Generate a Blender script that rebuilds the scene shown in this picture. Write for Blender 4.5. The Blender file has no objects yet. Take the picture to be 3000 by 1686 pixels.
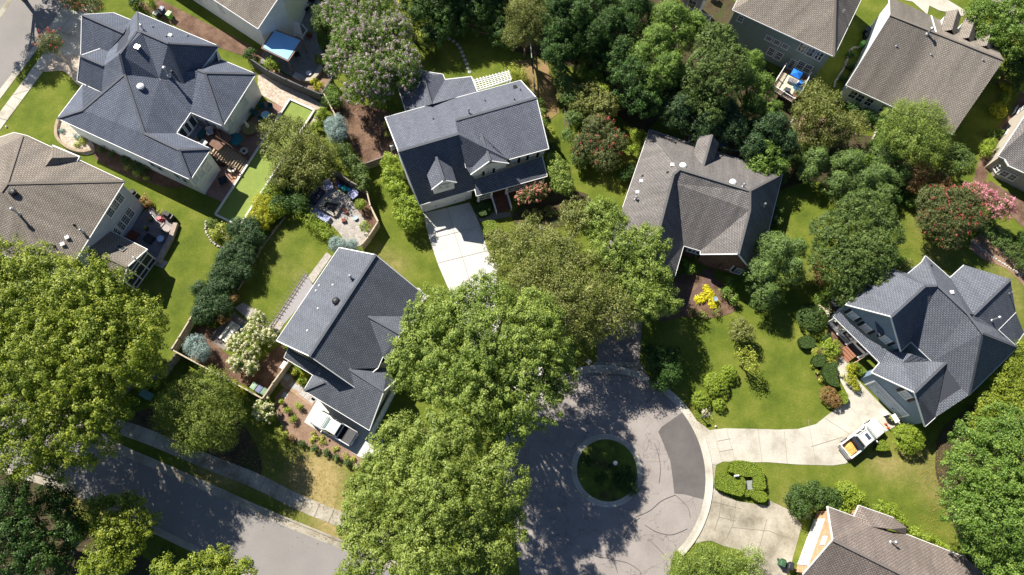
import bpy, bmesh, math, random
import numpy as np
from mathutils import Vector, Matrix
R_ = math.radians
scene = bpy.context.scene
C = scene.collection
# ------------------------------------------------------------------ camera, sky, sun, exposure
F_PX, CX, CY, CAM_H = 2080.0, 1500.0, 843.0, 82.0      # focal length and centre in 3000 px wide picture, metres above ground
NADIR = (1400.0, 1550.0)
_n = np.array([NADIR[0]-CX, -(NADIR[1]-CY), -F_PX]); _up = -_n/np.linalg.norm(_n)
_y = np.array([0, 1., 0])-_up*_up[1]; _y /= np.linalg.norm(_y); _x = np.cross(_y, _up)
ROT = np.stack([_x, _y, _up])                           # camera axes -> world
cam_d = bpy.data.cameras.new('camera'); cam = bpy.data.objects.new('camera', cam_d); C.objects.link(cam)
cam_d.sensor_width = 36.0; cam_d.lens = F_PX/3000.0*36.0; cam_d.clip_end = 2000; cam_d.clip_start = 0.5
m4 = Matrix.Identity(4)
for i in range(3):
    for j in range(3): m4[i][j] = ROT[i][j]
m4[2][3] = CAM_H
cam.matrix_world = m4
scene.camera = cam
SUN_AZ, SUN_EL = 131.0, 44.0                            # direction towards the sun: angle from +x, height
world = bpy.data.worlds.new('World'); scene.world = world; world.use_nodes = True
wn = world.node_tree; bg = wn.nodes['Background']; sky = wn.nodes.new('ShaderNodeTexSky')
sky.sky_type = 'NISHITA'; sky.sun_disc = False; sky.sun_elevation = R_(SUN_EL); sky.sun_rotation = R_(90-SUN_AZ)
sky.air_density = 1.0; sky.dust_density = 0.6; sky.ozone_density = 1.5
tn = wn.nodes.new('ShaderNodeMix'); tn.data_type = 'RGBA'; tn.blend_type = 'MULTIPLY'; tn.inputs[0].default_value = 1.0; tn.inputs[7].default_value = (0.86, 0.95, 1.12, 1)
wn.links.new(sky.outputs[0], tn.inputs[6]); wn.links.new(tn.outputs[2], bg.inputs[0]); bg.inputs[1].default_value = 0.043
sun_d = bpy.data.lights.new('sun', 'SUN'); sun_d.energy = 5.0; sun_d.angle = R_(0.5); sun_d.color = (1.0, 0.94, 0.84)
sun = bpy.data.objects.new('sun', sun_d); C.objects.link(sun); sun.location = (-60, 60, 80)
_s = Vector((math.cos(R_(SUN_AZ))*math.cos(R_(SUN_EL)), math.sin(R_(SUN_AZ))*math.cos(R_(SUN_EL)), math.sin(R_(SUN_EL))))
sun.rotation_euler = _s.to_track_quat('Z', 'Y').to_euler()
scene.view_settings.view_transform = 'Standard'; scene.view_settings.look = 'None'
scene.view_settings.exposure = 0.82; scene.view_settings.gamma = 1.0
scene.render.resolution_x = 1024; scene.render.resolution_y = 575
try:
    scene.cycles.max_bounces = 5; scene.cycles.diffuse_bounces = 3; scene.cycles.transmission_bounces = 3
except Exception: pass
# ------------------------------------------------------------------ measuring helpers
FR = {'a': (0, 0, 3.4307), 'hz': (2420, 720, 4.2586), 'hg': (2420, 980, 5.1725), 'ap': (460, 280, 6.034), 'bp': (740, 0, 4.827),
      'ep': (870, 500, 6.581), 'dp': (540, 880, 2.728), 'jd': (2240, 190, 6.294), 'e1': (1120, 180, 2.727), 'e2': (1120, 400, 2.727),
      'cz': (0, 380, 2.555), 'lz': (2800, 220, 2.405), 'mz': (1960, 0, 7.28), 'dz': (1060, 880, 3.717), 'bz': (440, 0, 8.09),
      'kz': (2380, 0, 2.348), 'th': (2420, 1200, 8.045), 'td': (860, 1150, 7.238), 'iz': (2260, 1460, 6.41), 'gz': (1880, 340, 5.855),
      'cp': (280, 520, 7.24), 'tz': (480, 440, 6.032), 'bl': (150, 1560, 14.48), 'sz': (1960, 1060, 6.582), 'p': (0, 0, 1.0)}
for c_ in range(4):
    for r_ in range(4): FR['t%d%d' % (c_, r_)] = (750*c_, (0, 422, 844, 1264)[r_], 3.4307)
def F(fr, x, y):
    f = FR[fr]; return (f[0]+x/f[2], f[1]+y/f[2])
def ray(px, py):
    return ROT @ np.array([px-CX, -(py-CY), -F_PX])
def P(px, py, z=0.0):
    d = ray(px, py); t = (z-CAM_H)/d[2]; return Vector((d[0]*t, d[1]*t, z))
def PF(fr, x, y, z=0.0): return P(*F(fr, x, y), z)
def mpp(px, py, z=0.0):                                 # metres per pixel around a point
    a = P(px-20, py, z); b = P(px+20, py, z); c = P(px, py-20, z); d = P(px, py+20, z)
    return ((a-b).length+(c-d).length)/80.0
def hit_wall(px, py, A, B):                             # where a line of sight meets the upright plane through A and B
    d = ray(px, py); n = Vector((-(B.y-A.y), B.x-A.x)); den = n.x*d[0]+n.y*d[1]
    t = (n.x*A.x+n.y*A.y)/den
    return Vector((d[0]*t, d[1]*t, CAM_H+d[2]*t))
# ------------------------------------------------------------------ objects
def tag(o, label=None, cat=None, group=None, kind=None):
    if label: o['label'] = label
    if cat: o['category'] = cat
    if group: o['group'] = group
    if kind: o['kind'] = kind
    return o
def empty(name, loc, label, cat, group=None, rz=0.0):
    o = bpy.data.objects.new(name, None); C.objects.link(o); o.location = loc; o.rotation_euler = (0, 0, rz)
    o.empty_display_size = 0.3
    return tag(o, label, cat, group)
def link(name, me, parent=None, mat=None, loc=None):
    o = bpy.data.objects.new(name, me); C.objects.link(o)
    if mat:
        for m in (mat if isinstance(mat, (list, tuple)) else [mat]): me.materials.append(m)
    if loc is not None: o.location = loc
    if parent is not None:
        o.parent = parent
    return o
class MB:                                               # collects shapes, makes one mesh
    def __init__(s): s.v = []; s.f = []; s.m = []; s.mi = 0; s.uv = None
    def poly(s, pts):
        b = len(s.v); s.v += [tuple(p) for p in pts]; s.f.append(tuple(range(b, b+len(pts)))); s.m.append(s.mi); return s
    def mesh(s, vs, fs):
        b = len(s.v); s.v += [tuple(p) for p in vs]
        for f in fs: s.f.append(tuple(b+i for i in f)); s.m.append(s.mi)
        return s
    def box(s, c, sx, sy, sz, rz=0.0, taper=1.0):       # c = centre of the base
        co, si = math.cos(rz), math.sin(rz); vs = []
        for z, k in ((0, 1.0), (sz, taper)):
            for x, y in ((-1, -1), (1, -1), (1, 1), (-1, 1)):
                X, Y = x*sx/2*k, y*sy/2*k; vs.append((c[0]+X*co-Y*si, c[1]+X*si+Y*co, c[2]+z))
        return s.mesh(vs, [(3, 2, 1, 0), (4, 5, 6, 7), (0, 1, 5, 4), (1, 2, 6, 5), (2, 3, 7, 6), (3, 0, 4, 7)])
    def beam(s, a, b, w, h, up=None):                   # bar from a to b, centred
        a = Vector(a); b = Vector(b); d = (b-a)
        if d.length < 1e-5: return s
        d.normalize(); u = Vector(up) if up else Vector((0, 0, 1))
        if abs(d.dot(u)) > 0.98: u = Vector((1, 0, 0))
        r = d.cross(u).normalized(); u = r.cross(d).normalized(); vs = []
        for p in (a, b):
            for x, y in ((-1, -1), (1, -1), (1, 1), (-1, 1)): vs.append(p+r*(x*w/2)+u*(y*h/2))
        return s.mesh(vs, [(0, 1, 2, 3), (7, 6, 5, 4), (4, 5, 1, 0), (5, 6, 2, 1), (6, 7, 3, 2), (7, 4, 0, 3)])
    def tube(s, pts, rads, n=8, cap=True):
        pts = [Vector(p) for p in pts]; rings = []
        for i, p in enumerate(pts):
            d = (pts[min(i+1, len(pts)-1)]-pts[max(i-1, 0)])
            d = d.normalized() if d.length > 1e-6 else Vector((0, 0, 1))
            u = Vector((0, 0, 1)) if abs(d.z) < 0.95 else Vector((1, 0, 0))
            r = d.cross(u).normalized(); u = r.cross(d)
            rd = rads[i] if isinstance(rads, (list, tuple)) else rads
            rings.append([p+r*math.cos(2*math.pi*k/n)*rd+u*math.sin(2*math.pi*k/n)*rd for k in range(n)])
        vs = [q for r in rings for q in r]; fs = []
        for i in range(len(pts)-1):
            for k in range(n):
                k2 = (k+1) % n; fs.append((i*n+k2, i*n+k, (i+1)*n+k, (i+1)*n+k2))
        if cap: fs.append(tuple(range(n))); fs.append(tuple((len(pts)-1)*n+n-1-k for k in range(n)))
        return s.mesh(vs, fs)
    def lathe(s, c, prof, n=20):                        # prof: (radius, height) pairs
        vs = []; fs = []
        for r, z in prof:
            for k in range(n):
                a = 2*math.pi*k/n; vs.append((c[0]+r*math.cos(a), c[1]+r*math.sin(a), c[2]+z))
        for i in range(len(prof)-1):
            for k in range(n):
                k2 = (k+1) % n; fs.append((i*n+k, i*n+k2, (i+1)*n+k2, (i+1)*n+k))
        if prof[0][0] > 1e-4: fs.append(tuple(n-1-k for k in range(n)))
        if prof[-1][0] > 1e-4: fs.append(tuple((len(prof)-1)*n+k for k in range(n)))
        return s.mesh(vs, fs)
    def build(s, name, mat=None, parent=None, smooth=False, bevel=0.0):
        me = bpy.data.meshes.new(name)
        off = parent_origin(parent)
        vs = [(v[0]-off[0], v[1]-off[1], v[2]-off[2]) for v in s.v]
        me.from_pydata(vs, [], s.f); me.update()
        if len(set(s.m)) > 1 or (s.m and s.m[0]): me.polygons.foreach_set('material_index', s.m)
        if smooth: me.polygons.foreach_set('use_smooth', [True]*len(me.polygons))
        o = link(name, me, parent, mat)
        if bevel:
            bm = bmesh.new(); bm.from_mesh(me); bmesh.ops.remove_doubles(bm, verts=bm.verts, dist=1e-4)
            es = [e for e in bm.edges if len(e.link_faces) == 2 and e.calc_face_angle(0) > 0.5]
            bmesh.ops.bevel(bm, geom=es, offset=bevel, segments=2, affect='EDGES', profile=0.6)
            bm.to_mesh(me); bm.free()
        return o
def parent_origin(p):
    o = Vector((0, 0, 0))
    while p is not None: o += Vector(p.location); p = p.parent
    return o
def copy_tree(o, parent=None):
    c = o.copy(); C.objects.link(c)
    if parent is not None: c.parent = parent
    for ch in [x for x in o.children]: copy_tree(ch, c)
    return c
# ------------------------------------------------------------------ materials
MAT = {}
def mat(name, col, rough=0.8, metal=0.0, spec=0.3, var=0.0, scale=3.0, bump=0.0, bscale=20.0, col2=None, detail=6.0):
    if name in MAT: return MAT[name]
    m = bpy.data.materials.new(name); m.use_nodes = True; nt = m.node_tree; b = nt.nodes['Principled BSDF']
    b.inputs['Roughness'].default_value = rough; b.inputs['Metallic'].default_value = metal
    b.inputs['Specular IOR Level'].default_value = spec; b.inputs['Base Color'].default_value = (*col, 1)
    tc = nt.nodes.new('ShaderNodeTexCoord')
    if var or col2:
        n = nt.nodes.new('ShaderNodeTexNoise'); n.inputs['Scale'].default_value = scale; n.inputs['Detail'].default_value = detail
        n.inputs['Roughness'].default_value = 0.65
        nt.links.new(tc.outputs['Object'], n.inputs['Vector'])
        r = nt.nodes.new('ShaderNodeValToRGB'); r.color_ramp.elements[0].position = 0.3; r.color_ramp.elements[1].position = 0.7
        c2 = col2 if col2 else tuple(min(1, c*(1+var)) for c in col); c1 = col if col2 else tuple(c*(1-var) for c in col)
        r.color_ramp.elements[0].color = (*c1, 1); r.color_ramp.elements[1].color = (*c2, 1)
        nt.links.new(n.outputs['Fac'], r.inputs[0]); nt.links.new(r.outputs[0], b.inputs['Base Color'])
    if bump:
        n2 = nt.nodes.new('ShaderNodeTexNoise'); n2.inputs['Scale'].default_value = bscale; n2.inputs['Detail'].default_value = 4
        nt.links.new(tc.outputs['Object'], n2.inputs['Vector'])
        bp = nt.nodes.new('ShaderNodeBump'); bp.inputs['Strength'].default_value = bump; bp.inputs['Distance'].default_value = 0.05
        nt.links.new(n2.outputs['Fac'], bp.inputs['Height']); nt.links.new(bp.outputs[0], b.inputs['Normal'])
    MAT[name] = m; return m
def noise_mix(nt, vec, cols, scale, detail=5.0, rough=0.6, lo=0.35, hi=0.65):
    n = nt.nodes.new('ShaderNodeTexNoise'); n.inputs['Scale'].default_value = scale; n.inputs['Detail'].default_value = detail
    n.inputs['Roughness'].default_value = rough; nt.links.new(vec, n.inputs['Vector'])
    r = nt.nodes.new('ShaderNodeValToRGB'); k = len(cols)
    r.color_ramp.elements[0].position = lo; r.color_ramp.elements[1].position = hi
    for i in range(1, k-1): r.color_ramp.elements.new(lo+(hi-lo)*i/(k-1))
    for e, c in zip(r.color_ramp.elements, cols): e.color = (*c, 1)
    nt.links.new(n.outputs['Fac'], r.inputs[0]); return r.outputs[0], n.outputs['Fac']
def mixc(nt, fac, a, b, mode='MIX'):
    m = nt.nodes.new('ShaderNodeMix'); m.data_type = 'RGBA'; m.blend_type = mode
    def put(sock, v):
        if hasattr(v, 'links'): nt.links.new(v, sock)
        elif isinstance(v, (int, float)): sock.default_value = v
        else: sock.default_value = (*v, 1)
    put(m.inputs[0], fac); put(m.inputs[6], a); put(m.inputs[7], b); return m.outputs[2]
def add_bump(nt, b, fac, strength, dist=0.05):
    bp = nt.nodes.new('ShaderNodeBump'); bp.inputs['Strength'].default_value = strength; bp.inputs['Distance'].default_value = dist
    nt.links.new(fac, bp.inputs['Height']); nt.links.new(bp.outputs[0], b.inputs['Normal'])
def new_mat(name, rough=0.85, spec=0.2):
    m = bpy.data.materials.new(name); m.use_nodes = True; nt = m.node_tree; b = nt.nodes['Principled BSDF']
    b.inputs['Roughness'].default_value = rough; b.inputs['Specular IOR Level'].default_value = spec
    tc = nt.nodes.new('ShaderNodeTexCoord'); MAT[name] = m; return m, nt, b, tc
def shingle(name, dark, light, streak=0.25, dark_part=None):
    if name in MAT: return MAT[name]
    m, nt, b, tc = new_mat(name, 0.9, 0.25)
    uv = tc.outputs['UV']
    br = nt.nodes.new('ShaderNodeTexBrick'); nt.links.new(uv, br.inputs['Vector'])
    br.inputs['Scale'].default_value = 1.0; br.inputs['Brick Width'].default_value = 0.36; br.inputs['Row Height'].default_value = 0.2
    br.inputs['Mortar Size'].default_value = 0.035; br.inputs['Mortar Smooth'].default_value = 0.4; br.inputs['Bias'].default_value = 0.0
    mid = tuple((x+y)/2 for x, y in zip(dark, light))
    br.inputs['Color1'].default_value = (*light, 1); br.inputs['Color2'].default_value = (*mid, 1); br.inputs['Mortar'].default_value = (*[c*0.5 for c in dark], 1)
    fine, ff = noise_mix(nt, uv, [(0.82, 0.82, 0.82), (1.14, 1.14, 1.14)], 6.0, 6.0, 0.75)
    c = mixc(nt, 1.0, br.outputs['Color'], fine, 'MULTIPLY')
    mp = nt.nodes.new('ShaderNodeMapping'); nt.links.new(uv, mp.inputs['Vector']); mp.inputs['Scale'].default_value = (0.9, 0.12, 1)
    st, sf = noise_mix(nt, mp.outputs[0], [(1-streak,)*3, (1+streak*0.6, 1+streak*0.55, 1+streak*0.5)], 1.0, 3.0, 0.6, 0.3, 0.7)
    c = mixc(nt, 1.0, c, st, 'MULTIPLY')
    if dark_part:                                           # darker tone on one side of a ragged line a-b
        a, e = dark_part; d = (e-a).normalized(); nn = Vector((-d.y, d.x, 0)); gp = nt.nodes.new('ShaderNodeNewGeometry')
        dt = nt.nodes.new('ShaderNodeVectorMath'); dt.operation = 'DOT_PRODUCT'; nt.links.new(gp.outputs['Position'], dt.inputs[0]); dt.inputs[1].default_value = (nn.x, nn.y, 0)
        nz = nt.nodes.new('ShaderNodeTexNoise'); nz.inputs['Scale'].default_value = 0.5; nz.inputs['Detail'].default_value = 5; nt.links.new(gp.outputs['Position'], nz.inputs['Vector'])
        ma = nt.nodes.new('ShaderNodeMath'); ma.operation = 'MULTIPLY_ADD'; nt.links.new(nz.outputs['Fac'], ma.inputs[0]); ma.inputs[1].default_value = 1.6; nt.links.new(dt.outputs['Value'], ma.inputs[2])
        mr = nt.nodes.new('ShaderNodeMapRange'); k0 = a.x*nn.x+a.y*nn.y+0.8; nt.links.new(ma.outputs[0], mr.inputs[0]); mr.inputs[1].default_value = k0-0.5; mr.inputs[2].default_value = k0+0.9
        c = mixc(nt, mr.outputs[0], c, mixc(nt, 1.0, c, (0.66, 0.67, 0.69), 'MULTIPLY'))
    nt.links.new(c, b.inputs['Base Color'])
    inv = nt.nodes.new('ShaderNodeMath'); inv.operation = 'MULTIPLY_ADD'; nt.links.new(br.outputs['Fac'], inv.inputs[0]); inv.inputs[1].default_value = -1; nt.links.new(ff, inv.inputs[2])
    add_bump(nt, b, inv.outputs[0], 0.5, 0.03); return m
def siding(name, col, rowh=0.2, bright=1.0):
    if name in MAT: return MAT[name]
    m, nt, b, tc = new_mat(name, 0.6, 0.3)
    sp = nt.nodes.new('ShaderNodeSeparateXYZ'); nt.links.new(tc.outputs['Object'], sp.inputs[0])
    d = nt.nodes.new('ShaderNodeMath'); d.operation = 'DIVIDE'; nt.links.new(sp.outputs[2], d.inputs[0]); d.inputs[1].default_value = rowh
    fr = nt.nodes.new('ShaderNodeMath'); fr.operation = 'FRACT'; nt.links.new(d.outputs[0], fr.inputs[0])
    g = nt.nodes.new('ShaderNodeValToRGB'); nt.links.new(fr.outputs[0], g.inputs[0])
    g.color_ramp.elements[0].position = 0.0; g.color_ramp.elements[0].color = (0.72, 0.72, 0.72, 1); g.color_ramp.elements[1].position = 0.16; g.color_ramp.elements[1].color = (1, 1, 1, 1)
    n, nf = noise_mix(nt, tc.outputs['Object'], [tuple(c*0.9 for c in col), col], 1.3, 5)
    c = mixc(nt, 1.0, n, g.outputs[0], 'MULTIPLY'); nt.links.new(c, b.inputs['Base Color']); add_bump(nt, b, fr.outputs[0], 0.3, 0.02); return m
def bricks(name, c1, c2, mortar, bw=0.22, rh=0.075, ms=0.012):
    if name in MAT: return MAT[name]
    m, nt, b, tc = new_mat(name, 0.9, 0.15)
    br = nt.nodes.new('ShaderNodeTexBrick'); nt.links.new(tc.outputs['UV'], br.inputs['Vector']); br.inputs['Scale'].default_value = 1.0
    br.inputs['Brick Width'].default_value = bw; br.inputs['Row Height'].default_value = rh; br.inputs['Mortar Size'].default_value = ms
    br.inputs['Color1'].default_value = (*c1, 1); br.inputs['Color2'].default_value = (*c2, 1); br.inputs['Mortar'].default_value = (*mortar, 1)
    n, nf = noise_mix(nt, tc.outputs['Object'], [(0.8,)*3, (1.15,)*3], 2.0, 5)
    nt.links.new(mixc(nt, 1.0, br.outputs['Color'], n, 'MULTIPLY'), b.inputs['Base Color']); add_bump(nt, b, nf, 0.2, 0.02); return m
def ground_mat(name, cols, s1=0.35, s2=9.0, lo=0.7, hi=1.25, bump=0.3, crack=0.0, rough=0.9):
    if name in MAT: return MAT[name]
    m, nt, b, tc = new_mat(name, rough, 0.15); ob = tc.outputs['Object']
    c, f1 = noise_mix(nt, ob, cols, s1, 6.0, 0.6, 0.32, 0.68)
    d, f2 = noise_mix(nt, ob, [(lo,)*3, (hi,)*3], s2, 6.0, 0.75, 0.3, 0.7)
    c = mixc(nt, 1.0, c, d, 'MULTIPLY')
    if crack:
        v = nt.nodes.new('ShaderNodeTexVoronoi'); v.feature = 'DISTANCE_TO_EDGE'; v.inputs['Scale'].default_value = 0.28
        nz = nt.nodes.new('ShaderNodeTexNoise'); nz.inputs['Scale'].default_value = 0.9; nz.inputs['Detail'].default_value = 4; nt.links.new(ob, nz.inputs['Vector'])
        sc = nt.nodes.new('ShaderNodeVectorMath'); sc.operation = 'MULTIPLY_ADD'; nt.links.new(nz.outputs['Color'], sc.inputs[0]); sc.inputs[1].default_value = (2.6, 2.6, 2.6); nt.links.new(ob, sc.inputs[2])
        nt.links.new(sc.outputs[0], v.inputs['Vector'])
        r = nt.nodes.new('ShaderNodeValToRGB'); nt.links.new(v.outputs['Distance'], r.inputs[0])
        r.color_ramp.elements[0].position = 0.002; r.color_ramp.elements[0].color = (1-crack,)*3+(1,); r.color_ramp.elements[1].position = 0.012; r.color_ramp.elements[1].color = (1, 1, 1, 1)
        c = mixc(nt, 1.0, c, r.outputs[0], 'MULTIPLY')
    nt.links.new(c, b.inputs['Base Color']); add_bump(nt, b, f2, bump, 0.04); return m
def leafmat(name, c1, c2, c3=None, trans=0.35, gloss=0.35):
    if name in MAT: return MAT[name]
    m = bpy.data.materials.new(name); m.use_nodes = True; nt = m.node_tree; b = nt.nodes['Principled BSDF']; out = nt.nodes['Material Output']
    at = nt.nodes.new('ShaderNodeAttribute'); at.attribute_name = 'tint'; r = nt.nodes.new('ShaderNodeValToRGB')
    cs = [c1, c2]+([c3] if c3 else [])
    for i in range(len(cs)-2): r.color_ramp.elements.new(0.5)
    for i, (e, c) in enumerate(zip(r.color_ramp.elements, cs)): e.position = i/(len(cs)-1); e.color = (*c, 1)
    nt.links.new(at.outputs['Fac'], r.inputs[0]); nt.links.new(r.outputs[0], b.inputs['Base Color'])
    b.inputs['Roughness'].default_value = 0.5; b.inputs['Specular IOR Level'].default_value = gloss
    t = nt.nodes.new('ShaderNodeBsdfTranslucent'); hs = nt.nodes.new('ShaderNodeMix'); hs.data_type = 'RGBA'; hs.blend_type = 'MULTIPLY'; hs.inputs[0].default_value = 1
    nt.links.new(r.outputs[0], hs.inputs[6]); hs.inputs[7].default_value = (1.15, 1.3, 0.45, 1); nt.links.new(hs.outputs[2], t.inputs[0])
    mx = nt.nodes.new('ShaderNodeMixShader'); mx.inputs[0].default_value = trans
    nt.links.new(b.outputs[0], mx.inputs[1]); nt.links.new(t.outputs[0], mx.inputs[2]); nt.links.new(mx.outputs[0], out.inputs['Surface'])
    MAT[name] = m; return m
# ------------------------------------------------------------------ shared colours
M_WHITE = mat('white_trim', (0.84, 0.84, 0.83), 0.5, spec=0.4)
M_WOODP = mat('fence_wood', (0.30, 0.24, 0.17), 0.85, var=0.3, scale=2.5, bump=0.3)
M_WOODB = mat('stair_brown', (0.16, 0.07, 0.045), 0.7, var=0.25, scale=4)
M_GREYF = mat('grey_composite', (0.085, 0.088, 0.10), 0.7, var=0.1, scale=3)
M_DARK = mat('dark_metal', (0.02, 0.02, 0.022), 0.45, spec=0.5)
M_BLACK = mat('black_plastic', (0.014, 0.015, 0.017), 0.5, spec=0.4)
M_STEEL = mat('galvanised', (0.55, 0.56, 0.58), 0.35, metal=0.7)
M_GLASS = mat('window_glass', (0.035, 0.05, 0.06), 0.08, spec=0.9)
M_GLASSL = mat('window_blind', (0.60, 0.64, 0.68), 0.25, spec=0.7)
M_CONC = None
# ------------------------------------------------------------------ roofs and walls
def newell(pts):
    n = Vector((0, 0, 0))
    for i in range(len(pts)):
        a, b = pts[i], pts[(i+1) % len(pts)]
        n += Vector(((a.y-b.y)*(a.z+b.z), (a.z-b.z)*(a.x+b.x), (a.x-b.x)*(a.y+b.y)))
    return n.normalized()
def uv_mesh(name, polys, material, parent, thick=0.0):
    """polygons -> one mesh with slope-aligned uv in metres; optional thickness below"""
    off = parent_origin(parent); bm = bmesh.new(); uvl = bm.loops.layers.uv.new('UVMap')
    for pts in polys:
        pts = [Vector(p) for p in pts]; n = newell(pts)
        if n.z < 0: pts = pts[::-1]; n = -n
        h = Vector((0, 0, 1)).cross(n)
        h = h.normalized() if h.length > 0.02 else Vector((1, 0, 0)); w = n.cross(h)
        vs = [bm.verts.new(p-off) for p in pts]
        tops = []
        try: f = bm.faces.new(vs)
        except Exception: continue
        for l, p in zip(f.loops, pts): l[uvl].uv = (p.dot(h), p.dot(w))
        if thick:
            lo = [bm.verts.new(p-off-Vector((0, 0, thick))) for p in pts]; bm.faces.new(lo[::-1])
            k = len(pts)
            for i in range(k):
                q = bm.faces.new((vs[(i+1) % k], vs[i], lo[i], lo[(i+1) % k]))
    bmesh.ops.triangulate(bm, faces=[f for f in bm.faces if len(f.verts) > 3])
    me = bpy.data.meshes.new(name); bm.to_mesh(me); bm.free()
    return link(name, me, parent, material)
def inset_loop(pts, d):
    """horizontal inward offset of a closed loop; keeps z"""
    n = len(pts); ar = sum(pts[i].x*pts[(i+1) % n].y-pts[(i+1) % n].x*pts[i].y for i in range(n)); sg = 1 if ar > 0 else -1
    out = []
    for i in range(n):
        p0, p, p1 = pts[i-1], pts[i], pts[(i+1) % n]
        e0 = Vector((p.x-p0.x, p.y-p0.y)); e1 = Vector((p1.x-p.x, p1.y-p.y))
        if e0.length < 1e-6: e0 = e1
        if e1.length < 1e-6: e1 = e0
        e0.normalize(); e1.normalize()
        n0 = Vector((-e0.y, e0.x))*sg; n1 = Vector((-e1.y, e1.x))*sg; b = n0+n1
        if b.length < 0.2: b = n0
        b.normalize(); k = d/max(0.45, b.dot(n0)); out.append(Vector((p.x+b.x*k, p.y+b.y*k, p.z)))
    return out
class House:
    def __init__(s, name, label, frame, verts, base=None, cat='house', group=None):
        s.V = {}; s.fr = frame
        for k, v in verts.items():
            if len(v) == 4 and v[0] == 'on':                # where the line of sight meets the roof plane through three named corners
                a, b, c = [s.V[q] for q in v[3].split()]; n = (b-a).cross(c-a); d = Vector(ray(*F(frame, v[1], v[2]))); o = Vector((0, 0, CAM_H)); s.V[k] = o+d*((a-o).dot(n)/d.dot(n))
            elif len(v) == 4: s.V[k] = PF(v[0], v[1], v[2], v[3])
            elif isinstance(v[0], str): A, B = s.V[v[3]], s.V[v[4]]; s.V[k] = hit_wall(*F(v[0], v[1], v[2]), A, B)   # on the plane of two others (gable peaks)
            else: s.V[k] = PF(frame, v[0], v[1], v[2])
        xs = [p.x for p in s.V.values()]; ys = [p.y for p in s.V.values()]
        s.c = Vector(((min(xs)+max(xs))/2, (min(ys)+max(ys))/2, 0))
        s.root = empty(name, s.c, label, cat, group)
    def pt(s, k): return s.V[k] if isinstance(k, str) else Vector(k)
    def roof(s, faces, material, thick=0.16, name='roof'):
        s.r = uv_mesh(name, [[s.pt(k) for k in f.split()] for f in faces], material, s.root, thick); return s.r
    def fascia(s, chains, material=None, w=0.10, h=0.17, name='gutter'):
        m = MB()
        for ch in chains:
            ks = [s.pt(k)+Vector((0, 0, -0.08)) for k in ch.split()]
            for a, b in zip(ks, ks[1:]): m.beam(a, b, w, h)
        return m.build(name, material or M_WHITE, s.root)
    def caps(s, chains, material, w=0.28, h=0.06, name='ridge_cap'):
        m = MB()
        for ch in chains:
            ks = [s.pt(k)+Vector((0, 0, 0.03)) for k in ch.split()]
            for a, b in zip(ks, ks[1:]): m.beam(a, b, w, h)
        return m.build(name, material, s.root)
    def walls(s, loops, material, inset=0.35, name='wall', drop=0.12, z0=0.0):
        off = parent_origin(s.root); polys = []; s.W = []
        for lp in loops:
            pts = inset_loop([s.pt(k) for k in lp.split()], inset); s.W.append((lp.split(), pts))
            for i in range(len(pts)):
                a, b = pts[i], pts[(i+1) % len(pts)]
                if (Vector((a.x, a.y))-Vector((b.x, b.y))).length < 0.05: continue
                polys.append([Vector((a.x, a.y, z0)), Vector((b.x, b.y, z0)), Vector((b.x, b.y, b.z-drop)), Vector((a.x, a.y, a.z-drop))])
        bm = bmesh.new(); uvl = bm.loops.layers.uv.new('UVMap')
        for q in polys:
            vs = [bm.verts.new(p-off) for p in q]; f = bm.faces.new(vs); h = (q[1]-q[0]); h.z = 0; h.normalize()
            for l, p in zip(f.loops, q): l[uvl].uv = (p.dot(h), p.z)
        bmesh.ops.remove_doubles(bm, verts=bm.verts, dist=0.002); bmesh.ops.recalc_face_normals(bm, faces=bm.faces)
        me = bpy.data.meshes.new(name); bm.to_mesh(me); bm.free(); return link(name, me, s.root, material)
    def wall_line(s, a, b):
        for ks, pts in s.W:
            if a in ks and b in ks:
                return pts[ks.index(a)], pts[ks.index(b)]
        return s.V[a], s.V[b]
    def on_wall(s, a, b, fr, x, y):
        A, B = s.wall_line(a, b); p = hit_wall(*F(fr, x, y), A, B); u = Vector((B.x-A.x, B.y-A.y, 0)).normalized()
        n = Vector((-u.y, u.x, 0)); to = Vector((-p.x, -p.y, 0))       # outward = the side the camera's foot stands on
        if n.dot(to) < 0: n = -n
        return p, u, n
    def window(s, a, b, fr, x, y, w, h, pane=None, nx=2, ny=2, arch=False, shutters=None, name='window', fw=0.12, dbl=True, parent=None, proud=0.03):
        p, u, n = s.on_wall(a, b, fr, x, y); up = Vector((0, 0, 1)); o = p+n*proud; par = parent or s.root
        f = MB(); d = 0.07
        def bar(x0, y0, x1, y1, ww, dd=d): f.beam(o+u*x0+up*y0+n*dd/2, o+u*x1+up*y1+n*dd/2, ww, dd, up=n)
        W, H = w/2, h/2
        bar(-W-fw, -H, W+fw, -H, fw*1.3, d*1.4); bar(-W-fw, H, W+fw, H, fw); bar(-W, -H, -W, H, fw); bar(W, -H, W, H, fw)
        if dbl: bar(-W, 0, W, 0, 0.06)
        for i in range(1, nx): bar(-W+w*i/nx, -H, -W+w*i/nx, H, 0.035, 0.04)
        if ny > 2 or not dbl:
            for i in range(1, ny):
                if not (dbl and i*2 == ny): bar(-W, -H+h*i/ny, W, -H+h*i/ny, 0.035, 0.04)
        if arch:
            pr = None
            for k in range(9):
                q = (math.cos(math.pi*k/8)*W, H+math.sin(math.pi*k/8)*W)
                if pr: bar(pr[0], pr[1], q[0], q[1], fw)
                pr = q
            for k in (2, 4, 6): bar(0, H, math.cos(math.pi*k/8)*W, H+math.sin(math.pi*k/8)*W, 0.035)
        wo = f.build(name, M_WHITE, par)
        g = MB(); q = o+n*0.015; pts = [q-u*W-up*H, q+u*W-up*H, q+u*W+up*H]
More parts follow.
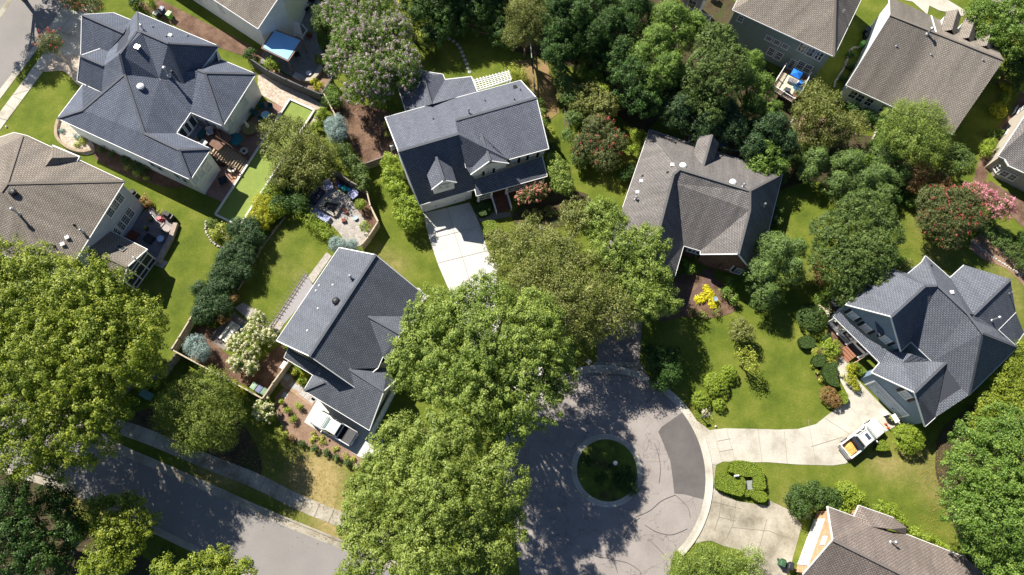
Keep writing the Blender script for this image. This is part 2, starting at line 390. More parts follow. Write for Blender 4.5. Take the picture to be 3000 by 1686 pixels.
        if arch: pts += [q+u*math.cos(math.pi*k/8)*W+up*(H+math.sin(math.pi*k/8)*W) for k in range(1, 8)]
        pts.append(q-u*W+up*H); g.poly(pts).build('pane', pane or M_GLASS, wo)
        if shutters:
            for sg in (-1, 1):
                m = MB(); cx = sg*(W+fw+0.17)
                for k in range(-6, 7): m.beam(o+u*(cx-0.13)+up*(k*H/6.5)+n*0.05, o+u*(cx+0.13)+up*(k*H/6.5)+n*0.05, 0.05, H/8, up=n)
                m.beam(o+u*cx-up*H+n*0.03, o+u*cx+up*H+n*0.03, 0.3, 0.04, up=n); m.build('shutter', shutters, par)
        return wo
    def garage_door(s, a, b, fr, x, y, w, h, material=None, rows=4, cols=8, name='garage_door'):
        p, u, n = s.on_wall(a, b, fr, x, y); p = Vector((p.x, p.y, 0)); up = Vector((0, 0, 1)); o = p+n*0.03
        m = MB(); ph = h/rows
        for r in range(rows):
            m.beam(o-u*w/2+up*(ph*(r+0.5)), o+u*w/2+up*(ph*(r+0.5)), ph-0.03, 0.05, up=n)
            for c in range(cols):
                cx = -w/2+w*(c+0.5)/cols; m.beam(o+u*(cx-w/cols*0.36)+up*(ph*(r+0.5))+n*0.035, o+u*(cx+w/cols*0.36)+up*(ph*(r+0.5))+n*0.035, ph*0.6, 0.03, up=n)
        d = m.build(name, material or M_WHITE, s.root)
        f = MB()
        for q in (-1, 1): f.beam(o+u*(q*(w/2+0.09)), o+u*(q*(w/2+0.09))+up*(h+0.15), 0.16, 0.12, up=n)
        f.beam(o-u*(w/2+0.17)+up*(h+0.09), o+u*(w/2+0.17)+up*(h+0.09), 0.18, 0.14, up=n); f.build('frame', M_WHITE, d)
        hd = MB()
        for q in (-1, 1): hd.beam(o+u*(q*w*0.25-0.08)+up*0.9+n*0.09, o+u*(q*w*0.25+0.08)+up*0.9+n*0.09, 0.05, 0.05, up=n)
        hd.build('handle', M_DARK, d); return d
    def on_roof(s, fr, x, y):
        px, py = F(fr, x, y); d = Vector(ray(px, py)); o = Vector((0, 0, CAM_H)); best = None
        off = parent_origin(s.root)
        me = s.r.data; vs = [v.co+off for v in me.vertices]
        from mathutils.geometry import intersect_ray_tri
        for p in me.polygons:
            if len(p.vertices) == 3:
                h = intersect_ray_tri(vs[p.vertices[0]], vs[p.vertices[1]], vs[p.vertices[2]], d, o, True)
                if h and (best is None or h.z > best.z): best = h
        return best if best else P(px, py, 6)
    def pipe(s, fr, x, y, h=0.45, r=0.07, material=None):   # x, y = where the foot meets the roof
        p = s.on_roof(fr, x, y); m = MB(); m.lathe(p-Vector((0, 0, 0.1)), [(r*2.4, 0), (r*2.2, 0.14), (r, 0.17), (r, h+0.1)], 12)
        o = m.build('vent_pipe', material or M_BLACK, s.root); return p
    def flue(s, fr, x, y, h=0.9, r=0.12):
        p = s.on_roof(fr, x, y); m = MB(); m.lathe(p-Vector((0, 0, 0.1)), [(r*2.2, 0), (r*1.6, 0.2), (r, 0.24), (r, h), (r*1.7, h+0.02), (r*1.8, h+0.18), (r*0.4, h+0.3), (0, h+0.3)], 14)
        m.build('flue', M_STEEL, s.root)
    def fan(s, fr, x, y, r=0.38, dark=True, h=0.3):
        p = s.on_roof(fr, x, y); m = MB(); m.lathe(p-Vector((0, 0, 0.1)), [(r*0.75, 0), (r*0.75, h), (r, h), (r, h+0.1), (r*0.6, h+0.22), (0, h+0.27)], 18)
        m.build('roof_fan', M_BLACK if dark else M_WHITE, s.root)
    def boxvent(s, fr, x, y, material=None, rz=0.0, w=0.35):
        p = s.on_roof(fr, x, y); m = MB(); m.box(p-Vector((0, 0, 0.05)), w, w, 0.22, rz, 0.85); m.box(p+Vector((0, 0, 0.16)), w*1.2, w*1.1, 0.05, rz); m.build('box_vent', material or M_WHITE, s.root)
def downspout(H, A, material=None):
    m = MB(); m.beam(Vector((A.x, A.y, 0.05)), Vector((A.x, A.y, A.z-0.2)), 0.09, 0.09); return m.build('downspout', material or M_WHITE, H.root)
RC = shingle('charcoal_shingle', (0.110, 0.127, 0.168), (0.181, 0.204, 0.266), 0.15)
RG = shingle('grey_shingle', (0.110, 0.122, 0.150), (0.191, 0.208, 0.245), 0.15)
RB = shingle('weathered_brown_shingle', (0.216, 0.189, 0.159), (0.351, 0.308, 0.264), 0.22)
RT = shingle('taupe_shingle', (0.196, 0.161, 0.144), (0.322, 0.270, 0.241), 0.22)
RE = shingle('blue_grey_shingle', (0.110, 0.122, 0.152), (0.198, 0.215, 0.262), 0.15)
RM = shingle('mid_grey_shingle', (0.147, 0.137, 0.134), (0.259, 0.243, 0.235), 0.28)
RCAP = mat('ridge_charcoal', (0.105, 0.113, 0.13), 0.9, var=0.15, scale=6)
RCAPB = mat('ridge_brown', (0.19, 0.165, 0.14), 0.9, var=0.15, scale=6)
SW = siding('white_siding', (0.82, 0.84, 0.87)); SCR = siding('cream_siding', (0.70, 0.66, 0.54)); SBL = siding('blue_siding', (0.22, 0.31, 0.42))
SGN = siding('sage_siding', (0.34, 0.43, 0.39)); SBG = siding('beige_siding', (0.50, 0.45, 0.38)); SPK = siding('lilac_siding', (0.62, 0.54, 0.58)); SGB = siding('greyblue_siding', (0.58, 0.63, 0.72))
BRO = bricks('orange_brick', (0.55, 0.26, 0.12), (0.62, 0.33, 0.17), (0.55, 0.42, 0.30), 0.3, 0.11, 0.02)
BRD = bricks('dark_red_brick', (0.13, 0.055, 0.04), (0.18, 0.08, 0.055), (0.2, 0.17, 0.15))
M_SCR = mat('insect_screen', (0.03, 0.035, 0.04), 0.5, spec=0.4)
M_FLASH = mat('white_flashing', (0.8, 0.8, 0.8), 0.4)
# ---------------- A: charcoal house top left
A = House('charcoal_roof_house', 'white house with sprawling charcoal shingle roof and rear deck stairs, top left', 't00', {
 'p1': (820, 148, 6.8), 'p2': (1140, 130, 3.9), 'p3': (1310, 200, 3.9), 'p4': (1245, 335, 6.8), 'p5': (805, 560, 6.3), 'p5b': (810, 556, 4.6), 'p8': (1045, 662, 6.3),
 'p6': (1005, 490, 4.8), 'p7': (1085, 520, 4.8), 'p9': (775, 815, 3.6), 'p10': (1022, 930, 3.6), 'q1': (1375, 320, 9.5), 'q1r': (1430, 325, 9.5), 'q0': (1375, 120, 5.2), 'q2': (1205, 545, 9.5),
 't1': (1252, 750, 8.0), 's1': (830, 855, 4.4), 's2': (575, 1190, 4.6), 's3': (830, 1110, 5.9), 'r1': (1450, 1342, 6.4), 'e1': (1775, 1342, 5.0), 'e2': (1915, 1133, 5.0),
 'v1': (1600, 792, 6.9), 'g1': (1690, 438, 9.5), 'g2': (2198, 465, 5.7), 'g3': (1870, 905, 5.7), 'w0': (1990, 706, 6.6), 'w1': (2058, 735, 6.6), 'w2': (2572, 745, 4.5), 'w3': (2240, 1268, 4.5), 'w4': (1918, 1133, 4.9), 'w5': (2222, 600, 4.5), 'wx': (2040, 690, 6.0),
 'r2': ('t01', 1800, 62, 6.4), 'e3': ('t01', 2120, 50, 5.0), 'e4': ('t01', 1915, 360, 5.0)})
A.roof(['p1 p2 p3 p4', 'p1 p4 p7 p6 p5b', 'p5 p6 p7 p8', 'p5 p8 p10 p9', 'q0 q1 q2 p8 p7 p4 p3', 'p8 q2 t1 p10', 's1 s2 s3 t1 p10', 's2 e4 r2 r1 t1 s3', 'q1 q1r v1 e2 e1 r1 t1 q2',
 'r1 e1 e3 r2', 'r2 e3 e4', 'q0 g2 g1 q1r q1', 'g1 g2 g3', 'q1r g1 g3 v1', 'w5 w2 w1 w0 wx', 'w1 w2 w3', 'w0 w1 w3 w4 v1'], RC)
A.fascia(['p9 p5 p6', 'p1 p2 p3', 'q0 g2 g3 v1', 'p9 p10', 's1 s2 e4 e3 e1 e2 w4 w3 w2 w5', 'p5b p1'])
A.caps(['p1 p4', 'p5 p8', 'q0 q1 q2 t1 s3 s2', 'q1 q1r g1 g2', 'g1 g3', 't1 r1 r2 e3', 'r2 e4', 'w0 w1 w2', 'w1 w3'], RCAP)
A.walls(['p9 p5 p5b p1 p2 p3 q0 g2 w5 w2 w3 w4 e1 e3 e4 s2 s1'], SW)
A2 = A.W; A.walls(['q0 g2 g3 v1 q1r q1'], SW, name='upper_wall', z0=3.0, inset=0.3); A.W = A2+A.W
for x, y in ((2458, 1028), (2308, 1245)): A.window('w2', 'w3', 't00', x, y, 1.0, 1.5, M_GLASSL)
for x, y in ((2040, 190), (1975, 260), (1900, 330)): pass
for k, (x, y) in enumerate(((610, 520), (495, 640), (380, 780))): A.window('e3', 'e4', 'tz', x+150, y-230-k*22+k*4, 1.05, 1.7, M_GLASSL)
for x, y in ((1535, 205), (1610, 245), (1790, 325), (1860, 365)): A.window('s2', 'e4', 't01', x, y, 0.95, 1.2, M_GLASS, dbl=False, nx=1, ny=1)
for x, y in ((1905, 1210), (1860, 1262), (1815, 1310)): A.window('e1', 'e2', 't00', x+25, y+20, 1.1, 2.0, M_GLASS, dbl=False, nx=1, ny=1)
for x, y in ((2105, 1235), (2160, 1265)): A.window('w4', 'w3', 't00', x, y+10, 0.9, 1.6, M_GLASS)
A.flue('t00', 1440, 300, 0.75, 0.1); A.boxvent('t00', 1715, 362, rz=-0.4); A.boxvent('t00', 1385, 480, M_STEEL, rz=-0.4, w=0.5); A.flue('t00', 1700, 760, 1.5, 0.13); A.fan('t00', 1420, 880, 0.42, False)
for x, y in ((1535, 275), (1670, 372), (1885, 366), (1728, 722)): A.pipe('t00', x, y, 0.2)
# deck and stairs behind A
dk = MB(); dk_pts = [('ap', 640, 640), ('ap', 1060, 580), ('ap', 1330, 740), ('ap', 1080, 980), ('ap', 900, 850), ('ap', 560, 680)]
M_DECKW = mat('deck_boards_brown', (0.17, 0.10, 0.07), 0.8, var=0.25, scale=3); M_TREAD = mat('tan_stair_boards', (0.42, 0.33, 0.22), 0.8, var=0.15, scale=5)
DZ = 2.3
def prism(m, pts, z0, z1):
    k = len(pts); vs = [(p[0], p[1], z0) for p in pts]+[(p[0], p[1], z1) for p in pts]
    ar = sum(pts[i][0]*pts[(i+1) % k][1]-pts[(i+1) % k][0]*pts[i][1] for i in range(k))
    r = list(range(k)) if ar > 0 else list(range(k))[::-1]
    fs = [tuple(r[::-1]), tuple(i+k for i in r)]+[(r[i], r[(i+1) % k], r[(i+1) % k]+k, r[i]+k) for i in range(k)]
    return m.mesh(vs, fs)
deckr = empty('back_deck', PF('ap', 900, 760), 'raised brown back deck with tan stairs down to the brick patio', 'deck')
m = MB(); prism(m, [PF(*q, DZ) for q in dk_pts], DZ-0.2, DZ); m.build('platform', M_DECKW, deckr)
sa, sb = PF('ap', 1010, 900, DZ), PF('ap', 1535, 1250, 0.15); perp = (PF('ap', 1150, 790, DZ)-PF('ap', 960, 960, DZ)); wdt = 2.0
sd = Vector((sb.x-sa.x, sb.y-sa.y, 0)).normalized(); sp = Vector((-sd.y, sd.x, 0)); NST = 13
m = MB(); rs = MB()
for k in range(NST):
    p = sa.lerp(sb, (k+0.5)/NST); z = DZ-(k+1)*DZ/(NST+0.5)
    m.beam(Vector((p.x, p.y, z))-sp*wdt/2, Vector((p.x, p.y, z))+sp*wdt/2, 0.26, 0.05)
for q in (-1, 1): rs.beam(Vector((sa.x, sa.y, DZ-0.25))+sp*q*wdt/2, Vector((sb.x, sb.y, 0.0))+sp*q*wdt/2, 0.06, 0.26)
m.build('tread', M_TREAD, deckr); rs.build('stringer', M_DECKW, deckr)
for q in (-1, 1):
    r = MB(); a = Vector((sa.x, sa.y, DZ+0.95))+sp*q*wdt/2; b = Vector((sb.x, sb.y, 1.0))+sp*q*wdt/2; r.beam(a, b, 0.12, 0.06)
    for k in range(5):
        c = a.lerp(b, k/4); r.beam(c, c-Vector((0, 0, 0.95)), 0.09, 0.09)
    r.build('railing', M_DECKW, deckr)
r = MB(); a, b = PF('ap', 1060, 760, DZ+0.95), PF('ap', 1330, 930, DZ+0.95)
for k in range(8):
    pa = PF('ap', 1060+k*10, 590+k*22, DZ); r.beam(pa, pa+Vector((0, 0, 0.95)), 0.07, 0.07)
r.build('post', M_DECKW, deckr)
# ---------------- B: white house with brown roof, top
B = House('white_gable_house', 'tall white house with brown shingle gable roof beside the blue canopy, top left edge', 't10', {
 'b0': (20, 292, 4.8), 'b1': ('t00', 1300, -560, 4.8), 'pk': (255, -60, 8.4), 'b2': (560, -400, 4.8), 'pk2': ('t00', 1900, -900, 8.4), 'b3': ('t00', 2000, -1100, 4.8)})
B.roof(['b0 b1 pk2 pk', 'pk pk2 b3 b2'], RB); B.fascia(['b1 b0 pk b2']); B.walls(['b0 pk b2 b3 b1'], SW, inset=0.3)
for x, y, w, h, a in ((113, 305, 0.75, 1.6, 0), (152, 258, 0.95, 1.7, 1), (188, 200, 0.75, 1.6, 0), (325, 20, 0.9, 1.6, 0)): B.window('b0', 'b2', 't10', x, y+8, w, h, M_GLASS, arch=bool(a))
B.window('b0', 'b1', 't00', 2005, 8, 0.8, 1.3, M_GLASSL); B.window('b0', 'b1', 't00', 2218, 82, 0.8, 1.5, M_GLASSL)
B.window('b0', 'b1', 't00', 2120, 175, 1.5, 1.0, mat('garage_shade', (0.25, 0.27, 0.3), 0.5), dbl=False, nx=1, ny=1, fw=0.03)
m = MB(); pp, uu, nn = B.on_wall('b0', 'b1', 'bz', 860, 260); m.beam(pp+nn*0.1-uu*0.3, pp+nn*0.1+uu*0.1, 0.35, 0.15, up=nn); m.beam(pp+nn*0.08, pp+nn*0.08-Vector((0, 0, 1.4)), 0.06, 0.06); m.build('meter_box', M_STEEL, B.root)
# ---------------- Cc: brown roof, left
H3 = House('brown_hip_house', 'pale grey-blue house with brown hip roof and screened porch beside the giant maple', 't01', {
 'a': (72, 402, 9.6), 'a2': (8, 490, 9.6), 'tp': ('t00', 225, 1372, 8.2), 'l1': ('t00', 140, 1335, 6.4), 'l0': ('t00', -120, 1420, 6.4), 'k1': (475, -8, 6.4), 'c1': (1252, 376, 6.4), 'c2': (650, 1345, 6.4), 'c3': (-900, 760, 6.4), 'h1': (350, 1230, 6.9), 'wl': (-500, 260, 9.6), 'wm': (-900, 0, 6.4), 'v2': (-60, 300, 8.8), 'v1': (105, 178, 8.0),
 'd0': (530, 18, 7.4), 'd1': (803, 132, 7.4), 'd2': (735, 246, 6.9), 'd3': (440, 246, 8.2), 'd4': (520, 142, 8.6), 'k0': ('t00', 270, 1365, 6.4)})
H3.roof(['k0 tp a c1', 'tp a a2 wl wm l0 l1', 'a c1 c2 a2', 'a2 c2 c3 wl', 'k0 tp l1'], RB); H3.fascia(['c3 c2 c1 k0 l1 l0']); H3.caps(['a tp', 'a a2', 'a c1', 'a2 c2'], RCAPB)
rr = uv_mesh('dormer', [[H3.pt(k) for k in f.split()] for f in ('d0 d1 d4', 'd4 d1 d2 d3', 'd0 d4 d3')], RB, H3.root, 0.25)
m = MB()
for ch in ('d0 d1 d2',):
    ks = [H3.pt(k) for k in ch.split()]
    for p, q in zip(ks, ks[1:]): m.beam(p, q, 0.13, 0.18)
m.build('gutter', M_WHITE, rr)
H3.walls(['c1 c2 c3 wm l0 l1 k0'], SGB)
for x, y in ((505, 440), (400, 585), (295, 735)): H3.window('c1', 'c2', 'cp', x, y, 0.95, 1.5, M_GLASS, nx=3, ny=4)
for x, y, h in ((720, 760, 1.75), (628, 895, 1.75), (530, 1040, 1.75), (445, 1150, 1.75)): H3.window('c1', 'c2', 'cp', x, y, 0.95, h, M_GLASS, nx=3, ny=4)
H3.fan('t01', 140, 495, 0.42); H3.flue('t01', 190, 705, 1.3, 0.12); H3.flue('t01', 832, 885, 0.5, 0.09); H3.pipe('t01', 745, 815, 0.3); H3.boxvent('t01', 680, 945, rz=0.5); H3.boxvent('t01', 635, 1012, rz=0.5); H3.pipe('t01', 545, 1028, 0.35)
# screened porch
SP = House('screened_porch', 'screened porch with skylight and brown roof, half under the giant maple', 't01', {
 's1': (1098, 870, 3.3), 's2': (1480, 1060, 3.3), 'pk': ('t01', 1272, 1240, 5.0), 'in': (868, 1040, 5.0), 's3': (1235, 1400, 3.3), 's4': (850, 1180, 3.3)}, cat='porch')
SP.V['pk'] = hit_wall(*F('t01', 1278, 1238), SP.V['s2'], SP.V['s3'])
SP.roof(['s1 s2 pk in', 'in pk s3 s4'], RB); SP.fascia(['s1 s2 pk s3']); SP.caps(['in pk'], RCAPB)
SP.walls(['s2 pk s3 s4 in s1'], M_SCR, inset=0.25)
m = MB(); W_ = SP.W[0][1]; a, b = W_[0], W_[2]; aa, bb = Vector((a.x, a.y, 0)), Vector((b.x, b.y, 0)); nn = Vector((0.05, -0.03, 0))
for k in range(4):
    p = aa.lerp(bb, k/3)+nn; zt = 3.2+(1.2 if k in (1, 2) else 0); m.beam(p, p+Vector((0, 0, zt)), 0.11, 0.11)
for z in (0.1, 1.0, 2.5, 3.15): m.beam(aa+nn+Vector((0, 0, z)), bb+nn+Vector((0, 0, z)), 0.11, 0.1)
m.build('screen_frame', M_WHITE, SP.root)
m = MB(); p = SP.on_roof('t01', 1215, 1048); nrm = newell([SP.V['s1'], SP.V['s2'], SP.V['pk'], SP.V['in']]); nrm = nrm if nrm.z > 0 else -nrm
ud = (SP.V['s2']-SP.V['s1']).normalized(); wd = nrm.cross(ud)
m.mesh([p+ud*x*0.55+wd*y*0.35+nrm*z for z in (-0.05, 0.12) for x, y in ((-1, -1), (1, -1), (1, 1), (-1, 1))], [(4, 5, 6, 7), (0, 1, 5, 4), (1, 2, 6, 5), (2, 3, 7, 6), (3, 0, 4, 7)]); sk = m.build('skylight', mat('skylight_frame', (0.3, 0.27, 0.23), 0.5), SP.root)
m = MB(); m.poly([p+ud*x*0.45+wd*y*0.26+nrm*0.13 for x, y in ((-1, -1), (1, -1), (1, 1), (-1, 1))]); m.build('pane', M_GLASS, sk)
# ---------------- D: centre left slate house
D = House('slate_gable_house', 'cream house with slate grey gable roof behind the white pickup with black bed cover', 't12', {
 'd1': ('t11', 835, 1042, 4.9), 'd2': ('t11', 1202, 1115, 8.6), 'd3': (1690, 68, 4.9), 'd4': (205, 530, 4.9), 'd5': (537, 686, 8.6), 'm1': (1560, 275, 4.9), 'm2': ('on', 1225, 805, 'd2 d3 d5'), 'm3': ('on', 990, 1000, 'd2 d3 d5'),
 'f1': ('on', 1130, 285, 'd2 d3 d5'), 'f2': (1612, 315, 4.7), 'f4': (1335, 745, 4.7), 'f5': ('on', 1275, 690, 'd2 d3 d5'), 'f6': ('on', 1555, 288, 'd2 d3 d5'),
 'g1': ('on', 938, 815, 'd2 d3 d5'), 'g2': (1400, 935, 3.4), 'g4': (1140, 1432, 3.3), 'g5': (480, 1030, 3.3), 'g6': (690, 944, 4.9), 'g7': (642, 785, 4.9), 'g8': (1310, 800, 3.6), 'g9': (570, 876, 3.3),
 'l1': (325, 600, 4.3), 'l2': (282, 700, 3.2), 'l3': (572, 876, 3.2), 'l4': (645, 782, 4.4)})
D.V['f3'] = PF('t12', 1447, 462, D.V['f1'].z); D.V['g3'] = PF('t12', 1285, 1040, D.V['g1'].z); print('D', D.V['m2'].z, D.V['m3'].z, D.V['f1'].z, D.V['g1'].z)
D.roof(['d1 d2 d5 d4', 'd2 d3 m1 f6 f1 f5 m2 g1 m3 d5', 'f1 f6 f2 f3', 'f1 f3 f4 f5', 'g1 g8 g2 g3', 'g1 g3 g4 g5 g6 m3', 'g7 g9 g5 g6', 'g7 g6 m3', 'l1 l2 l3 l4'], RG)
D.fascia(['m1 d3 d2 d1 d4 d5 m3', 'm2 f5 f4 f3 f2', 'm2 m3', 'g9 g5 g4 g3 g2', 'l1 l2 l3']); D.caps(['d2 d5', 'f1 f3', 'g1 g3', 'g6 g5'], RCAP)
D.walls(['d1 d2 d3 m1 f2 f3 f4 m2 m3 d5 d4'], SCR); W0 = D.W; D.walls(['g7 g8 g2 g3 g4 g5 g9'], SCR, name='garage_wall', z0=0); D.W = W0+D.W
D.walls_l = D.walls(['l1 l4 l3 l2'], SCR, name='porch_wall', inset=0.3); D.W = W0+D.W
D.garage_door('g2', 'g4', 't12', 1270, 1240, 4.9, 2.3); D.window('f2', 'f4', 't12', 1500, 440, 0.9, 1.2, M_GLASS, shutters=M_DARK)
D.flue('t11', 955, 1350, 0.7, 0.12); D.fan('t12', 808, 140, 0.42)
for x, y in ((622, 208), (515, 430), (603, 28)): D.pipe('t12', x, y, 0.15, 0.05, M_WHITE)
D.pipe('t11', 772, 1418, 0.15, 0.05, M_WHITE); D.pipe('t11', 635, 1425, 0.15, 0.05, M_WHITE); D.pipe('t12', 640, 862, 0.4, 0.06, M_STEEL)
# ---------------- E: white house with driveway, top centre
E = House('blue_grey_roof_house', 'white two storey house with blue-grey roof, dormers and wide front porch above the pale driveway', 'e1', {
 'n1': (22, 448, 4.7), 'n2': (492, 318, 4.7), 'n3': (1105, 152, 4.7), 'n4': (1232, 292, 9.4), 'n5': (583, 474, 9.4), 'n6': (128, 720, 8.1), 'n7': (604, 583, 8.1),
 'x1': ('e2', 296, 550, 3.0), 'x2': ('e2', 735, 425, 3.0), 'y1': ('e2', 1330, 98, 5.3), 'y2': ('e2', 1014, 184, 5.3),
 'o1': ('e2', 735, 350, 3.9), 'o2': ('e2', 1278, 160, 3.9), 'o3': ('e2', 1318, 318, 3.0), 'o4': ('e2', 752, 476, 3.0), 'o5': ('e2', 738, 420, 3.1),
 'j1': (128, 216, 3.3), 'j2': (305, 76, 3.3), 'j3': (484, 104, 3.3), 'j4': (500, 146, 3.3), 'j5': (712, 122, 3.3), 'j6': (760, 240, 4.3), 'j7': (392, 345, 5.2), 'j8': (185, 396, 3.3), 'j0': (325, 118, 5.2), 'j9': (400, 345, 5.2)})
def on_plane(H, key, fr, x, y, abc):
    a, b, c = [H.V[q] for q in abc.split()]; n = (b-a).cross(c-a); d = Vector(ray(*F(fr, x, y))); o = Vector((0, 0, CAM_H)); H.V[key] = o+d*((a-o).dot(n)/d.dot(n))
for k_, x_, y_ in (('n5', 583, 474), ('n4', 1232, 292)): on_plane(E, k_, 'e1', x_, y_, 'n1 n3 n7')
zz_ = (E.V['n5'].z+E.V['n4'].z)/2; print('E right ridge', E.V['n5'].z, E.V['n4'].z); E.V['n5'] = PF('e1', 583, 474, zz_); E.V['n4'] = PF('e1', 1232, 292, zz_)
for k_, x_, y_ in (('zl', 612, 0), ('u1', 428, 160), ('u5', 555, 240), ('u3', 353, 300), ('o1l', 735, 350)): on_plane(E, k_, 'e2', x_, y_, 'n6 n7 x1')
for k_, x_, y_ in (('zr', 612, 0), ('z1', 788, -18), ('y0', 668, 250), ('z5', 1000, 180)): on_plane(E, k_, 'e2', x_, y_, 'n5 n4 y1')
E.V['z2'] = PF('e2', 862, 195, E.V['z1'].z); E.V['u2'] = PF('e2', 492, 350, E.V['u1'].z)
E.V['z3'] = PF('e2', 1012, 216, E.V['y0'].z-0.3); E.V['z4'] = PF('e2', 706, 306, E.V['y0'].z-0.3); E.V['u4'] = PF('e2', 396, 424, E.V['u3'].z); E.V['u6'] = PF('e2', 594, 368, E.V['u3'].z)
print('E', E.V['zl'].z, E.V['zr'].z, E.V['z1'].z, E.V['y0'].z, E.V['u1'].z, E.V['u3'].z)
E.roof(['n1 n2 n5 n7 n6', 'n2 n3 n4 n5', 'n6 n7 zl o1l x2 x1', 'n5 n4 y1 y2 z5 z1 y0 zr n7', 'o1 o2 o3 o4'], RE)
gb = uv_mesh('gable_dormer', [[E.pt(k) for k in f.split()] for f in ('z1 z2 z4', 'z1 z3 z2', 'z4 y0 z1')], RE, E.root, 0.14)
du = uv_mesh('dormer', [[E.pt(k) for k in f.split()] for f in ('u1 u3 u4 u2', 'u1 u2 u6 u5')], RE, E.root, 0.14)
jr = uv_mesh('rear_roof', [[E.pt(k) for k in f.split()] for f in ('j1 j2 j0 j7 j8', 'j2 j3 j4 j5 j6 j7 j0')], RE, E.root, 0.14)
E.fascia(['n6 n1 n2 n3', 'n6 x1 x2 o5', 'n3 n4 y1 y2', 'o3 o4 o5', 'zr y0', 'o2 o3']); E.caps(['n6 n7', 'n5 n4'], RCAP)
def child_trim(root, H, chains, name='gutter', w=0.11, h=0.15):
    m = MB()
    for ch in chains:
        ks = [H.pt(k)-Vector((0, 0, 0.06)) for k in ch.split()]
        for p, q in zip(ks, ks[1:]): m.beam(p, q, w, h)
    return m.build(name, M_WHITE, root)
child_trim(gb, E, ['z4 z2 z3'], 'rake_board'); child_trim(du, E, ['u4 u2 u6'], 'rake_board'); child_trim(jr, E, ['j8 j1 j2 j3 j4 j5 j6'])
for r_, a, b in ((gb, 'z1', 'z2'), (du, 'u1', 'u2'), (jr, 'j0', 'j7')):
    m = MB(); m.beam(E.pt(a)+Vector((0, 0, 0.05)), E.pt(b)+Vector((0, 0, 0.05)), 0.3, 0.07); m.build('ridge_cap', RCAP, r_)
E.walls(['n2 n3 n4 y1 y2 z5 y0 zr n7 n5'], SW, drop=0.32); W0 = E.W
E.walls(['n1 n6 x1 x2 o1l zl n7 n2'], SW, name='garage_wall', drop=0.32); W0 = W0+E.W
E.walls(['j1 j2 j3 j4 j5 j6 j8'], SW, name='rear_wall'); W0 = W0+E.W
# dormer front walls
def front_wall(H, keys, zb, material, parent, inset=0.25, name='front_wall'):
    ks = [H.pt(k) for k in keys]; a, pk, b = ks; c = -Vector((a.x, a.y, 0)).normalized()
    u = Vector((b.x-a.x, b.y-a.y, 0)).normalized(); n = Vector((-u.y, u.x, 0)); n = n if n.dot(-a) > 0 else -n
    A_, B_ = a+u*inset-n*inset, b-u*inset-n*inset
    t = ((pk.x-a.x)*u.x+(pk.y-a.y)*u.y)/(b-a).length; P_ = A_.lerp(B_, t); P_ = Vector((P_.x, P_.y, pk.z-0.15))
    m = MB(); q = [Vector((A_.x, A_.y, zb)), Vector((B_.x, B_.y, zb)), Vector((B_.x, B_.y, b.z-0.1)), P_, Vector((A_.x, A_.y, a.z-0.1))]
    back = [p-n*2.2 for p in q]; m.poly(q); m.poly([q[1], back[1], back[2], q[2]]); m.poly([q[0], q[4], back[4], back[0]])
    m.build(name, material, parent); H.W = H.W+[(keys, [A_, P_, B_])]
E.W = W0
front_wall(E, ['z4', 'z2', 'z3'], 3.3, SW, gb); front_wall(E, ['u4', 'u2', 'u6'], 3.6, SW, du)
E.window('z4', 'z3', 'e2', 848, 282, 0.75, 0.95, M_GLASS, nx=3, ny=3, arch=True, shutters=M_DARK, parent=gb)
for x in (466, 517): E.window('u4', 'u6', 'e2', x, 403-(x-466)*0.24, 0.62, 0.95, M_GLASSL, nx=3, ny=4, parent=du)
for x, y in ((1050, 197), (1200, 152)): E.window('y2', 'y1', 'e2', x, y, 0.75, 1.3, M_GLASSL, shutters=M_DARK)
E.garage_door('x1', 'x2', 'e2', 505, 560, 4.9, 2.15)
E.flue('e1', 690, 412, 0.7, 0.09)
for x, y in ((820, 316), (1055, 308), (1103, 232), (407, 462)): E.pipe('e1', x, y, 0.3, 0.05)
E.boxvent('e1', 1060, 209, M_BLACK, 0.3, 0.4)
# front porch of E
pr = MB(); pl = [E.pt(k) for k in ('o4', 'o3', 'o2', 'o1')]; pl = inset_loop(pl, 0.3); prism(pr, pl, 0.0, 0.75); pf = pr.build('porch_floor', M_WOODB, E.root)
a, b = pl[0], pl[1]; cols = [0.0, 0.2, 0.43, 0.7, 1.0]
for k in cols:
    p = a.lerp(b, k); m = MB(); m.box(Vector((p.x, p.y, 0.75)), 0.24, 0.24, 2.1); m.box(Vector((p.x, p.y, 0.75)), 0.34, 0.34, 0.18); m.box(Vector((p.x, p.y, 2.7)), 0.34, 0.34, 0.12); m.build('column', M_WHITE, E.root)
for k0, k1 in ((0.0, 0.2), (0.43, 0.7), (0.7, 1.0)):
    m = MB(); p, q = a.lerp(b, k0), a.lerp(b, k1); p = Vector((p.x, p.y, 0)); q = Vector((q.x, q.y, 0)); L = (q-p).length
    for z in (0.85, 1.65): m.beam(p+Vector((0, 0, z)), q+Vector((0, 0, z)), 0.08, 0.07)
    for i in range(int(L/0.16)): c = p.lerp(q, (i+0.5)/int(L/0.16)); m.beam(c+Vector((0, 0, 0.85)), c+Vector((0, 0, 1.65)), 0.045, 0.045)
    m.build('railing', M_WHITE, E.root)
u = (b-a); u.z = 0; u.normalize(); n = Vector((-u.y, u.x, 0)); n = n if n.dot(-a) > 0 else -n
st = MB(); mid = a.lerp(b, 0.315)
for i in range(6): st.box(Vector((mid.x, mid.y, 0))+n*(0.2+i*0.32), 1.9, 0.34, 0.75-i*0.12, math.atan2(u.y, u.x))
st.build('porch_stairs', M_WOODB, E.root)
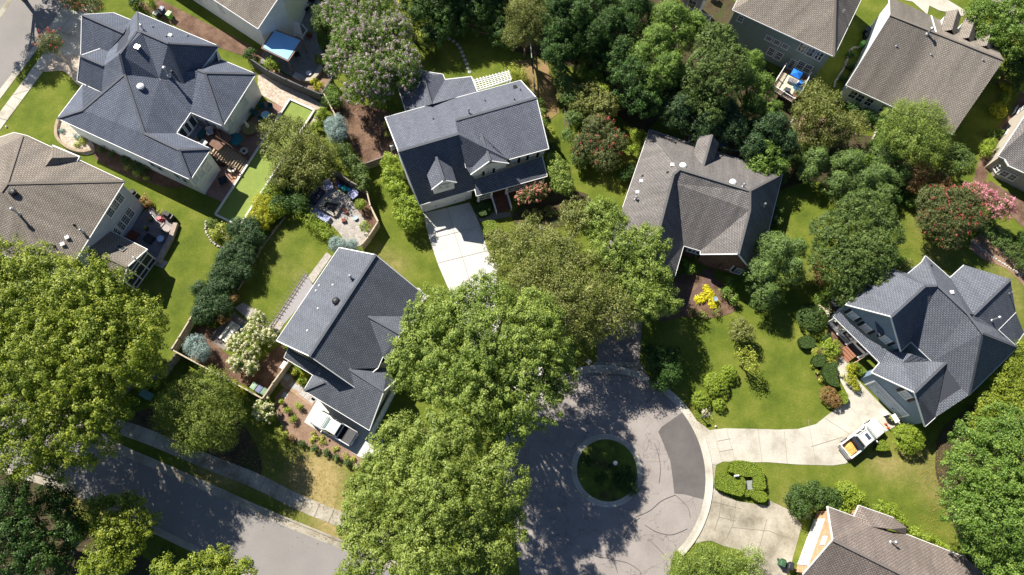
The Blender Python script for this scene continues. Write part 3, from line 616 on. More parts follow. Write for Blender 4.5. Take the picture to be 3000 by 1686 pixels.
for q in (-1, 1):
    m = MB(); c = Vector((mid.x, mid.y, 0))+u*q*1.0; m.beam(c+Vector((0, 0, 1.65)), c+n*2.1+Vector((0, 0, 0.95)), 0.1, 0.09); m.beam(c+n*2.1, c+n*2.1+Vector((0, 0, 1.0)), 0.12, 0.12); m.beam(c+Vector((0, 0, 0.85)), c+n*2.1+Vector((0, 0, 0.2)), 0.08, 0.06); m.build('stair_rail', M_WHITE, E.root)
# pergola at the back of E
pg = empty('white_pergola', PF('e1', 880, 150), 'white lattice pergola behind the blue-grey roofed house', 'pergola')
m = MB(); c0, c1, c2, c3 = [PF('e1', x, y, 3.0) for x, y in ((735, 160), (1010, 88), (1030, 150), (765, 235))]
for t in (0.08, 0.92): m.beam(c0.lerp(c3, t), c1.lerp(c2, t), 0.16, 0.2)
m.build('beam', M_WHITE, pg); m = MB()
for i in range(12): t = i/11; p, q = c0.lerp(c1, t), c3.lerp(c2, t); d = (q-p)*0.18; m.beam(p-d+Vector((0, 0, .12)), q+d*0.3+Vector((0, 0, .12)), 0.1, 0.1)
for i in range(6): t = i/5; m.beam(c0.lerp(c3, t)+Vector((0, 0, .2)), c1.lerp(c2, t)+Vector((0, 0, .2)), 0.07, 0.06)
m.build('lattice', M_WHITE, pg)
for t, w in ((0.03, 0.05), (0.97, 0.05), (0.03, 0.95), (0.97, 0.95)):
    p = c0.lerp(c1, t).lerp(c3.lerp(c2, t), w); m = MB(); m.box(Vector((p.x, p.y, 0)), 0.16, 0.16, 3.0); m.build('post', M_WHITE, pg)
# ---------------- G: grey roof house centre right
G = House('grey_hip_brick_house', 'dark brick house with large mid-grey hip roof, centre right', 'gz', {
 'g1': (132, 238, 3.3), 'g2': (2418, 990, 3.3), 'a1': (650, 915, 8.2), 'a0': (545, 1005, 8.0), 'a2': (1855, 1285, 8.2), 'a3': ('t21', 2390, 665, 7.6),
 'lb': ('t21', 1112, 640, 3.3), 'lc': ('t21', 880, 1260, 3.3), 'ld': ('t21', 1340, 1390, 6.1), 'le': ('t21', 1638, 1328, 3.3), 'lf': ('t21', 1725, 1025, 3.3), 'v1': ('t21', 1642, 400, 7.2),
 'c1': ('t21', 1895, 1075, 3.3), 'rp': ('t21', 2275, 1108, 6.6), 'r1': ('t21', 1895, 1112, 3.3), 'r2': ('t21', 2400, 1262, 3.3), 'r3': ('t31', 0, 890, 3.3),
 'w1': (975, 350, 5.0), 'w2': (1205, 325, 6.6), 'w3': (1328, 465, 5.0), 'w4': (1205, 887, 5.0), 'w5': (1033, 937, 6.6), 'w6': (855, 757, 5.0)})
G.roof(['g1 g2 a2 a1', 'g1 a1 a0 ld lc lb', 'a0 ld le lf v1', 'a1 a2 a3 c1 lf v1 a0', 'a3 rp r1 c1', 'a2 g2 r3 r2 rp a3', 'w1 w2 w5 w6', 'w2 w3 w4 w5'], RM)
G.fascia(['lb g1 g2 r3 r2', 'le lf c1 r1', 'r1 rp r2']); G.caps(['g1 a1 a2 g2', 'a1 a0 ld', 'a2 a3 rp', 'w2 w5'], mat('ridge_mid', (0.14, 0.135, 0.13), 0.9, var=0.15, scale=6))
G.walls(['g1 g2 r3 r2 rp r1 c1 lf le ld lc lb'], BRD); W0 = G.W
G.walls(['w1 w2 w3 w5'], SBG, name='dormer_wall', z0=3.0, inset=0.2); G.W = W0
for x, y in ((2165, 1228), (2262, 1272)): G.window('r1', 'r2', 't21', x, y, 1.15, 1.5, M_GLASS, nx=3, ny=4, shutters=M_DARK if x < 2200 else None)
m = MB(); p, u, n = G.on_wall('r1', 'r2', 't21', 2225, 1128); m.beam(p+n*0.02, p+n*0.08, 0.7, 0.35, up=(0, 0, 1)); m.build('gable_vent', M_WHITE, G.root)
for x, y in ((1812, 1045), (1860, 1060)): G.window('lf', 'c1', 't21', x, y+15, 1.0, 1.5, M_GLASS)
G.fan('gz', 705, 860, 0.42, False, 0.15); G.fan('gz', 1560, 1145, 0.42, False, 0.15); G.flue('gz', 1735, 1215, 0.6, 0.09)
G.boxvent('gz', 520, 845); G.boxvent('t21', 1297, 378); G.boxvent('t21', 1258, 490); G.flue('t21', 1240, 560, 0.7, 0.1); G.pipe('gz', 445, 970, 0.25); G.pipe('t21', 1313, 322, 0.25); G.flue('t21', 2530, 625, 0.6, 0.08); G.flue('gz', 800, 470, 0.5, 0.05)
# ---------------- I: bottom right brick house
I = House('orange_brick_house', 'orange brick house with taupe shingle roof and white garage door, bottom right', 't33', {
 'i1': (598, 757, 3.0), 'i2': (868, 858, 3.0), 'i3': (912, 745, 3.0), 'i4': (1265, 870, 3.0), 'i5': (1392, 968, 3.4), 'i6': (1390, 1035, 3.0), 'i7': (1978, 1265, 3.0), 'i8': (2400, 1640, 3.0),
 'q1': (352, 1440, 3.0), 'q2': (1400, 2100, 3.0), 'k2': (1960, 1640, 7.0), 'ww': (1040, 960, 4.4), 'wx': (1245, 985, 4.3)})
I.V['k1'] = hit_wall(*F('t33', 652, 1092), I.V['i1'], I.V['q1']); zk = I.V['k1'].z
I.V['k2'] = PF('t33', 1500, 1548, zk); I.V['k3'] = PF('t33', 2050, 1790, zk)
I.roof(['i1 i2 ww i6 i7 k3 k1', 'k1 k3 i8 q2 q1', 'i2 i3 i4 wx ww', 'i4 i5 i6 wx', 'k3 i7 i8'], RT); I.fascia(['q1 k1 i1 i2 i3 i4', 'i6 i7']); I.caps(['k1 k3', 'k3 i7'], mat('ridge_taupe', (0.17, 0.145, 0.13), 0.9, var=0.15, scale=6))
I.walls(['i1 i2 i6 i7 i8 q2 q1 k1'], BRO); W0 = I.W; I.walls(['i2 i3 i4 i5 i6'], BRO, name='bay_wall'); I.W = W0+I.W
I.garage_door('i1', 'q1', 't33', 360, 1110, 5.0, 2.4)
p, u, n = I.on_wall('i1', 'q1', 'iz', 990, 800); m = MB(); m.beam(p+n*0.02, p+n*0.09, 1.0, 0.9, up=(0, 0, 1)); m.build('gable_vent', M_WHITE, I.root)
I.flue('t33', 1235, 1115, 1.0, 0.1)
# ---------------- J: sage green house
J = House('sage_green_house', 'sage green two storey house with pale brown roof and rear deck', 't30', {
 'j1': ('t20', 2215, 100, 6.2), 'j2': (662, 570, 6.2), 'j3': (962, -20, 6.2), 'j4': ('t20', 2400, -260, 6.2), 'ra': (675, 20, 9.2), 'rb': (680, -120, 9.5), 'rc': (330, -300, 9.5), 'j5': (1060, -260, 6.2)})
J.roof(['j1 j2 rb rc j4', 'j2 j5 rb', 'j4 rc rb j5'], RB); J.fascia(['j4 j1 j2 j5']); J.caps(['j2 rb rc'], RCAPB); J.walls(['j1 j2 j5 j4'], SGN)
for x, y in ((10, 385), (90, 425), (175, 465)): J.window('j1', 'j2', 't30', x, y, 0.85, 0.85, M_GLASS, nx=3, ny=3, dbl=False)
for x, y in ((30, 520), (108, 562)): J.window('j1', 'j2', 't30', x, y+0, 0.9, 1.45, M_GLASS, nx=3, ny=4)
for x, y in ((345, 478), (430, 522), (515, 562)): J.window('j1', 'j2', 't30', x, y, 0.9, 1.5, M_GLASS)
J.window('j1', 'j2', 't20', 2298, 188, 0.75, 1.0, M_GLASS)
for x, y in ((330, 655), (400, 690)): J.window('j1', 'j2', 't30', x, y, 0.95, 1.55, M_GLASS, nx=3, ny=4)
J.window('j1', 'j2', 't30', 238, 645, 0.7, 1.8, M_GLASS, nx=3, ny=5, dbl=False, name='back_door', fw=0.14)
J.flue('t30', 755, 120, 0.3, 0.06)
# ---------------- K: brown roofed house top right
K = House('brown_dormer_house', 'white house with steep brown roof and three front dormers, top right', 't30', {
 'k1': (1225, 152, 8.4), 'k2': (2370, 605, 8.4), 'k3': (1858, 1352, 3.2), 'k4': (783, 858, 3.2), 'k5': (1218, -30, 5.4), 'k6': (1640, 160, 5.4), 'k7': (2290, 458, 5.4), 'k8': (2225, 440, 5.4)})
RBS = shingle('part_dark_brown_shingle', (0.25, 0.22, 0.185), (0.39, 0.345, 0.295), 0.2, (PF('t30', 1300, 1080, 5), PF('t30', 1720, 320, 8)))  # brown shingle, darker past the line between the two points
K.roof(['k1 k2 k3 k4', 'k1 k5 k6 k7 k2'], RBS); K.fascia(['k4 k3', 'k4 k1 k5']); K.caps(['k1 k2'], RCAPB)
K.walls(['k4 k3 k2 k7 k5 k1'], SW)
for n_, (x0, y0, x1, y1, x2, y2) in enumerate(((1910, 95, 1850, 300, 1800, 150), (2095, 165, 2020, 380, 1960, 230), (2270, 240, 2200, 460, 2140, 300))):
    pa = PF('t30', x0, y0, 8.0); pb = PF('t30', x1, y1, 8.0); u = (pb-pa); u.z = 0; L = u.length; u.normalize(); n = Vector((-u.y, u.x, 0)); rw = 1.0
    n = n if n.x > 0 else -n
    dr = uv_mesh('dormer', [[pa, pb, pb-n*rw-Vector((0, 0, 0.9)), pa-n*rw-Vector((0, 0, 0.9))], [pa, pb, pb+n*rw-Vector((0, 0, 0.9)), pa+n*rw-Vector((0, 0, 0.9))]], RB, K.root, 0.12)
    m = MB(); z0 = Vector((0, 0, -2.6))
    for q in (-1, 1):
        e0 = pa+u*0.2+n*q*0.8-Vector((0, 0, 0.85)); e1 = pb+n*q*0.8-Vector((0, 0, 0.85)); m.poly([e0, e1, e1+z0, e0+z0])
    e0, e1 = pa+u*0.2-n*0.8-Vector((0, 0, 0.85)), pa+u*0.2+n*0.8-Vector((0, 0, 0.85)); m.poly([e0, pa+u*0.2-Vector((0, 0, 0.2)), e1, e1+z0, e0+z0]); m.build('dormer_wall', SW, dr)
for x, y in ((855, 950), (925, 985), (1015, 1025), (1165, 1095), (1260, 1140)): K.window('k4', 'k3', 't30', x, y, 0.95, 1.5, M_GLASS)
K.flue('t30', 1600, 345, 1.1, 0.12)
for x, y in ((1290, 465), (1640, 550), (2160, 605)): K.pipe('t30', x, y, 0.3, 0.06, M_STEEL)
m = MB(); a, b = K.pt('k6').lerp(K.pt('k1').lerp(K.pt('k2'), 0.4), 0.0), K.pt('k1').lerp(K.pt('k2'), 0.41); m.beam(a+Vector((0, 0, 0.04)), b+Vector((0, 0, 0.04)), 0.18, 0.06); m.build('flashing', M_FLASH, K.root)
# ---------------- L: beige house on the right edge
L_ = House('beige_house', 'beige house with brown-grey roof and corner bay windows cut by the right edge', 'lz', {
 'a': (300, 572, 3.4), 'b': (345, 592, 3.4), 'c': (375, 642, 3.4), 'd': (481, 690, 3.4), 'e': (700, 800, 3.4), 'r1': (560, 330, 6.0), 'f': (560, 160, 3.4), 'g': (720, 40, 3.4), 'r2': (760, 330, 6.4), 'h': (900, 400, 3.4)})
L_.V['f'] = PF('lz', 600, 120, 6.2); L_.V['a'] = PF('lz', 300, 572, 3.4)
L_.roof(['a b c d e r2 r1 f', 'f r1 r2 h g'], RM); L_.fascia(['f a b c d e']); L_.walls(['a b c d e h g f'], SBG)
L_.window('c', 'd', 'lz', 345, 695, 0.9, 1.1, M_GLASS); L_.window('c', 'd', 'lz', 398, 720, 0.9, 1.1, M_GLASS); L_.window('b', 'c', 'lz', 295, 655, 0.8, 1.1, M_GLASS)
L_.window('f', 'a', 'lz', 405, 262, 1.3, 1.3, M_WHITE, dbl=False); L_.window('f', 'a', 'lz', 350, 412, 0.8, 0.7, M_GLASSL); L_.window('f', 'a', 'lz', 470, 240, 0.8, 1.3, M_GLASS)
# ---------------- M: lilac house at the top
M_ = House('lilac_house', 'pale lilac house with brown porch deck, cut by the top edge', 'mz', {'a': (300, -200, 5.6), 'b': (790, 0, 5.6), 'c': (1050, -420, 5.6), 'd': (560, -620, 5.6), 'r': (620, -350, 7.6), 'r2': (700, -300, 7.6)})
M_.roof(['a b r2 r', 'b c r2', 'c d r r2', 'd a r'], RB); M_.fascia(['a b c']); M_.walls(['a b c d'], SPK); M_.window('a', 'b', 'mz', 490, 90, 1.1, 1.5, M_GLASS)
# ---------------- H: blue house, right
Hh = House('slate_blue_house', 'slate blue house with grey gabled roof, front porch and two car garage, right side', 'hz', {
 'a1': (742, 262, 5.2), 'a2': (245, 740, 5.2), 'a5': (1022, 350, 5.2), 'b1': (1198, 205, 5.4), 'b2': (1242, 128, 5.4), 'b3': (1548, 402, 5.4), 'c1': (1722, 242, 5.0), 'c2': (2300, 418, 7.4), 'c3': (2368, 832, 5.0), 'c4': (2150, 1052, 5.0),
 'rk': (1232, 505, 8.8), 'rk2': (1390, 500, 8.8), 'm1': (1760, 845, 8.8), 'm2': (1842, 862, 7.4), 'm3': (1752, 892, 8.2), 'm4': (1950, 1095, 8.8), 'n1': (2390, 1268, 4.4), 'a4': (935, 1318, 5.2), 'a6': (1060, 1198, 5.4),
 'e1': ('hg', 1600, 408, 5.0), 'g1': ('hg', 1822, 422, 6.8), 'g3': ('hg', 690, 580, 3.6), 'g5': ('hg', 815, 430, 3.6), 'g6': ('hg', 1155, 432, 4.6), 'g7': ('hg', 1310, 300, 5.0), 'g4': ('hg', 1502, 1398, 3.6), 'g8': ('hg', 1655, 1260, 3.5), 'n2': ('hg', 2069, 995, 4.2), 'n3': ('t32', 2020, 1078, 4.4),
 'p1': (92, 888, 3.0), 'p2': (175, 825, 3.5), 'p3': (300, 970, 3.5), 'p4': (745, 1330, 3.5), 'p3b': (520, 1160, 3.8), 'p5': ('hg', 947, 246, 4.0), 'p6': ('hg', 1000, 355, 3.9), 's1': (2470, 1090, 3.2), 's2': (2350, 900, 3.9), 's3': (2370, 1235, 3.2)})
Hh.V['pk'] = hit_wall(*F('hz', 812, 888), Hh.V['a2'], Hh.V['a4']); Hh.V['gp'] = hit_wall(*F('hg', 1342, 882), Hh.V['g3'], Hh.V['g4'])
zr = Hh.V['pk'].z; print('H gable peaks', zr, Hh.V['gp'].z)
Hh.V['rk'] = PF('hz', 1232, 505, zr); Hh.V['rk2'] = PF('hz', 1390, 500, zr); Hh.V['m1'] = PF('hz', 1760, 845, zr); Hh.V['m4'] = PF('hz', 1950, 1095, zr); Hh.V['g1'] = PF('hg', 1822, 422, Hh.V['gp'].z)
for k_, f_, x_, y_ in (('a6', 'hz', 1060, 1198), ('e1', 'hg', 1600, 408), ('g1', 'hg', 1822, 422)): on_plane(Hh, k_, f_, x_, y_, 'rk2 m1 n3'); print('H', k_, Hh.V[k_].z)
Hh.V['gp2'] = Hh.V['gp']
Hh.roof(['a2 a1 a5 b1 b2 rk2 rk pk', 'b2 b3 m1 rk2', 'pk rk a6 a4', 'rk rk2 m1 m4 n3 g8 g1 e1 a6', 'b3 c1 c2 m2 m1', 'c2 c3 c4 m3 m2', 'm3 c4 n1 m4', 'm4 n1 n3', 'gp g1 e1 g7 g6 g5 g3', 'gp g1 g8 g4', 'p1 p2 p3 p3b p5 g7 g6 g5', 'c3 s1 s3 c4'], RG)
Hh.fascia(['a4 pk a2 a1', 'a5 b1 b2 b3 c1', 'c3 c4 n1 n3', 'a4 a6 e1', 'g3 gp g4 g8', 'g3 g5 p1', 's1 s3']); Hh.caps(['pk rk rk2 m1 m4 n1', 'm2 c2', 'm4 n3', 'gp g1'], RCAP)
Hh.walls(['a2 a1 a5 b2 b3 c1 c2 c3 c4 n1 n3 g8 e1 a6 a4 pk'], SBL); W0 = Hh.W; Hh.walls(['g3 gp g4 g8 g1 e1 g5'], SBL, name='garage_wall'); Hh.W = Hh.W+W0
for x, y in ((340, 868), (505, 1025)): Hh.window('a2', 'a4', 'hz', x, y, 0.95, 1.35, M_GLASSL, nx=3, ny=4, shutters=M_DARK)
Hh.window('a2', 'a4', 'hz', 748, 1168, 0.95, 1.3, M_GLASSL, nx=3, ny=4, shutters=M_DARK)
Hh.window('g3', 'g4', 'hg', 1215, 910, 1.0, 1.4, M_GLASSL, nx=3, ny=4, shutters=mat('brown_shutter', (0.12, 0.08, 0.07), 0.6))
Hh.garage_door('g3', 'g4', 'hg', 850, 1010, 4.9, 2.3, mat('pale_blue_door', (0.42, 0.50, 0.58), 0.5))
sh = MB(); q = [Hh.pt('pk').lerp(Hh.pt('a2'), 0.42), Hh.pt('pk').lerp(Hh.pt('a2'), 0.30)]; p0 = PF('hz', 595, 865, 6.3); p1 = PF('hz', 645, 828, 6.6); p2 = PF('hz', 728, 1085, 5.6); p3 = PF('hz', 665, 1135, 5.3)
uv_mesh('shed_dormer', [[p0, p1, p2, p3]], RG, Hh.root, 0.12)
Hh.flue('hz', 2070, 935, 1.3, 0.1); Hh.boxvent('hz', 1560, 585); Hh.pipe('hz', 1312, 252, 0.2); Hh.flue('hz', 2285, 600, 0.5, 0.05)
# porch of H
pts = [PF('hz', 20, 960), PF('hz', 175, 800), PF('hz', 800, 1330), PF('hg', 480, 390)]
pts = [PF('hz', 15, 955), PF('hz', 160, 820), PF('hz', 700, 1300), PF('hg', 690, 300), PF('hg', 470, 360)]
m = MB(); prism(m, [P(*F(a, x, y), 0.6) for a, x, y in (('hz', 15, 965), ('hz', 190, 830), ('hz', 760, 1330), ('hg', 520, 330))], 0.0, 0.6); m.build('porch_floor', mat('porch_grey', (0.12, 0.11, 0.11), 0.8), Hh.root)
A_, B_ = P(*F('hz', 20, 965), 0.6), P(*F('hg', 490, 350), 0.6)
for k in (0.0, 0.33, 0.62, 1.0):
    p = A_.lerp(B_, k); m = MB(); m.box(p, 0.2, 0.2, 2.3, 0.8); m.box(p, 0.3, 0.3, 0.15, 0.8); m.build('column', M_WHITE, Hh.root)
for k0, k1 in ((0, 0.33), (0.33, 0.62)):
    m = MB(); p, q = A_.lerp(B_, k0), A_.lerp(B_, k1); nb = int((p-q).length/0.17)
    for z in (0.12, 0.85): m.beam(p+Vector((0, 0, z)), q+Vector((0, 0, z)), 0.07, 0.07)
    for i in range(nb): c = p.lerp(q, (i+.5)/nb); m.beam(c+Vector((0, 0, .12)), c+Vector((0, 0, .85)), 0.05, 0.05)
    m.build('railing', M_WHITE, Hh.root)
m = MB(); s0 = A_.lerp(B_, 0.8); u = (B_-A_).normalized(); n = Vector((-u.y, u.x, 0)); n = n if n.dot(-A_) > 0 else -n
for i in range(4): m.box(Vector((s0.x, s0.y, 0))+n*(0.15+i*0.32), 1.6, 0.34, 0.55-i*0.14, math.atan2(u.y, u.x))
m.build('porch_steps', mat('brick_steps', (0.32, 0.15, 0.09), 0.8, var=0.2, scale=6), Hh.root)
p, u, n = Hh.on_wall('g3', 'g5', 'hg', 722, 388); m = MB()
for k in range(18):
    a_, b_ = math.pi*2*k/18, math.pi*2*(k+1)/18; q = p+n*0.08; m.beam(q+u*math.cos(a_)*.32+Vector((0, 0, math.sin(a_)*.32)), q+u*math.cos(b_)*.32+Vector((0, 0, math.sin(b_)*.32)), 0.13, 0.1)
m.build('round_window_frame', M_WHITE, Hh.root)
# ------------------------------------------------------------------ ground and paving
def blobs_grid():
    # lawn sheet: colour attribute 'dry' says where the grass is sun-bleached
    n = 150; xs = np.linspace(-95, 110, n); ys = np.linspace(-60, 105, n); X, Y = np.meshgrid(xs, ys)
    dry = np.zeros_like(X)
    for px, py, r, a in [(925, 1395, 120, 1.3), (985, 1545, 90, 1.0), (1160, 780, 60, 0.75), (1110, 730, 40, .5), (860, 800, 60, 0.4), (780, 760, 60, 0.3), (2700, 1350, 100, 0.6), (2560, 1345, 60, 0.5), (2740, 1450, 60, 0.5), (2330, 1430, 60, 0.3), (2610, 1370, 60, .5),
                         (2750, 760, 70, 0.45), (2950, 800, 80, 0.6), (2400, 800, 60, 0.6), (2960, 900, 60, .6), (1585, 280, 50, 1.2), (1580, 330, 40, 0.8), (830, 690, 50, 0.3), (600, 690, 40, .25), (560, 850, 60, .25), (250, 1420, 90, 1.2), (330, 1480, 60, 1.0), (1250, 230, 60, 0.4),
                         (2410, 370, 40, 1.3), (2650, 390, 60, .6), (1990, 1250, 30, .5), (2290, 1480, 40, .6), (2200, 1010, 50, .3), (2700, 660, 60, .5), (650, 1370, 130, .9)]:
        c = P(px, py); s = r*mpp(px, py); dry += a*np.exp(-((X-c.x)**2+(Y-c.y)**2)/(2*(s*0.6)**2))
    me = bpy.data.meshes.new('lawn'); vs = np.stack([X, Y, np.zeros_like(X)], -1).reshape(-1, 3)
    fs = [(i*n+j, i*n+j+1, (i+1)*n+j+1, (i+1)*n+j) for i in range(n-1) for j in range(n-1)]
    me.from_pydata(vs.tolist(), [], fs); at = me.attributes.new('dry', 'FLOAT', 'POINT'); at.data.foreach_set('value', np.clip(dry, 0, 1.5).ravel().astype(np.float32)); me.update()
    m, nt, b, tc = new_mat('lawn_grass', 0.9, 0.1); ob = tc.outputs['Object']
    g, f1 = noise_mix(nt, ob, [(0.072, 0.108, 0.016), (0.122, 0.158, 0.022), (0.19, 0.205, 0.04)], 0.3, 7, 0.66, 0.3, 0.7)
    d, f2 = noise_mix(nt, ob, [(0.27, 0.22, 0.085), (0.40, 0.31, 0.15)], 1.6, 6, 0.7)
    a = nt.nodes.new('ShaderNodeAttribute'); a.attribute_name = 'dry'
    k = nt.nodes.new('ShaderNodeMath'); k.operation = 'MULTIPLY_ADD'; nt.links.new(f2, k.inputs[0]); k.inputs[1].default_value = 0.9
    k2 = nt.nodes.new('ShaderNodeMath'); k2.operation = 'SUBTRACT'; nt.links.new(a.outputs['Fac'], k2.inputs[0]); k2.inputs[1].default_value = 0.45; nt.links.new(k2.outputs[0], k.inputs[2]); k.use_clamp = True
    k3 = nt.nodes.new('ShaderNodeMath'); k3.operation = 'MULTIPLY'; nt.links.new(k.outputs[0], k3.inputs[0]); nt.links.new(a.outputs['Fac'], k3.inputs[1]); k3.use_clamp = True
    c = mixc(nt, k3.outputs[0], g, d)
    e2, f4 = noise_mix(nt, ob, [(0, 0, 0), (0, 0, 0), (1, 1, 1)], 1.1, 8, 0.72, 0.45, 0.78)
    k5 = nt.nodes.new('ShaderNodeMath'); k5.operation = 'MULTIPLY'; nt.links.new(e2, k5.inputs[0]); k5.inputs[1].default_value = 0.55
    c = mixc(nt, k5.outputs[0], c, (0.27, 0.25, 0.075))
    h, f3 = noise_mix(nt, ob, [(0.62, 0.62, 0.62), (1.3, 1.3, 1.2)], 5.0, 8, 0.85, 0.3, 0.7); c = mixc(nt, 1.0, c, h, 'MULTIPLY')
    nt.links.new(c, b.inputs['Base Color']); add_bump(nt, b, f3, 0.6, 0.06)
    tag(link('ground', me, None, m), kind='structure')
    me2 = bpy.data.meshes.new('far'); me2.from_pydata([(-500, -400, -0.05), (500, -400, -0.05), (500, 600, -0.05), (-500, 600, -0.05)], [], [(0, 1, 2, 3)])
    tag(link('terrain', me2, None, mat('outer_grass', (0.13, 0.17, 0.03), 0.9, var=0.4, scale=0.2)), kind='structure')
blobs_grid()
G_CONC = ground_mat('pale_concrete', [(0.38, 0.345, 0.28), (0.51, 0.48, 0.41), (0.57, 0.54, 0.47)], 0.4, 6.0, 0.82, 1.1, 0.15)
G_CONC2 = ground_mat('stained_concrete', [(0.20, 0.175, 0.13), (0.38, 0.345, 0.275), (0.50, 0.46, 0.38)], 0.35, 4.0, 0.8, 1.12, 0.15)
G_NEW = ground_mat('new_concrete', [(0.54, 0.525, 0.49), (0.62, 0.605, 0.57)], 0.5, 5.0, 0.93, 1.05, 0.1)
G_ASPH = ground_mat('asphalt', [(0.270, 0.241, 0.225), (0.347, 0.312, 0.290)], 0.25, 14.0, 0.78, 1.18, 0.3, crack=0.4)
G_ASPH2 = ground_mat('street_asphalt', [(0.236, 0.223, 0.211), (0.291, 0.271, 0.258)], 0.15, 14.0, 0.85, 1.1, 0.2)
G_PATCH = ground_mat('asphalt_patch', [(0.115, 0.105, 0.102), (0.15, 0.138, 0.133)], 0.5, 14.0, 0.85, 1.12, 0.2)
G_DARKP = ground_mat('dark_paving', [(0.20, 0.18, 0.17), (0.27, 0.24, 0.22)], 0.5, 6.0, 0.8, 1.2, 0.2)
G_MULCH = ground_mat('brown_mulch', [(0.09, 0.052, 0.036), (0.155, 0.095, 0.066), (0.22, 0.14, 0.10)], 0.6, 9.0, 0.5, 1.5, 0.9)
G_STRAW = ground_mat('pine_straw', [(0.22, 0.14, 0.095), (0.32, 0.22, 0.155)], 0.6, 9.0, 0.6, 1.4, 0.9)
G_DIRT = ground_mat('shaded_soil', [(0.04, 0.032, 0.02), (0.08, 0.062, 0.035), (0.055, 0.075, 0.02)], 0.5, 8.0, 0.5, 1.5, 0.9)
G_GRAV = ground_mat('river_gravel', [(0.42, 0.33, 0.25), (0.62, 0.55, 0.46)], 2.5, 7.0, 0.45, 1.35, 0.9)
G_TURF = mat('turf_green', (0.21, 0.275, 0.06), 0.9, var=0.1, scale=1.5, bump=.2)
G_BRKP = ground_mat('brick_patio', [(0.28, 0.165, 0.13), (0.38, 0.24, 0.19)], 1.2, 12.0, 0.7, 1.25, 0.3)
G_FLAG = ground_mat('flagstone', [(0.34, 0.31, 0.28), (0.48, 0.44, 0.40)], 1.5, 6.0, 0.7, 1.2, 0.3, crack=0.5)
G_STONEP = ground_mat('stone_slab', [(0.35, 0.36, 0.36), (0.5, 0.49, 0.46)], 1.2, 8.0, 0.8, 1.15, 0.2)
def smooth(pts, k=6, closed=True):
    n = len(pts); out = []
    rng = range(n) if closed else range(n-1)
    for i in rng:
        p0, p1, p2, p3 = (pts[(i-1) % n], pts[i], pts[(i+1) % n], pts[(i+2) % n]) if closed else (pts[max(i-1, 0)], pts[i], pts[i+1], pts[min(i+2, n-1)])
        for j in range(k):
            t = j/k; out.append(p1*0+((p1*2)+(p2-p0)*t+(p0*2-p1*5+p2*4-p3)*t*t+(p1*3-p0-p2*3+p3)*t*t*t)*0.5)
    if not closed: out.append(pts[-1])
    return out
LV = 0.012
CNT = {}
def lz(lvl):
    CNT[lvl] = CNT.get(lvl, 0)+1; return LV*lvl+0.0005*CNT[lvl]
def sheet(name, fr, pts, lvl, material, curved=False, raised=0.0, label=None, cat=None, group=None, world=None):
    w = world if world else [P(*F(*(q if isinstance(q[0], str) else (fr, q[0], q[1])))) for q in pts]
    if curved: w = smooth(w)
    bm = bmesh.new(); z = lz(lvl)+raised; uvl = bm.loops.layers.uv.new('UVMap'); vs = [bm.verts.new((p.x, p.y, z)) for p in w]; f = bm.faces.new(vs); f.normal_update()
    if f.normal.z < 0: f.normal_flip()
    for l in f.loops: l[uvl].uv = (l.vert.co.x, l.vert.co.y)
    if raised:
        lo = [bm.verts.new((p.x, p.y, 0)) for p in w]
        for i in range(len(w)): bm.faces.new((vs[i], vs[(i+1) % len(w)], lo[(i+1) % len(w)], lo[i]))
    bmesh.ops.triangulate(bm, faces=[f]); bmesh.ops.recalc_face_normals(bm, faces=bm.faces) if raised else None
    me = bpy.data.meshes.new(name); bm.to_mesh(me); bm.free(); o = link(name, me, None, material)
    if label: tag(o, label, cat, group)
    else: tag(o, kind='structure')
    return o
def strip(name, pts, w, lvl, material, raised=0.0, curved=True, label=None, cat=None):
    if curved: pts = smooth(pts, 6, False)
    L, R = [], []
    for i, p in enumerate(pts):
        d = pts[min(i+1, len(pts)-1)]-pts[max(i-1, 0)]; d.z = 0; d.normalize(); n = Vector((-d.y, d.x, 0)); L.append(p+n*w/2); R.append(p-n*w/2)
    m = MB(); z = lz(lvl)+raised; Z = Vector((0, 0, z))
    for i in range(len(pts)-1):
        m.poly([R[i]+Z, R[i+1]+Z, L[i+1]+Z, L[i]+Z])
        if raised: m.poly([R[i], R[i+1], R[i+1]+Z, R[i]+Z]); m.poly([L[i+1], L[i], L[i]+Z, L[i+1]+Z])
    o = m.build(name, material)
    if label: tag(o, label, cat)
    else: tag(o, kind='structure')
    return o
def joints(name, lines, lvl=6, w=0.035, col=(0.16, 0.14, 0.12)):
    m = MB(); Z = Vector((0, 0, lz(lvl)+0.004))
    for a, b in lines:
        d = (b-a); d.z = 0; d.normalize(); n = Vector((-d.y, d.x, 0))*w/2; m.poly([a-n+Z, b-n+Z, b+n+Z, a+n+Z])
    tag(m.build(name, mat('joint_'+name, col, 0.9)), kind='structure')
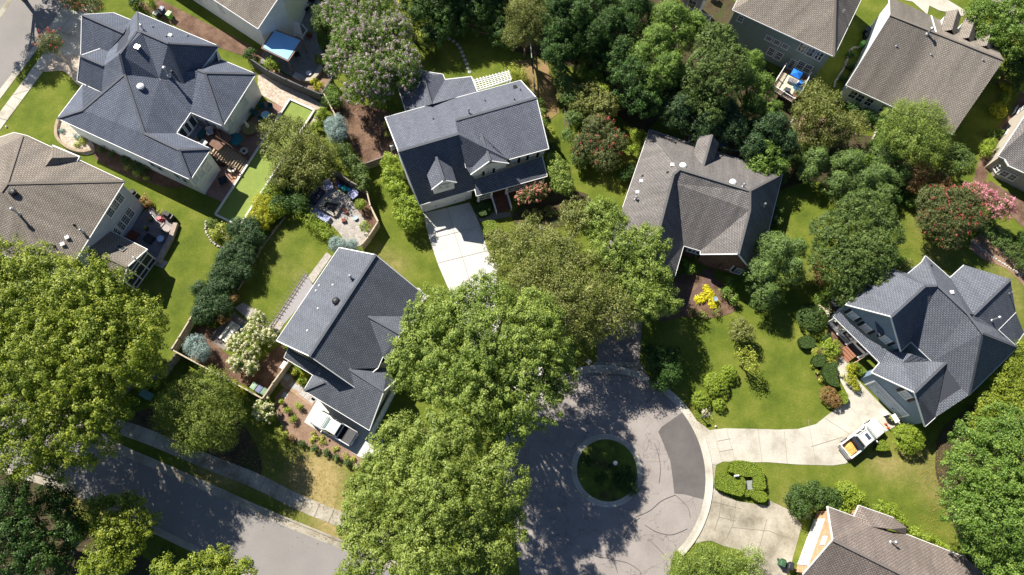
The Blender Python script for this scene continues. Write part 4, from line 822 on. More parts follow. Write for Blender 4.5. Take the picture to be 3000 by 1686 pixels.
# cul-de-sac
CC = P(1778, 1378); RO = (P(2066, 1390)-CC).length; RI = (P(1873, 1378)-CC).length
circ = lambda r, a0=0, a1=360, n=96: [CC+Vector((math.cos(R_(a0+(a1-a0)*i/n))*r, math.sin(R_(a0+(a1-a0)*i/n))*r, 0)) for i in range(n+1)]
print('cul-de-sac radius', RO, 'island', RI)
stub = [P(1905, 1690), P(1880, 1640), P(1520, 1560), P(1340, 1686)]
sheet('cul_de_sac', 'p', [], 2, G_ASPH, world=circ(RO)[:-1])
bl, br = CC+Vector((-RO*0.98, -2, 0)), CC+Vector((RO*0.62, -RO*0.78, 0))
sheet('side_road', 'p', [], 1, G_ASPH, world=[bl, br, br+Vector((-6, -16, 0)), br+Vector((-8, -40, 0)), bl+Vector((0, -40, 0)), bl+Vector((1.5, -14, 0))])
def ring(name, r0, r1, a0, a1, lvl, material, raised=0.0):
    m = MB(); z = lz(lvl); n = 72
    for i in range(n):
        t0, t1 = R_(a0+(a1-a0)*i/n), R_(a0+(a1-a0)*(i+1)/n); e = [Vector((math.cos(t), math.sin(t), 0)) for t in (t0, t1)]
        q = [CC+e[0]*r0+Vector((0, 0, z)), CC+e[0]*r1+Vector((0, 0, z+raised)), CC+e[1]*r1+Vector((0, 0, z+raised)), CC+e[1]*r0+Vector((0, 0, z))]; m.poly(q)
    return tag(m.build(name, material), kind='structure')
ring('gutter', RO, RO+0.55, -50, 200, 5, G_CONC); ring('kerb', RO+0.55, RO+0.85, -50, 200, 5, G_CONC, 0.1)
ring('island_gutter', RI-0.1, RI+0.35, 0, 360, 5, G_CONC, 0.0)
m = MB()
m.lathe(CC, [(RI+0.0, 0.02), (RI, 0.14), (RI-0.28, 0.15), (RI-0.3, 0.06)], 72); m.f = [f for f in m.f if len(f) == 4]; m.m = [0]*len(m.f); tag(m.build('island_kerb', G_CONC), kind='structure')
sheet('island_lawn', 'p', [], 3, ground_mat('island_grass', [(0.06, 0.052, 0.025), (0.10, 0.14, 0.02), (0.15, 0.20, 0.03)], 0.5, 9.0, 0.5, 1.4, 0.9), world=[CC+(q-CC)*1.0+Vector((0, 0, 0)) for q in circ(RI-0.25)[:-1]], raised=0.1)
# darker asphalt patch (an arc with straight ends)
m = MB(); pa = [(1450, 0), (1590, 250), (1630, 625), (1930, 685)]
in_ = [P(*F(*q)) for q in (('t22', 1470, 1448), ('t23', 1520, 140), ('t23', 1590, 300), ('t23', 1620, 480), ('t23', 1630, 625))]
in_ = [P(1925, 1262)]+in_
angs = [math.degrees(math.atan2((P(*q)-CC).y, (P(*q)-CC).x)) for q in (F('t22', 1705, 1255), F('t23', 1925, 685))]
outer = circ(RO-0.02, angs[1], angs[0], 24)
sheet('road_patch', 'p', [], 4, G_PATCH, world=[P(*F('t22', 1500, 1400)), P(*F('t22', 1470, 1448)), P(*F('t23', 1540, 170)), P(*F('t23', 1590, 300)), P(*F('t23', 1615, 480)), P(*F('t23', 1630, 625)), P(*F('t23', 1730, 632))]+outer)
# lower left street
d = (PF('t13', 815, 1165)-PF('t13', 0, 830)).normalized(); a0 = PF('t13', 0, 830)
upn = Vector((-d.y, d.x, 0)); ctrl = [P(*F(*q)) for q in (('t03', -200, -380), ('t03', 700, -60), ('t03', 1080, 150), ('t03', 1240, 245), ('t03', 1900, 530), ('t13', 0, 835), ('t13', 815, 1170), ('t13', 1600, 1490))]
low = [P(*F(*q)) for q in (('t03', -500, 200), ('t03', 480, 480), ('t03', 800, 600), ('t03', 1080, 725), ('t03', 1570, 960), ('t03', 2050, 1190), ('t03', 2600, 1460), ('t13', 900, 2000))]
up_s = smooth(ctrl, 6, False); lo_s = smooth(low, 6, False)
sheet('street', 'p', [], 2, G_ASPH2, world=up_s+lo_s[::-1])
def offset(pts, dist):
    out = []
    for i, p in enumerate(pts):
        e = pts[min(i+1, len(pts)-1)]-pts[max(i-1, 0)]; e.z = 0; e.normalize(); out.append(p+Vector((-e.y, e.x, 0))*dist)
    return out
strip('street_gutter', offset(ctrl, 0.35), 0.7, 3, G_CONC2); strip('street_kerb', offset(ctrl, 0.82), 0.22, 3, G_CONC2, 0.1); strip('street_gutter', offset(low, -0.35), 0.7, 3, G_CONC2)
sw = offset(ctrl, 2.55); sidew = [P(*F(*q)) for q in (('t02', 1150, 1380), ('t03', 1500, 60), ('t03', 2050, 290), ('t03', 2573, 500), ('t13', 400, 700), ('t13', 830, 880), ('t13', 1500, 1150))]
strip('sidewalk', sidew, 1.55, 3, G_CONC2)
js = []
for a, b in zip(sidew, sidew[1:]):
    e = (b-a).normalized(); nn = Vector((-e.y, e.x, 0)); k = int((b-a).length/1.55)
    for i in range(k): c = a.lerp(b, (i+.5)/k); js.append((c-nn*.77, c+nn*.77))
joints('sidewalk_joints', js)
# top left road
TLs = [PF('t00', *q) for q in ((350, 480), (-20, 1010))]; tl = [PF('t00', x, y) for x, y in ((480, 290), (690, -10), (850, -240), (-300, -700), (-900, 400), (-600, 1400), (0, 905), (345, 455))]
sheet('top_left_road', 'p', [], 2, G_ASPH2, world=tl)
sheet('top_left_gutter', 't00', [(0, 900), (345, 460), (480, 285), (690, -10), (740, -10), (700, 120), (540, 300), (375, 500), (0, 1000)], 3, G_CONC)
sheet('top_left_sidewalk', 't00', [(0, 1130), (440, 540), (560, 370), (830, 60), (950, 60), (900, 180), (700, 450), (430, 730), (0, 1310), (-300, 1750), (-300, 1500)], 4, G_CONC)
sheet('top_left_drive', 't00', [(480, 285), (620, 100), (760, 110), (840, 150), (1100, 200), (1100, 500), (820, 560), (790, 610), (660, 560), (560, 600), (440, 600)], 5, G_CONC)
sheet('left_gutter_edge', 't00', [(-10, 130), (60, 20), (100, -20), (140, -20), (0, 200)], 3, G_CONC2)
joints('top_left_joints', [(PF('t00', *a), PF('t00', *b)) for a, b in (((130, 960), (285, 910)), ((345, 690), (430, 720)), ((60, 1050), (145, 1105)), ((-10, 1190), (80, 1215)), ((225, 840), (300, 900)), ((140, 975), (220, 1010)), ((330, 680), (440, 720)), ((620, 330), (800, 395)), ((700, 355), (820, 235)), ((600, 310), (760, 130)), ((540, 290), (700, 360)), ((460, 290), (640, 360)))], 7)
sheet('gravel_bed', 't00', [(440, 720), (480, 620), (560, 590), (680, 560), (830, 590), (860, 860), (780, 850), (640, 720)], 6, G_GRAV, True, raised=0.02)
# house E drive and lawns around
sheet('driveway', 't11', [(1680, 700), (2150, 590), (2200, 700), (2260, 840), (2330, 1080), (2415, 1200), (2420, 1330), ('t12', 2400, 150), ('t12', 2573, 650), ('t22', 500, 900), ('t22', 250, 1150), ('t12', 2300, 900), ('t12', 2050, 300), ('t11', 1930, 1448), ('t11', 1830, 1215), ('t11', 1740, 950)], 3, G_NEW)
joints('driveway_joints', [(PF('t11', *a), PF('t11', *b)) for a, b in (((1920, 640), (2000, 920)), ((2000, 920), (2110, 1250)), ((2110, 1250), (2160, 1448)), ((1735, 965), (2270, 825)), ((1825, 1200), (2350, 1070)))], 5, 0.05, (0.3, 0.29, 0.27))
sheet('front_walk', 't11', [(2200, 700), (2560, 690), (2560, 730), (2260, 790)], 4, G_DARKP)
# house G concrete drive, shade put into its dark colour, and walk
sheet('shade_toned_driveway', 'p', [(1735, 1100), (1748, 1065), (1752, 930), (1800, 850), (1900, 840), (1880, 960), (1873, 1065), (1885, 1105)], 3, G_DARKP)
sheet('driveway_apron', 'p', [(1738, 1062), (1873, 1062), (1910, 1118), (1830, 1098), (1735, 1092)], 4, G_CONC2)
strip('curved_walk', [P(*q) for q in ((1880, 870), (1960, 890), (2030, 875), (2075, 830), (2070, 790))], 1.5, 4, ground_mat('brown_walk', [(0.11, 0.07, 0.06), (0.17, 0.11, 0.09)], 1, 8))
# house H drive
sheet('driveway', 'p', [F('t22', 1850, 1330), F('t22', 1985, 1430), F('t22', 2140, 1412), (2240, 1258), F('t32', 100, 1425), F('t32', 300, 1418), F('t32', 480, 1370), F('t32', 620, 1260), F('t32', 760, 1160), F('t32', 800, 1080), F('t32', 740, 960), F('t32', 690, 860), F('t32', 690, 770), F('t32', 740, 680), F('t32', 830, 700), F('t32', 800, 800), F('t32', 950, 980), F('t32', 1160, 1200), F('t32', 1330, 1360), F('t32', 1180, 1448), F('t33', 1180, 10), F('t33', 900, 230), F('t33', 780, 325), F('t33', 650, 345), F('t33', 300, 335), F('t33', 0, 312), F('t23', 2400, 312), F('t23', 2120, 305), F('t23', 2050, 340), F('t23', 2000, 330)], 3, G_CONC)
joints('drive_joints', [(PF(*a), PF(*b)) for a, b in ((('t22', 2150, 1415), ('t23', 2240, 290)), (('t22', 2020, 1440), ('t23', 2110, 300)), (('t22', 2470, 1420), ('t23', 2510, 310)), (('t23', 2060, 100), ('t23', 2190, 75)), (('t23', 2080, 205), ('t23', 2220, 180)), (('t32', 570, 1310), ('t33', 820, 30)), (('t33', 160, 0), ('t33', 190, 320)), (('t33', 400, -120), ('t33', 480, 335)), (('t33', 430, 155), ('t33', 740, 60)), (('t32', 830, 1200), ('t32', 930, 1320)))], 6, 0.04, (0.35, 0.31, 0.25))
sheet('lower_driveway', 'p', [F('t23', 2000, 330), F('t23', 2050, 345), F('t23', 2030, 480), F('t23', 2050, 590), F('t23', 2250, 700), F('t23', 2573, 750), F('t33', 0, 690), F('t33', 210, 790), F('t33', 340, 940), F('t33', 210, 1420), F('t33', 60, 1600), (2200, 1700), (2180, 1620), F('t23', 2240, 1180), F('t23', 2130, 1155), F('t23', 2000, 1100), F('t23', 1930, 1105), F('t23', 1840, 1130), F('t23', 1960, 860), F('t23', 2030, 560)], 3, G_CONC2)
joints('lower_drive_joints', [(PF(*a), PF(*b)) for a, b in ((('t23', 2110, 600), ('t23', 2080, 850)), (('t23', 2080, 850), ('t23', 2030, 1000)), (('t23', 2250, 700), ('t23', 2220, 930)), (('t23', 2220, 930), ('t23', 2150, 1080)), (('t23', 2070, 860), ('t23', 2240, 900)), (('t23', 2210, 965), ('t23', 2573, 1000)), (('t23', 2560, 880), ('t23', 2480, 1180)), (('t23', 2000, 700), ('t23', 2300, 780)), (('t33', 0, 1000), ('t33', 250, 1090)))], 6, 0.04, (0.3, 0.26, 0.2))
# truck D parking pad and beds
sheet('parking_pad', 'td', [(505, 150), (640, 230), (1650, 800), (1900, 1000), (1900, 1300), (1440, 1400), (1000, 1120), (620, 880), (225, 630)], 3, G_NEW)
sheet('mulch_bed', 'td', [(20, 50), (505, 150), (225, 630), (620, 880), (1000, 1120), (1440, 1400), (1700, 1600), (1500, 1700), (900, 1350), (300, 1130), (-100, 1000), (-350, 500), (-400, 100), (-200, -100)], 2, G_STRAW)
sheet('slab_walk', 't12', [(240, 860), (330, 860), (420, 960), (615, 1110), (560, 1190), (380, 1060), (250, 980)], 3, ground_mat('brown_gap', [(0.33, 0.22, 0.15), (0.42, 0.30, 0.22)], 1, 8))
for k, (x, y) in enumerate(((300, 900), (375, 985), (435, 1010), (470, 1060), (515, 1095), (562, 1130), (590, 1110), (290, 1080))):
    m = MB(); p = PF('t12', x, y); m.box(p+Vector((0, 0, 0.012)), 0.85 if k < 2 else 0.6, 0.6, 0.035, -0.55); tag(m.build('stepping_stone', G_STONEP), 'grey rectangular stepping slab beside the slate roofed house', 'stepping stone', 'grey slabs of the side walk by the slate roofed house')
sheet('side_pavement', 't11', [(710, 1090), (760, 1130), (540, 1448), ('t12', 350, 250), ('t12', 200, 500), ('t12', 120, 400), ('t11', 440, 1448)], 3, G_FLAG)
sheet('corner_paving', 't12', [(1690, 60), (1745, 80), (1600, 230), (1560, 220), (1610, 0), (1640, 0)], 3, G_CONC)
# back yard of A: turf, patio, gravel
TB = [PF('tz', *q) for q in ((1770, -600), (2420, -300), (1345, 1360), (925, 1150))]
TB = [PF('t10', 345, 1010), PF('t10', 590, 1120), PF('tz', 1345, 1362), PF('tz', 922, 1150)]
sheet('putting_turf', 'p', [], 8, G_TURF, world=TB)
sheet('brick_patio', 'p', [F('t00', 2573, 1150), F('t10', 100, 1010), F('t10', 330, 1100), F('t10', 200, 1260), F('tz', 1480, 300), F('tz', 1045, 930), F('tz', 745, 790), F('ap', 300, 800), F('ap', 600, 300), F('ap', 1400, 700)], 3, G_BRKP)
sheet('gravel_bed', 't10', [(20, 760), (100, 740), (400, 900), (680, 1060), (700, 1080), (600, 1110), (360, 1000), (280, 1090), (120, 1000), (60, 960), (20, 850)], 4, G_GRAV, raised=0.03)
sheet('gravel_bed', 't11', [(380, -60), (330, 130), (60, 560), (0, 700), (-150, 900), (-60, 600), (150, 380), (380, 0), ('t10', 540, 1230), ('t10', 620, 1120), ('t10', 640, 1200)], 2, G_GRAV)
sheet('mulch_bed', 't01', [(960, 0), (1150, 60), (1480, 200), (1900, 400), (1800, 440), (1650, 430), (1300, 330), (1000, 180), (940, 80)], 3, G_MULCH, True)
sheet('rock_bed', 't00', [(600, 1200), (780, 1290), (900, 1400), (960, 1520), (850, 1560), (720, 1500), (620, 1430), (575, 1320)], 4, G_GRAV, True, raised=0.08)
# back yard of B
sheet('stone_patio', 'bp', [(100, 900), (160, 700), (400, 430), (640, 100), (900, -80), (1000, 100), (900, 400), (920, 600), (1020, 800), (1000, 960), (860, 1190), (640, 1130), (480, 1050), (300, 950)], 3, ground_mat('pale_stone', [(0.24, 0.225, 0.21), (0.32, 0.30, 0.28)], 1.5, 7))
sheet('mulch_bed', 'bp', [(20, 940), (300, 980), (600, 1130), (860, 1200), (1010, 980), (1100, 1060), (1140, 1180), (1010, 1380), (750, 1280), (500, 1160)], 2, G_STRAW)
sheet('side_soil', 'p', [(395, 10), (470, 0), (765, 150), (800, 190), (700, 160), (640, 140), (440, 40)], 2, G_MULCH)
# play area brown
sheet('mulch_yard', 'p', [(985, 262), (1030, 300), (1150, 330), (1130, 350), (1170, 440), (1160, 465), (1080, 490), (1065, 480), (1010, 400), (975, 330), (960, 300)], 2, G_MULCH)
# D's back yard
sheet('flagstone_patio', 'ep', [(420, 300), (800, 380), (1000, 520), (1200, 800), (1420, 1150), (1300, 1400), (1000, 1500), (850, 1250), (650, 1050), (260, 820), (150, 650)], 3, G_FLAG, True)
sheet('mulch_bed', 'ep', [(750, 60), (1350, 360), (1580, 990), (1340, 1300), (1230, 1180), (1100, 800), (1180, 500), (1000, 420), (500, 260)], 2, G_MULCH)
sheet('back_patio', 'dp', [(400, 100), (500, 170), (460, 300), (320, 400), (220, 330), (260, 240)], 3, G_DARKP)
sheet('mulch_yard', 'dp', [(0, 440), (100, 200), (260, 230), (300, 400), (560, 560), (700, 400), (780, 350), (840, 480), (660, 770), (400, 640), (180, 530)], 2, G_MULCH)
sheet('brick_path', 'dp', [(400, 60), (470, 20), (640, 120), (560, 140), (520, 160)], 3, G_FLAG)
# C patio
sheet('rear_patio', 'cp', [(1050, 710), (1180, 620), (1760, 1050), (1560, 1300), (1300, 1800), (1000, 1700), (760, 1300), (1, 1800)], 3, ground_mat('grey_patio', [(0.20, 0.19, 0.19), (0.27, 0.25, 0.25)], 1.2, 7))
sheet('step_slab', 't01', [(1560, 1140), (1690, 1185), (1640, 1255), (1520, 1200)], 4, G_CONC)
# planting beds: pine straw and soil
sheet('planting_bed', 'p', [(2370, 330), (2470, 370), (2560, 420), (2530, 470), (2440, 420), (2400, 480), (2270, 370), (2290, 330)], 2, G_STRAW, True)
sheet('planting_bed', 'p', [(2250, 560), (2390, 530), (2450, 590), (2600, 600), (2650, 560), (2700, 520), (2560, 400), (2300, 440)], 2, G_DIRT, True)
sheet('planting_bed', 't32', [(480, 700), (560, 540), (640, 330), (800, 250), (900, 500), (800, 640), (730, 760), (700, 960), (660, 1010), (500, 930), (470, 800)], 2, G_MULCH, True)
sheet('planting_bed', 'p', [(2440, 880), (2480, 850), (2560, 870), (2500, 910), (2440, 925)], 2, G_STRAW)
sheet('planting_bed', 'p', [(2870, 545), (2900, 530), (3010, 600), (3010, 680), (2930, 600)], 2, G_MULCH)
sheet('planting_bed', 'p', [(2850, 530), (2880, 430), (2960, 330), (3010, 240), (3010, 360), (2900, 480), (2880, 560)], 3, G_MULCH)
sheet('planting_bed', 'p', [(2840, 720), (2900, 680), (3020, 760), (3020, 850), (2950, 790), (2880, 760)], 2, G_STRAW, True)
sheet('planting_bed', 'p', [(1500, 180), (1600, 170), (1640, 330), (1600, 360), (1560, 260)], 2, ground_mat('rusty_straw', [(0.30, 0.19, 0.10), (0.20, 0.17, 0.05)], 0.8, 9, 0.6, 1.4))
sheet('planting_bed', 'p', [(1620, 560), (1720, 570), (1720, 620), (1600, 680), (1540, 690), (1500, 640), (1530, 600)], 2, G_DIRT, True)
sheet('planting_bed', 'p', [(1960, 840), (2010, 800), (2120, 830), (2160, 900), (2100, 930), (2000, 930), (1930, 940), (1900, 880)], 2, G_MULCH, True)
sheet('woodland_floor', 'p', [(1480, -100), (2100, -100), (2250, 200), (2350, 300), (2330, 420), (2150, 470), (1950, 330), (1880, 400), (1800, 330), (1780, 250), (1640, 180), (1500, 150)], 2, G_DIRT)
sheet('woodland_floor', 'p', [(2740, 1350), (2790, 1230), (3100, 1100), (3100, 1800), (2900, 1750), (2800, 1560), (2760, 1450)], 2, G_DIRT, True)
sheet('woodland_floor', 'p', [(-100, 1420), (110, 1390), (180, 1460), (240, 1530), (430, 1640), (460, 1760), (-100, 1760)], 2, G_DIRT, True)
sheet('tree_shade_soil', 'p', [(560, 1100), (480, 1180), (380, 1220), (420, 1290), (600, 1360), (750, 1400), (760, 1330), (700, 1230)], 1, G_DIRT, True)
sheet('house_driveway', 't30', [(1340, 0), (1450, 20), (1600, 150), (1620, 60), (1720, 110), (1830, 130), (1960, 170), (2000, 120), (1700, -60), (1300, -150)], 3, G_CONC)
sheet('top_right_road', 'p', [(2790, -60), (2880, -20), (3000, 90), (3100, 60), (3000, -100)], 3, G_CONC2)

# fallen leaves in gutters, on the verges and under the trees
def litter(name, areas, n, cols, size, seed):
    rng = np.random.default_rng(seed); cs = []
    for (x0, y0, x1, y1, w), k in areas:
        a, b = P(x0, y0), P(x1, y1); t = rng.uniform(0, 1, k); s = rng.normal(0, w, k); d = (b-a).normalized(); nn = np.array([-d.y, d.x])
        cs.append(np.column_stack([a.x+(b.x-a.x)*t+nn[0]*s, a.y+(b.y-a.y)*t+nn[1]*s, rng.uniform(0.17, 0.19, k)]))
    c = np.concatenate(cs); m = len(c); v = np.empty((m, 4, 3)); ang = rng.uniform(0, 6.28, m); L = size*rng.uniform(.5, 1.3, m)
    for i, (p, q) in enumerate(((-1, 0), (0, .6), (1, 0), (0, -.6))): v[:, i, 0] = c[:, 0]+L*(p*np.cos(ang)-q*np.sin(ang)); v[:, i, 1] = c[:, 1]+L*(p*np.sin(ang)+q*np.cos(ang)); v[:, i, 2] = c[:, 2]-0.05
    me = bpy.data.meshes.new(name); me.from_pydata(v.reshape(-1, 3).tolist(), [], [tuple(range(i*4, i*4+4)) for i in range(m)]); me.update(); return tag(link(name, me, None, mat('litter_'+name, cols[0], .9, col2=cols[1], scale=5)), kind='stuff')
litter('fallen_leaves', [((250, 1290, 1000, 1590, .3), 220), ((1640, 1070, 1900, 1110, .8), 500), ((1700, 1040, 1840, 900, 1.8), 500), ((1960, 1140, 2060, 1250, .5), 160), ((600, 1330, 1000, 1480, 2.2), 900), ((1350, 620, 1560, 700, 1.5), 300), ((2740, 1300, 2760, 1600, 1.6), 700), ((1000, 300, 1130, 430, 2.2), 500), ((2640, 700, 2800, 750, 3), 400)], 0, [(.30, .15, .05), (.42, .30, .10)], .06, 4)

def crack(name, ls, w=0.05):
    for l in ls: strip(name, [PF('t23', *q) for q in l], w, 6, mat('crack_seal', (.10, .095, .09), .8))
crack('sealed_crack', [[(1430, 120), (1470, 240), (1490, 380), (1475, 520)], [(1640, 640), (1500, 700), (1380, 800), (1240, 860)], [(1380, 1090), (1460, 1170), (1540, 1255)], [(1000, 1290), (1150, 1320), (1280, 1400), (1290, 1440)], [(1640, 640), (1760, 760), (1790, 870)], [(1760, 980), (1600, 1040), (1450, 1010), (1330, 940)], [(700, 1180), (860, 1260), (1000, 1290), (1060, 1420)], [(1280, 870), (1180, 960), (1120, 1060)]], 0.045)
# ------------------------------------------------------------------ plants
RNG = np.random.default_rng(7)
def fib_dirs(n, rng, zmin=-0.45):
    z = rng.uniform(zmin, 1, n); t = rng.uniform(0, 2*np.pi, n); r = np.sqrt(1-z*z); return np.stack([r*np.cos(t), r*np.sin(t), z], 1)
def lump(d, seed, k=3.2):
    r = np.random.default_rng(seed); v = np.zeros(len(d))
    for i in range(5):
        a = r.normal(size=3)*k*(1+0.5*i); v += np.sin(d@a+r.uniform(0, 6.28))/(1+0.6*i)
    return v/2.3
def leaf_mesh(name, cen, nor, size, tint, aspect, rng, mats, parent=None, mi=None):
    n = len(cen); a = rng.normal(size=(n, 3)); a -= nor*np.sum(a*nor, 1, keepdims=True); a /= np.linalg.norm(a, axis=1, keepdims=True)+1e-9; b = np.cross(nor, a)
    L = size[:, None]*0.5; W = L*aspect; v = np.empty((n, 4, 3)); v[:, 0] = cen-a*L; v[:, 1] = cen+b*W; v[:, 2] = cen+a*L+nor*L*0.15; v[:, 3] = cen-b*W
    off = parent_origin(parent); v -= np.array([off.x, off.y, off.z])
    me = bpy.data.meshes.new(name); me.vertices.add(n*4); me.vertices.foreach_set('co', v.astype(np.float32).ravel()); me.loops.add(n*4); me.polygons.add(n)
    me.loops.foreach_set('vertex_index', np.arange(n*4, dtype=np.int32)); me.polygons.foreach_set('loop_start', np.arange(0, n*4, 4, dtype=np.int32))
    at = me.attributes.new('tint', 'FLOAT', 'FACE'); at.data.foreach_set('value', np.clip(tint, 0, 1).astype(np.float32))
    if mi is not None: me.polygons.foreach_set('material_index', mi.astype(np.int32))
    me.update(calc_edges=True); return link(name, me, parent, mats)
NLEAF = 0
def crown(name, lobes, st, mats, parent, seed, dens=1.0):
    """lobes: (x, y, z, rx, rz). st: style dict. Leaves gathered in clumps spread through the crown's outer volume."""
    global NLEAF
    rng = np.random.default_rng(seed); cs, ds, ts, bs = [], [], [], []
    sp, rc = st['sp'], st['rc']
    L = np.array(lobes)
    lobes = [(x, y, z, max(r*0.5, r-rc*st.get('shr', 0.6)), max(rz*0.5, rz-rc*0.4)) for x, y, z, r, rz in lobes]
    for i, (x, y, z, r, rz) in enumerate(lobes):
        area = 2*np.pi*r*(r+rz)*0.72; n = max(6, int(area/(sp*sp)*dens)); d = fib_dirs(n, rng, st.get('zmin', -0.35))
        lu = lump(d, seed*13+i); rad = 1+st['rough']*lu-np.abs(rng.normal(0, st['depth'], n)); rad = np.clip(rad, 0.35, 1.3)
        if st.get('cone'): hh = np.clip((d[:, 2]+0.2)/1.2, 0, 1); sc = 1-0.55*hh
        else: sc = np.ones(n)
        c = np.stack([x+d[:, 0]*r*rad*sc, y+d[:, 1]*r*rad*sc, z+d[:, 2]*rz*rad], 1); keep = np.ones(n, bool)
        for j, (x2, y2, z2, r2, rz2) in enumerate(lobes):
            if j != i: q = ((c[:, 0]-x2)/r2)**2+((c[:, 1]-y2)/r2)**2+((c[:, 2]-z2)/rz2)**2; keep &= q > 0.55
        keep &= c[:, 2] > 0.15; cs.append(c[keep]); ds.append(d[keep]); ts.append((lu*0.12+rng.normal(0, 0.12, n))[keep]); bs.append(np.ones(keep.sum()))
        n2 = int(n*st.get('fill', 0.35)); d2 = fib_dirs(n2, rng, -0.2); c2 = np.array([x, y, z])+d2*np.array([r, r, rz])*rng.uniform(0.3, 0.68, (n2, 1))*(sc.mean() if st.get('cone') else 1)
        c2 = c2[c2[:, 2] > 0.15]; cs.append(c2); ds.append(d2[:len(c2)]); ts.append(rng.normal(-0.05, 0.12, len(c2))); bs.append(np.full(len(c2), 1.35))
    c = np.concatenate(cs); d = np.concatenate(ds); t = np.concatenate(ts); bb = np.concatenate(bs); m = len(c); k = st['k']
    rcs = rc*rng.uniform(0.6, 1.35, m)*bb; el = st.get('elong', 1.0)
    o = rng.normal(size=(m, k, 3)); o /= np.linalg.norm(o, axis=2, keepdims=True); rr = rng.uniform(0.25, 1.0, (m, k, 1))**0.6; o2 = o*rr*rcs[:, None, None]
    ax = d*0.6+np.array([0, 0, 0.6])+rng.normal(0, 0.35, (m, 3)); ax /= np.linalg.norm(ax, axis=1, keepdims=True)
    o2 += ax[:, None, :]*(np.sum(o2*ax[:, None, :], 2, keepdims=True))*(el-1)
    if st.get('flat'): o2[:, :, 2] *= st['flat']
    cen = c[:, None, :]+o2; nor = o*0.7+d[:, None, :]*0.5+np.array([0, 0, 0.45])+rng.normal(0, st.get('nr', 0.45), (m, k, 3)); nor /= np.linalg.norm(nor, axis=2, keepdims=True)
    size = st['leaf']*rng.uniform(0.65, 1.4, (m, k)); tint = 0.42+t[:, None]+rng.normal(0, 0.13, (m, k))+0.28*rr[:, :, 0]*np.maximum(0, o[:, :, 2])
    cen = cen.reshape(-1, 3); nor = nor.reshape(-1, 3); size = size.ravel(); tint = tint.ravel(); ok = cen[:, 2] > 0.03; cen, nor, size, tint = cen[ok], nor[ok], size[ok], tint[ok]; NLEAF += len(cen)
    return leaf_mesh(name, cen, nor, size, tint, st.get('asp', 0.6), rng, mats, parent), c, d, ax, rcs
def blossom(parent, c, d, ax, rcs, frac, per, size, material, seed, up=0.25, out=1.1, name='blossom', zlim=-0.1, lim=None):
    rng = np.random.default_rng(seed+99); s = (d[:, 2] > zlim) & (rcs < 99) & (rng.uniform(0, 1, len(c)) < frac)
    if lim is not None: s &= lim(c)
    cc = c[s]+ax[s]*(rcs[s][:, None]*out)+np.array([0, 0, up*0.3]); m = len(cc)
    if m == 0: return
    o = rng.normal(size=(m, per, 3)); o /= np.linalg.norm(o, axis=2, keepdims=True); cen = (cc[:, None, :]+o*rng.uniform(0.3, 1, (m, per, 1))*up).reshape(-1, 3); nor = (o+np.array([0, 0, 0.5])); nor /= np.linalg.norm(nor, axis=2, keepdims=True)
    leaf_mesh(name, cen, nor.reshape(-1, 3), size*rng.uniform(0.7, 1.3, m*per), np.repeat(rng.uniform(0.1, 0.9, m), per)+rng.normal(0, 0.1, m*per), 0.8, rng, material, parent)
ST = {
 'hcone': dict(sp=0.36, rc=0.32, rough=0.14, depth=0.08, k=36, leaf=0.16, elong=1.5, asp=0.4, zmin=-0.1, shr=0.1),
 'maple': dict(sp=0.84, rc=0.42, rough=0.18, depth=0.13, k=78, leaf=0.175, fill=0.55, elong=1.8, nr=0.4, shr=0.3),
 'broad': dict(sp=0.82, rc=0.44, rough=0.19, depth=0.13, k=78, leaf=0.172, fill=0.55, elong=1.4, shr=0.3),
 'dense': dict(sp=0.56, rc=0.38, rough=0.11, depth=0.08, k=38, leaf=0.17, elong=1.1, shr=0.4),
 'birch': dict(sp=0.72, rc=0.58, rough=0.17, depth=0.15, k=54, shr=0.3, leaf=0.17, elong=1.2, nr=0.7),
 'fine': dict(sp=0.60, rc=0.48, rough=0.14, depth=0.11, k=56, leaf=0.16, elong=1.9, shr=0.3, asp=0.42, nr=0.6),
 'cone': dict(sp=0.56, rc=0.42, rough=0.14, depth=0.09, k=44, leaf=0.19, shr=0.2, elong=1.5, cone=1, flat=0.7, asp=0.4),
 'shrub': dict(sp=0.36, rc=0.24, rough=0.10, depth=0.06, k=26, leaf=0.13, elong=1.1, zmin=-0.1),
 'loose': dict(sp=0.42, rc=0.32, rough=0.16, depth=0.12, k=26, leaf=0.15, elong=1.5, zmin=-0.1),
 'clip': dict(sp=0.22, rc=0.13, rough=0.03, depth=0.02, k=18, leaf=0.10, elong=1.0, zmin=-0.15, nr=0.3),
 'spruce': dict(sp=0.34, rc=0.26, rough=0.12, depth=0.09, k=30, leaf=0.15, elong=1.7, asp=0.25, zmin=-0.1),
 'spiky': dict(sp=0.40, rc=0.40, rough=0.12, depth=0.15, k=26, leaf=0.2, elong=2.6, asp=0.28, zmin=-0.1),
}
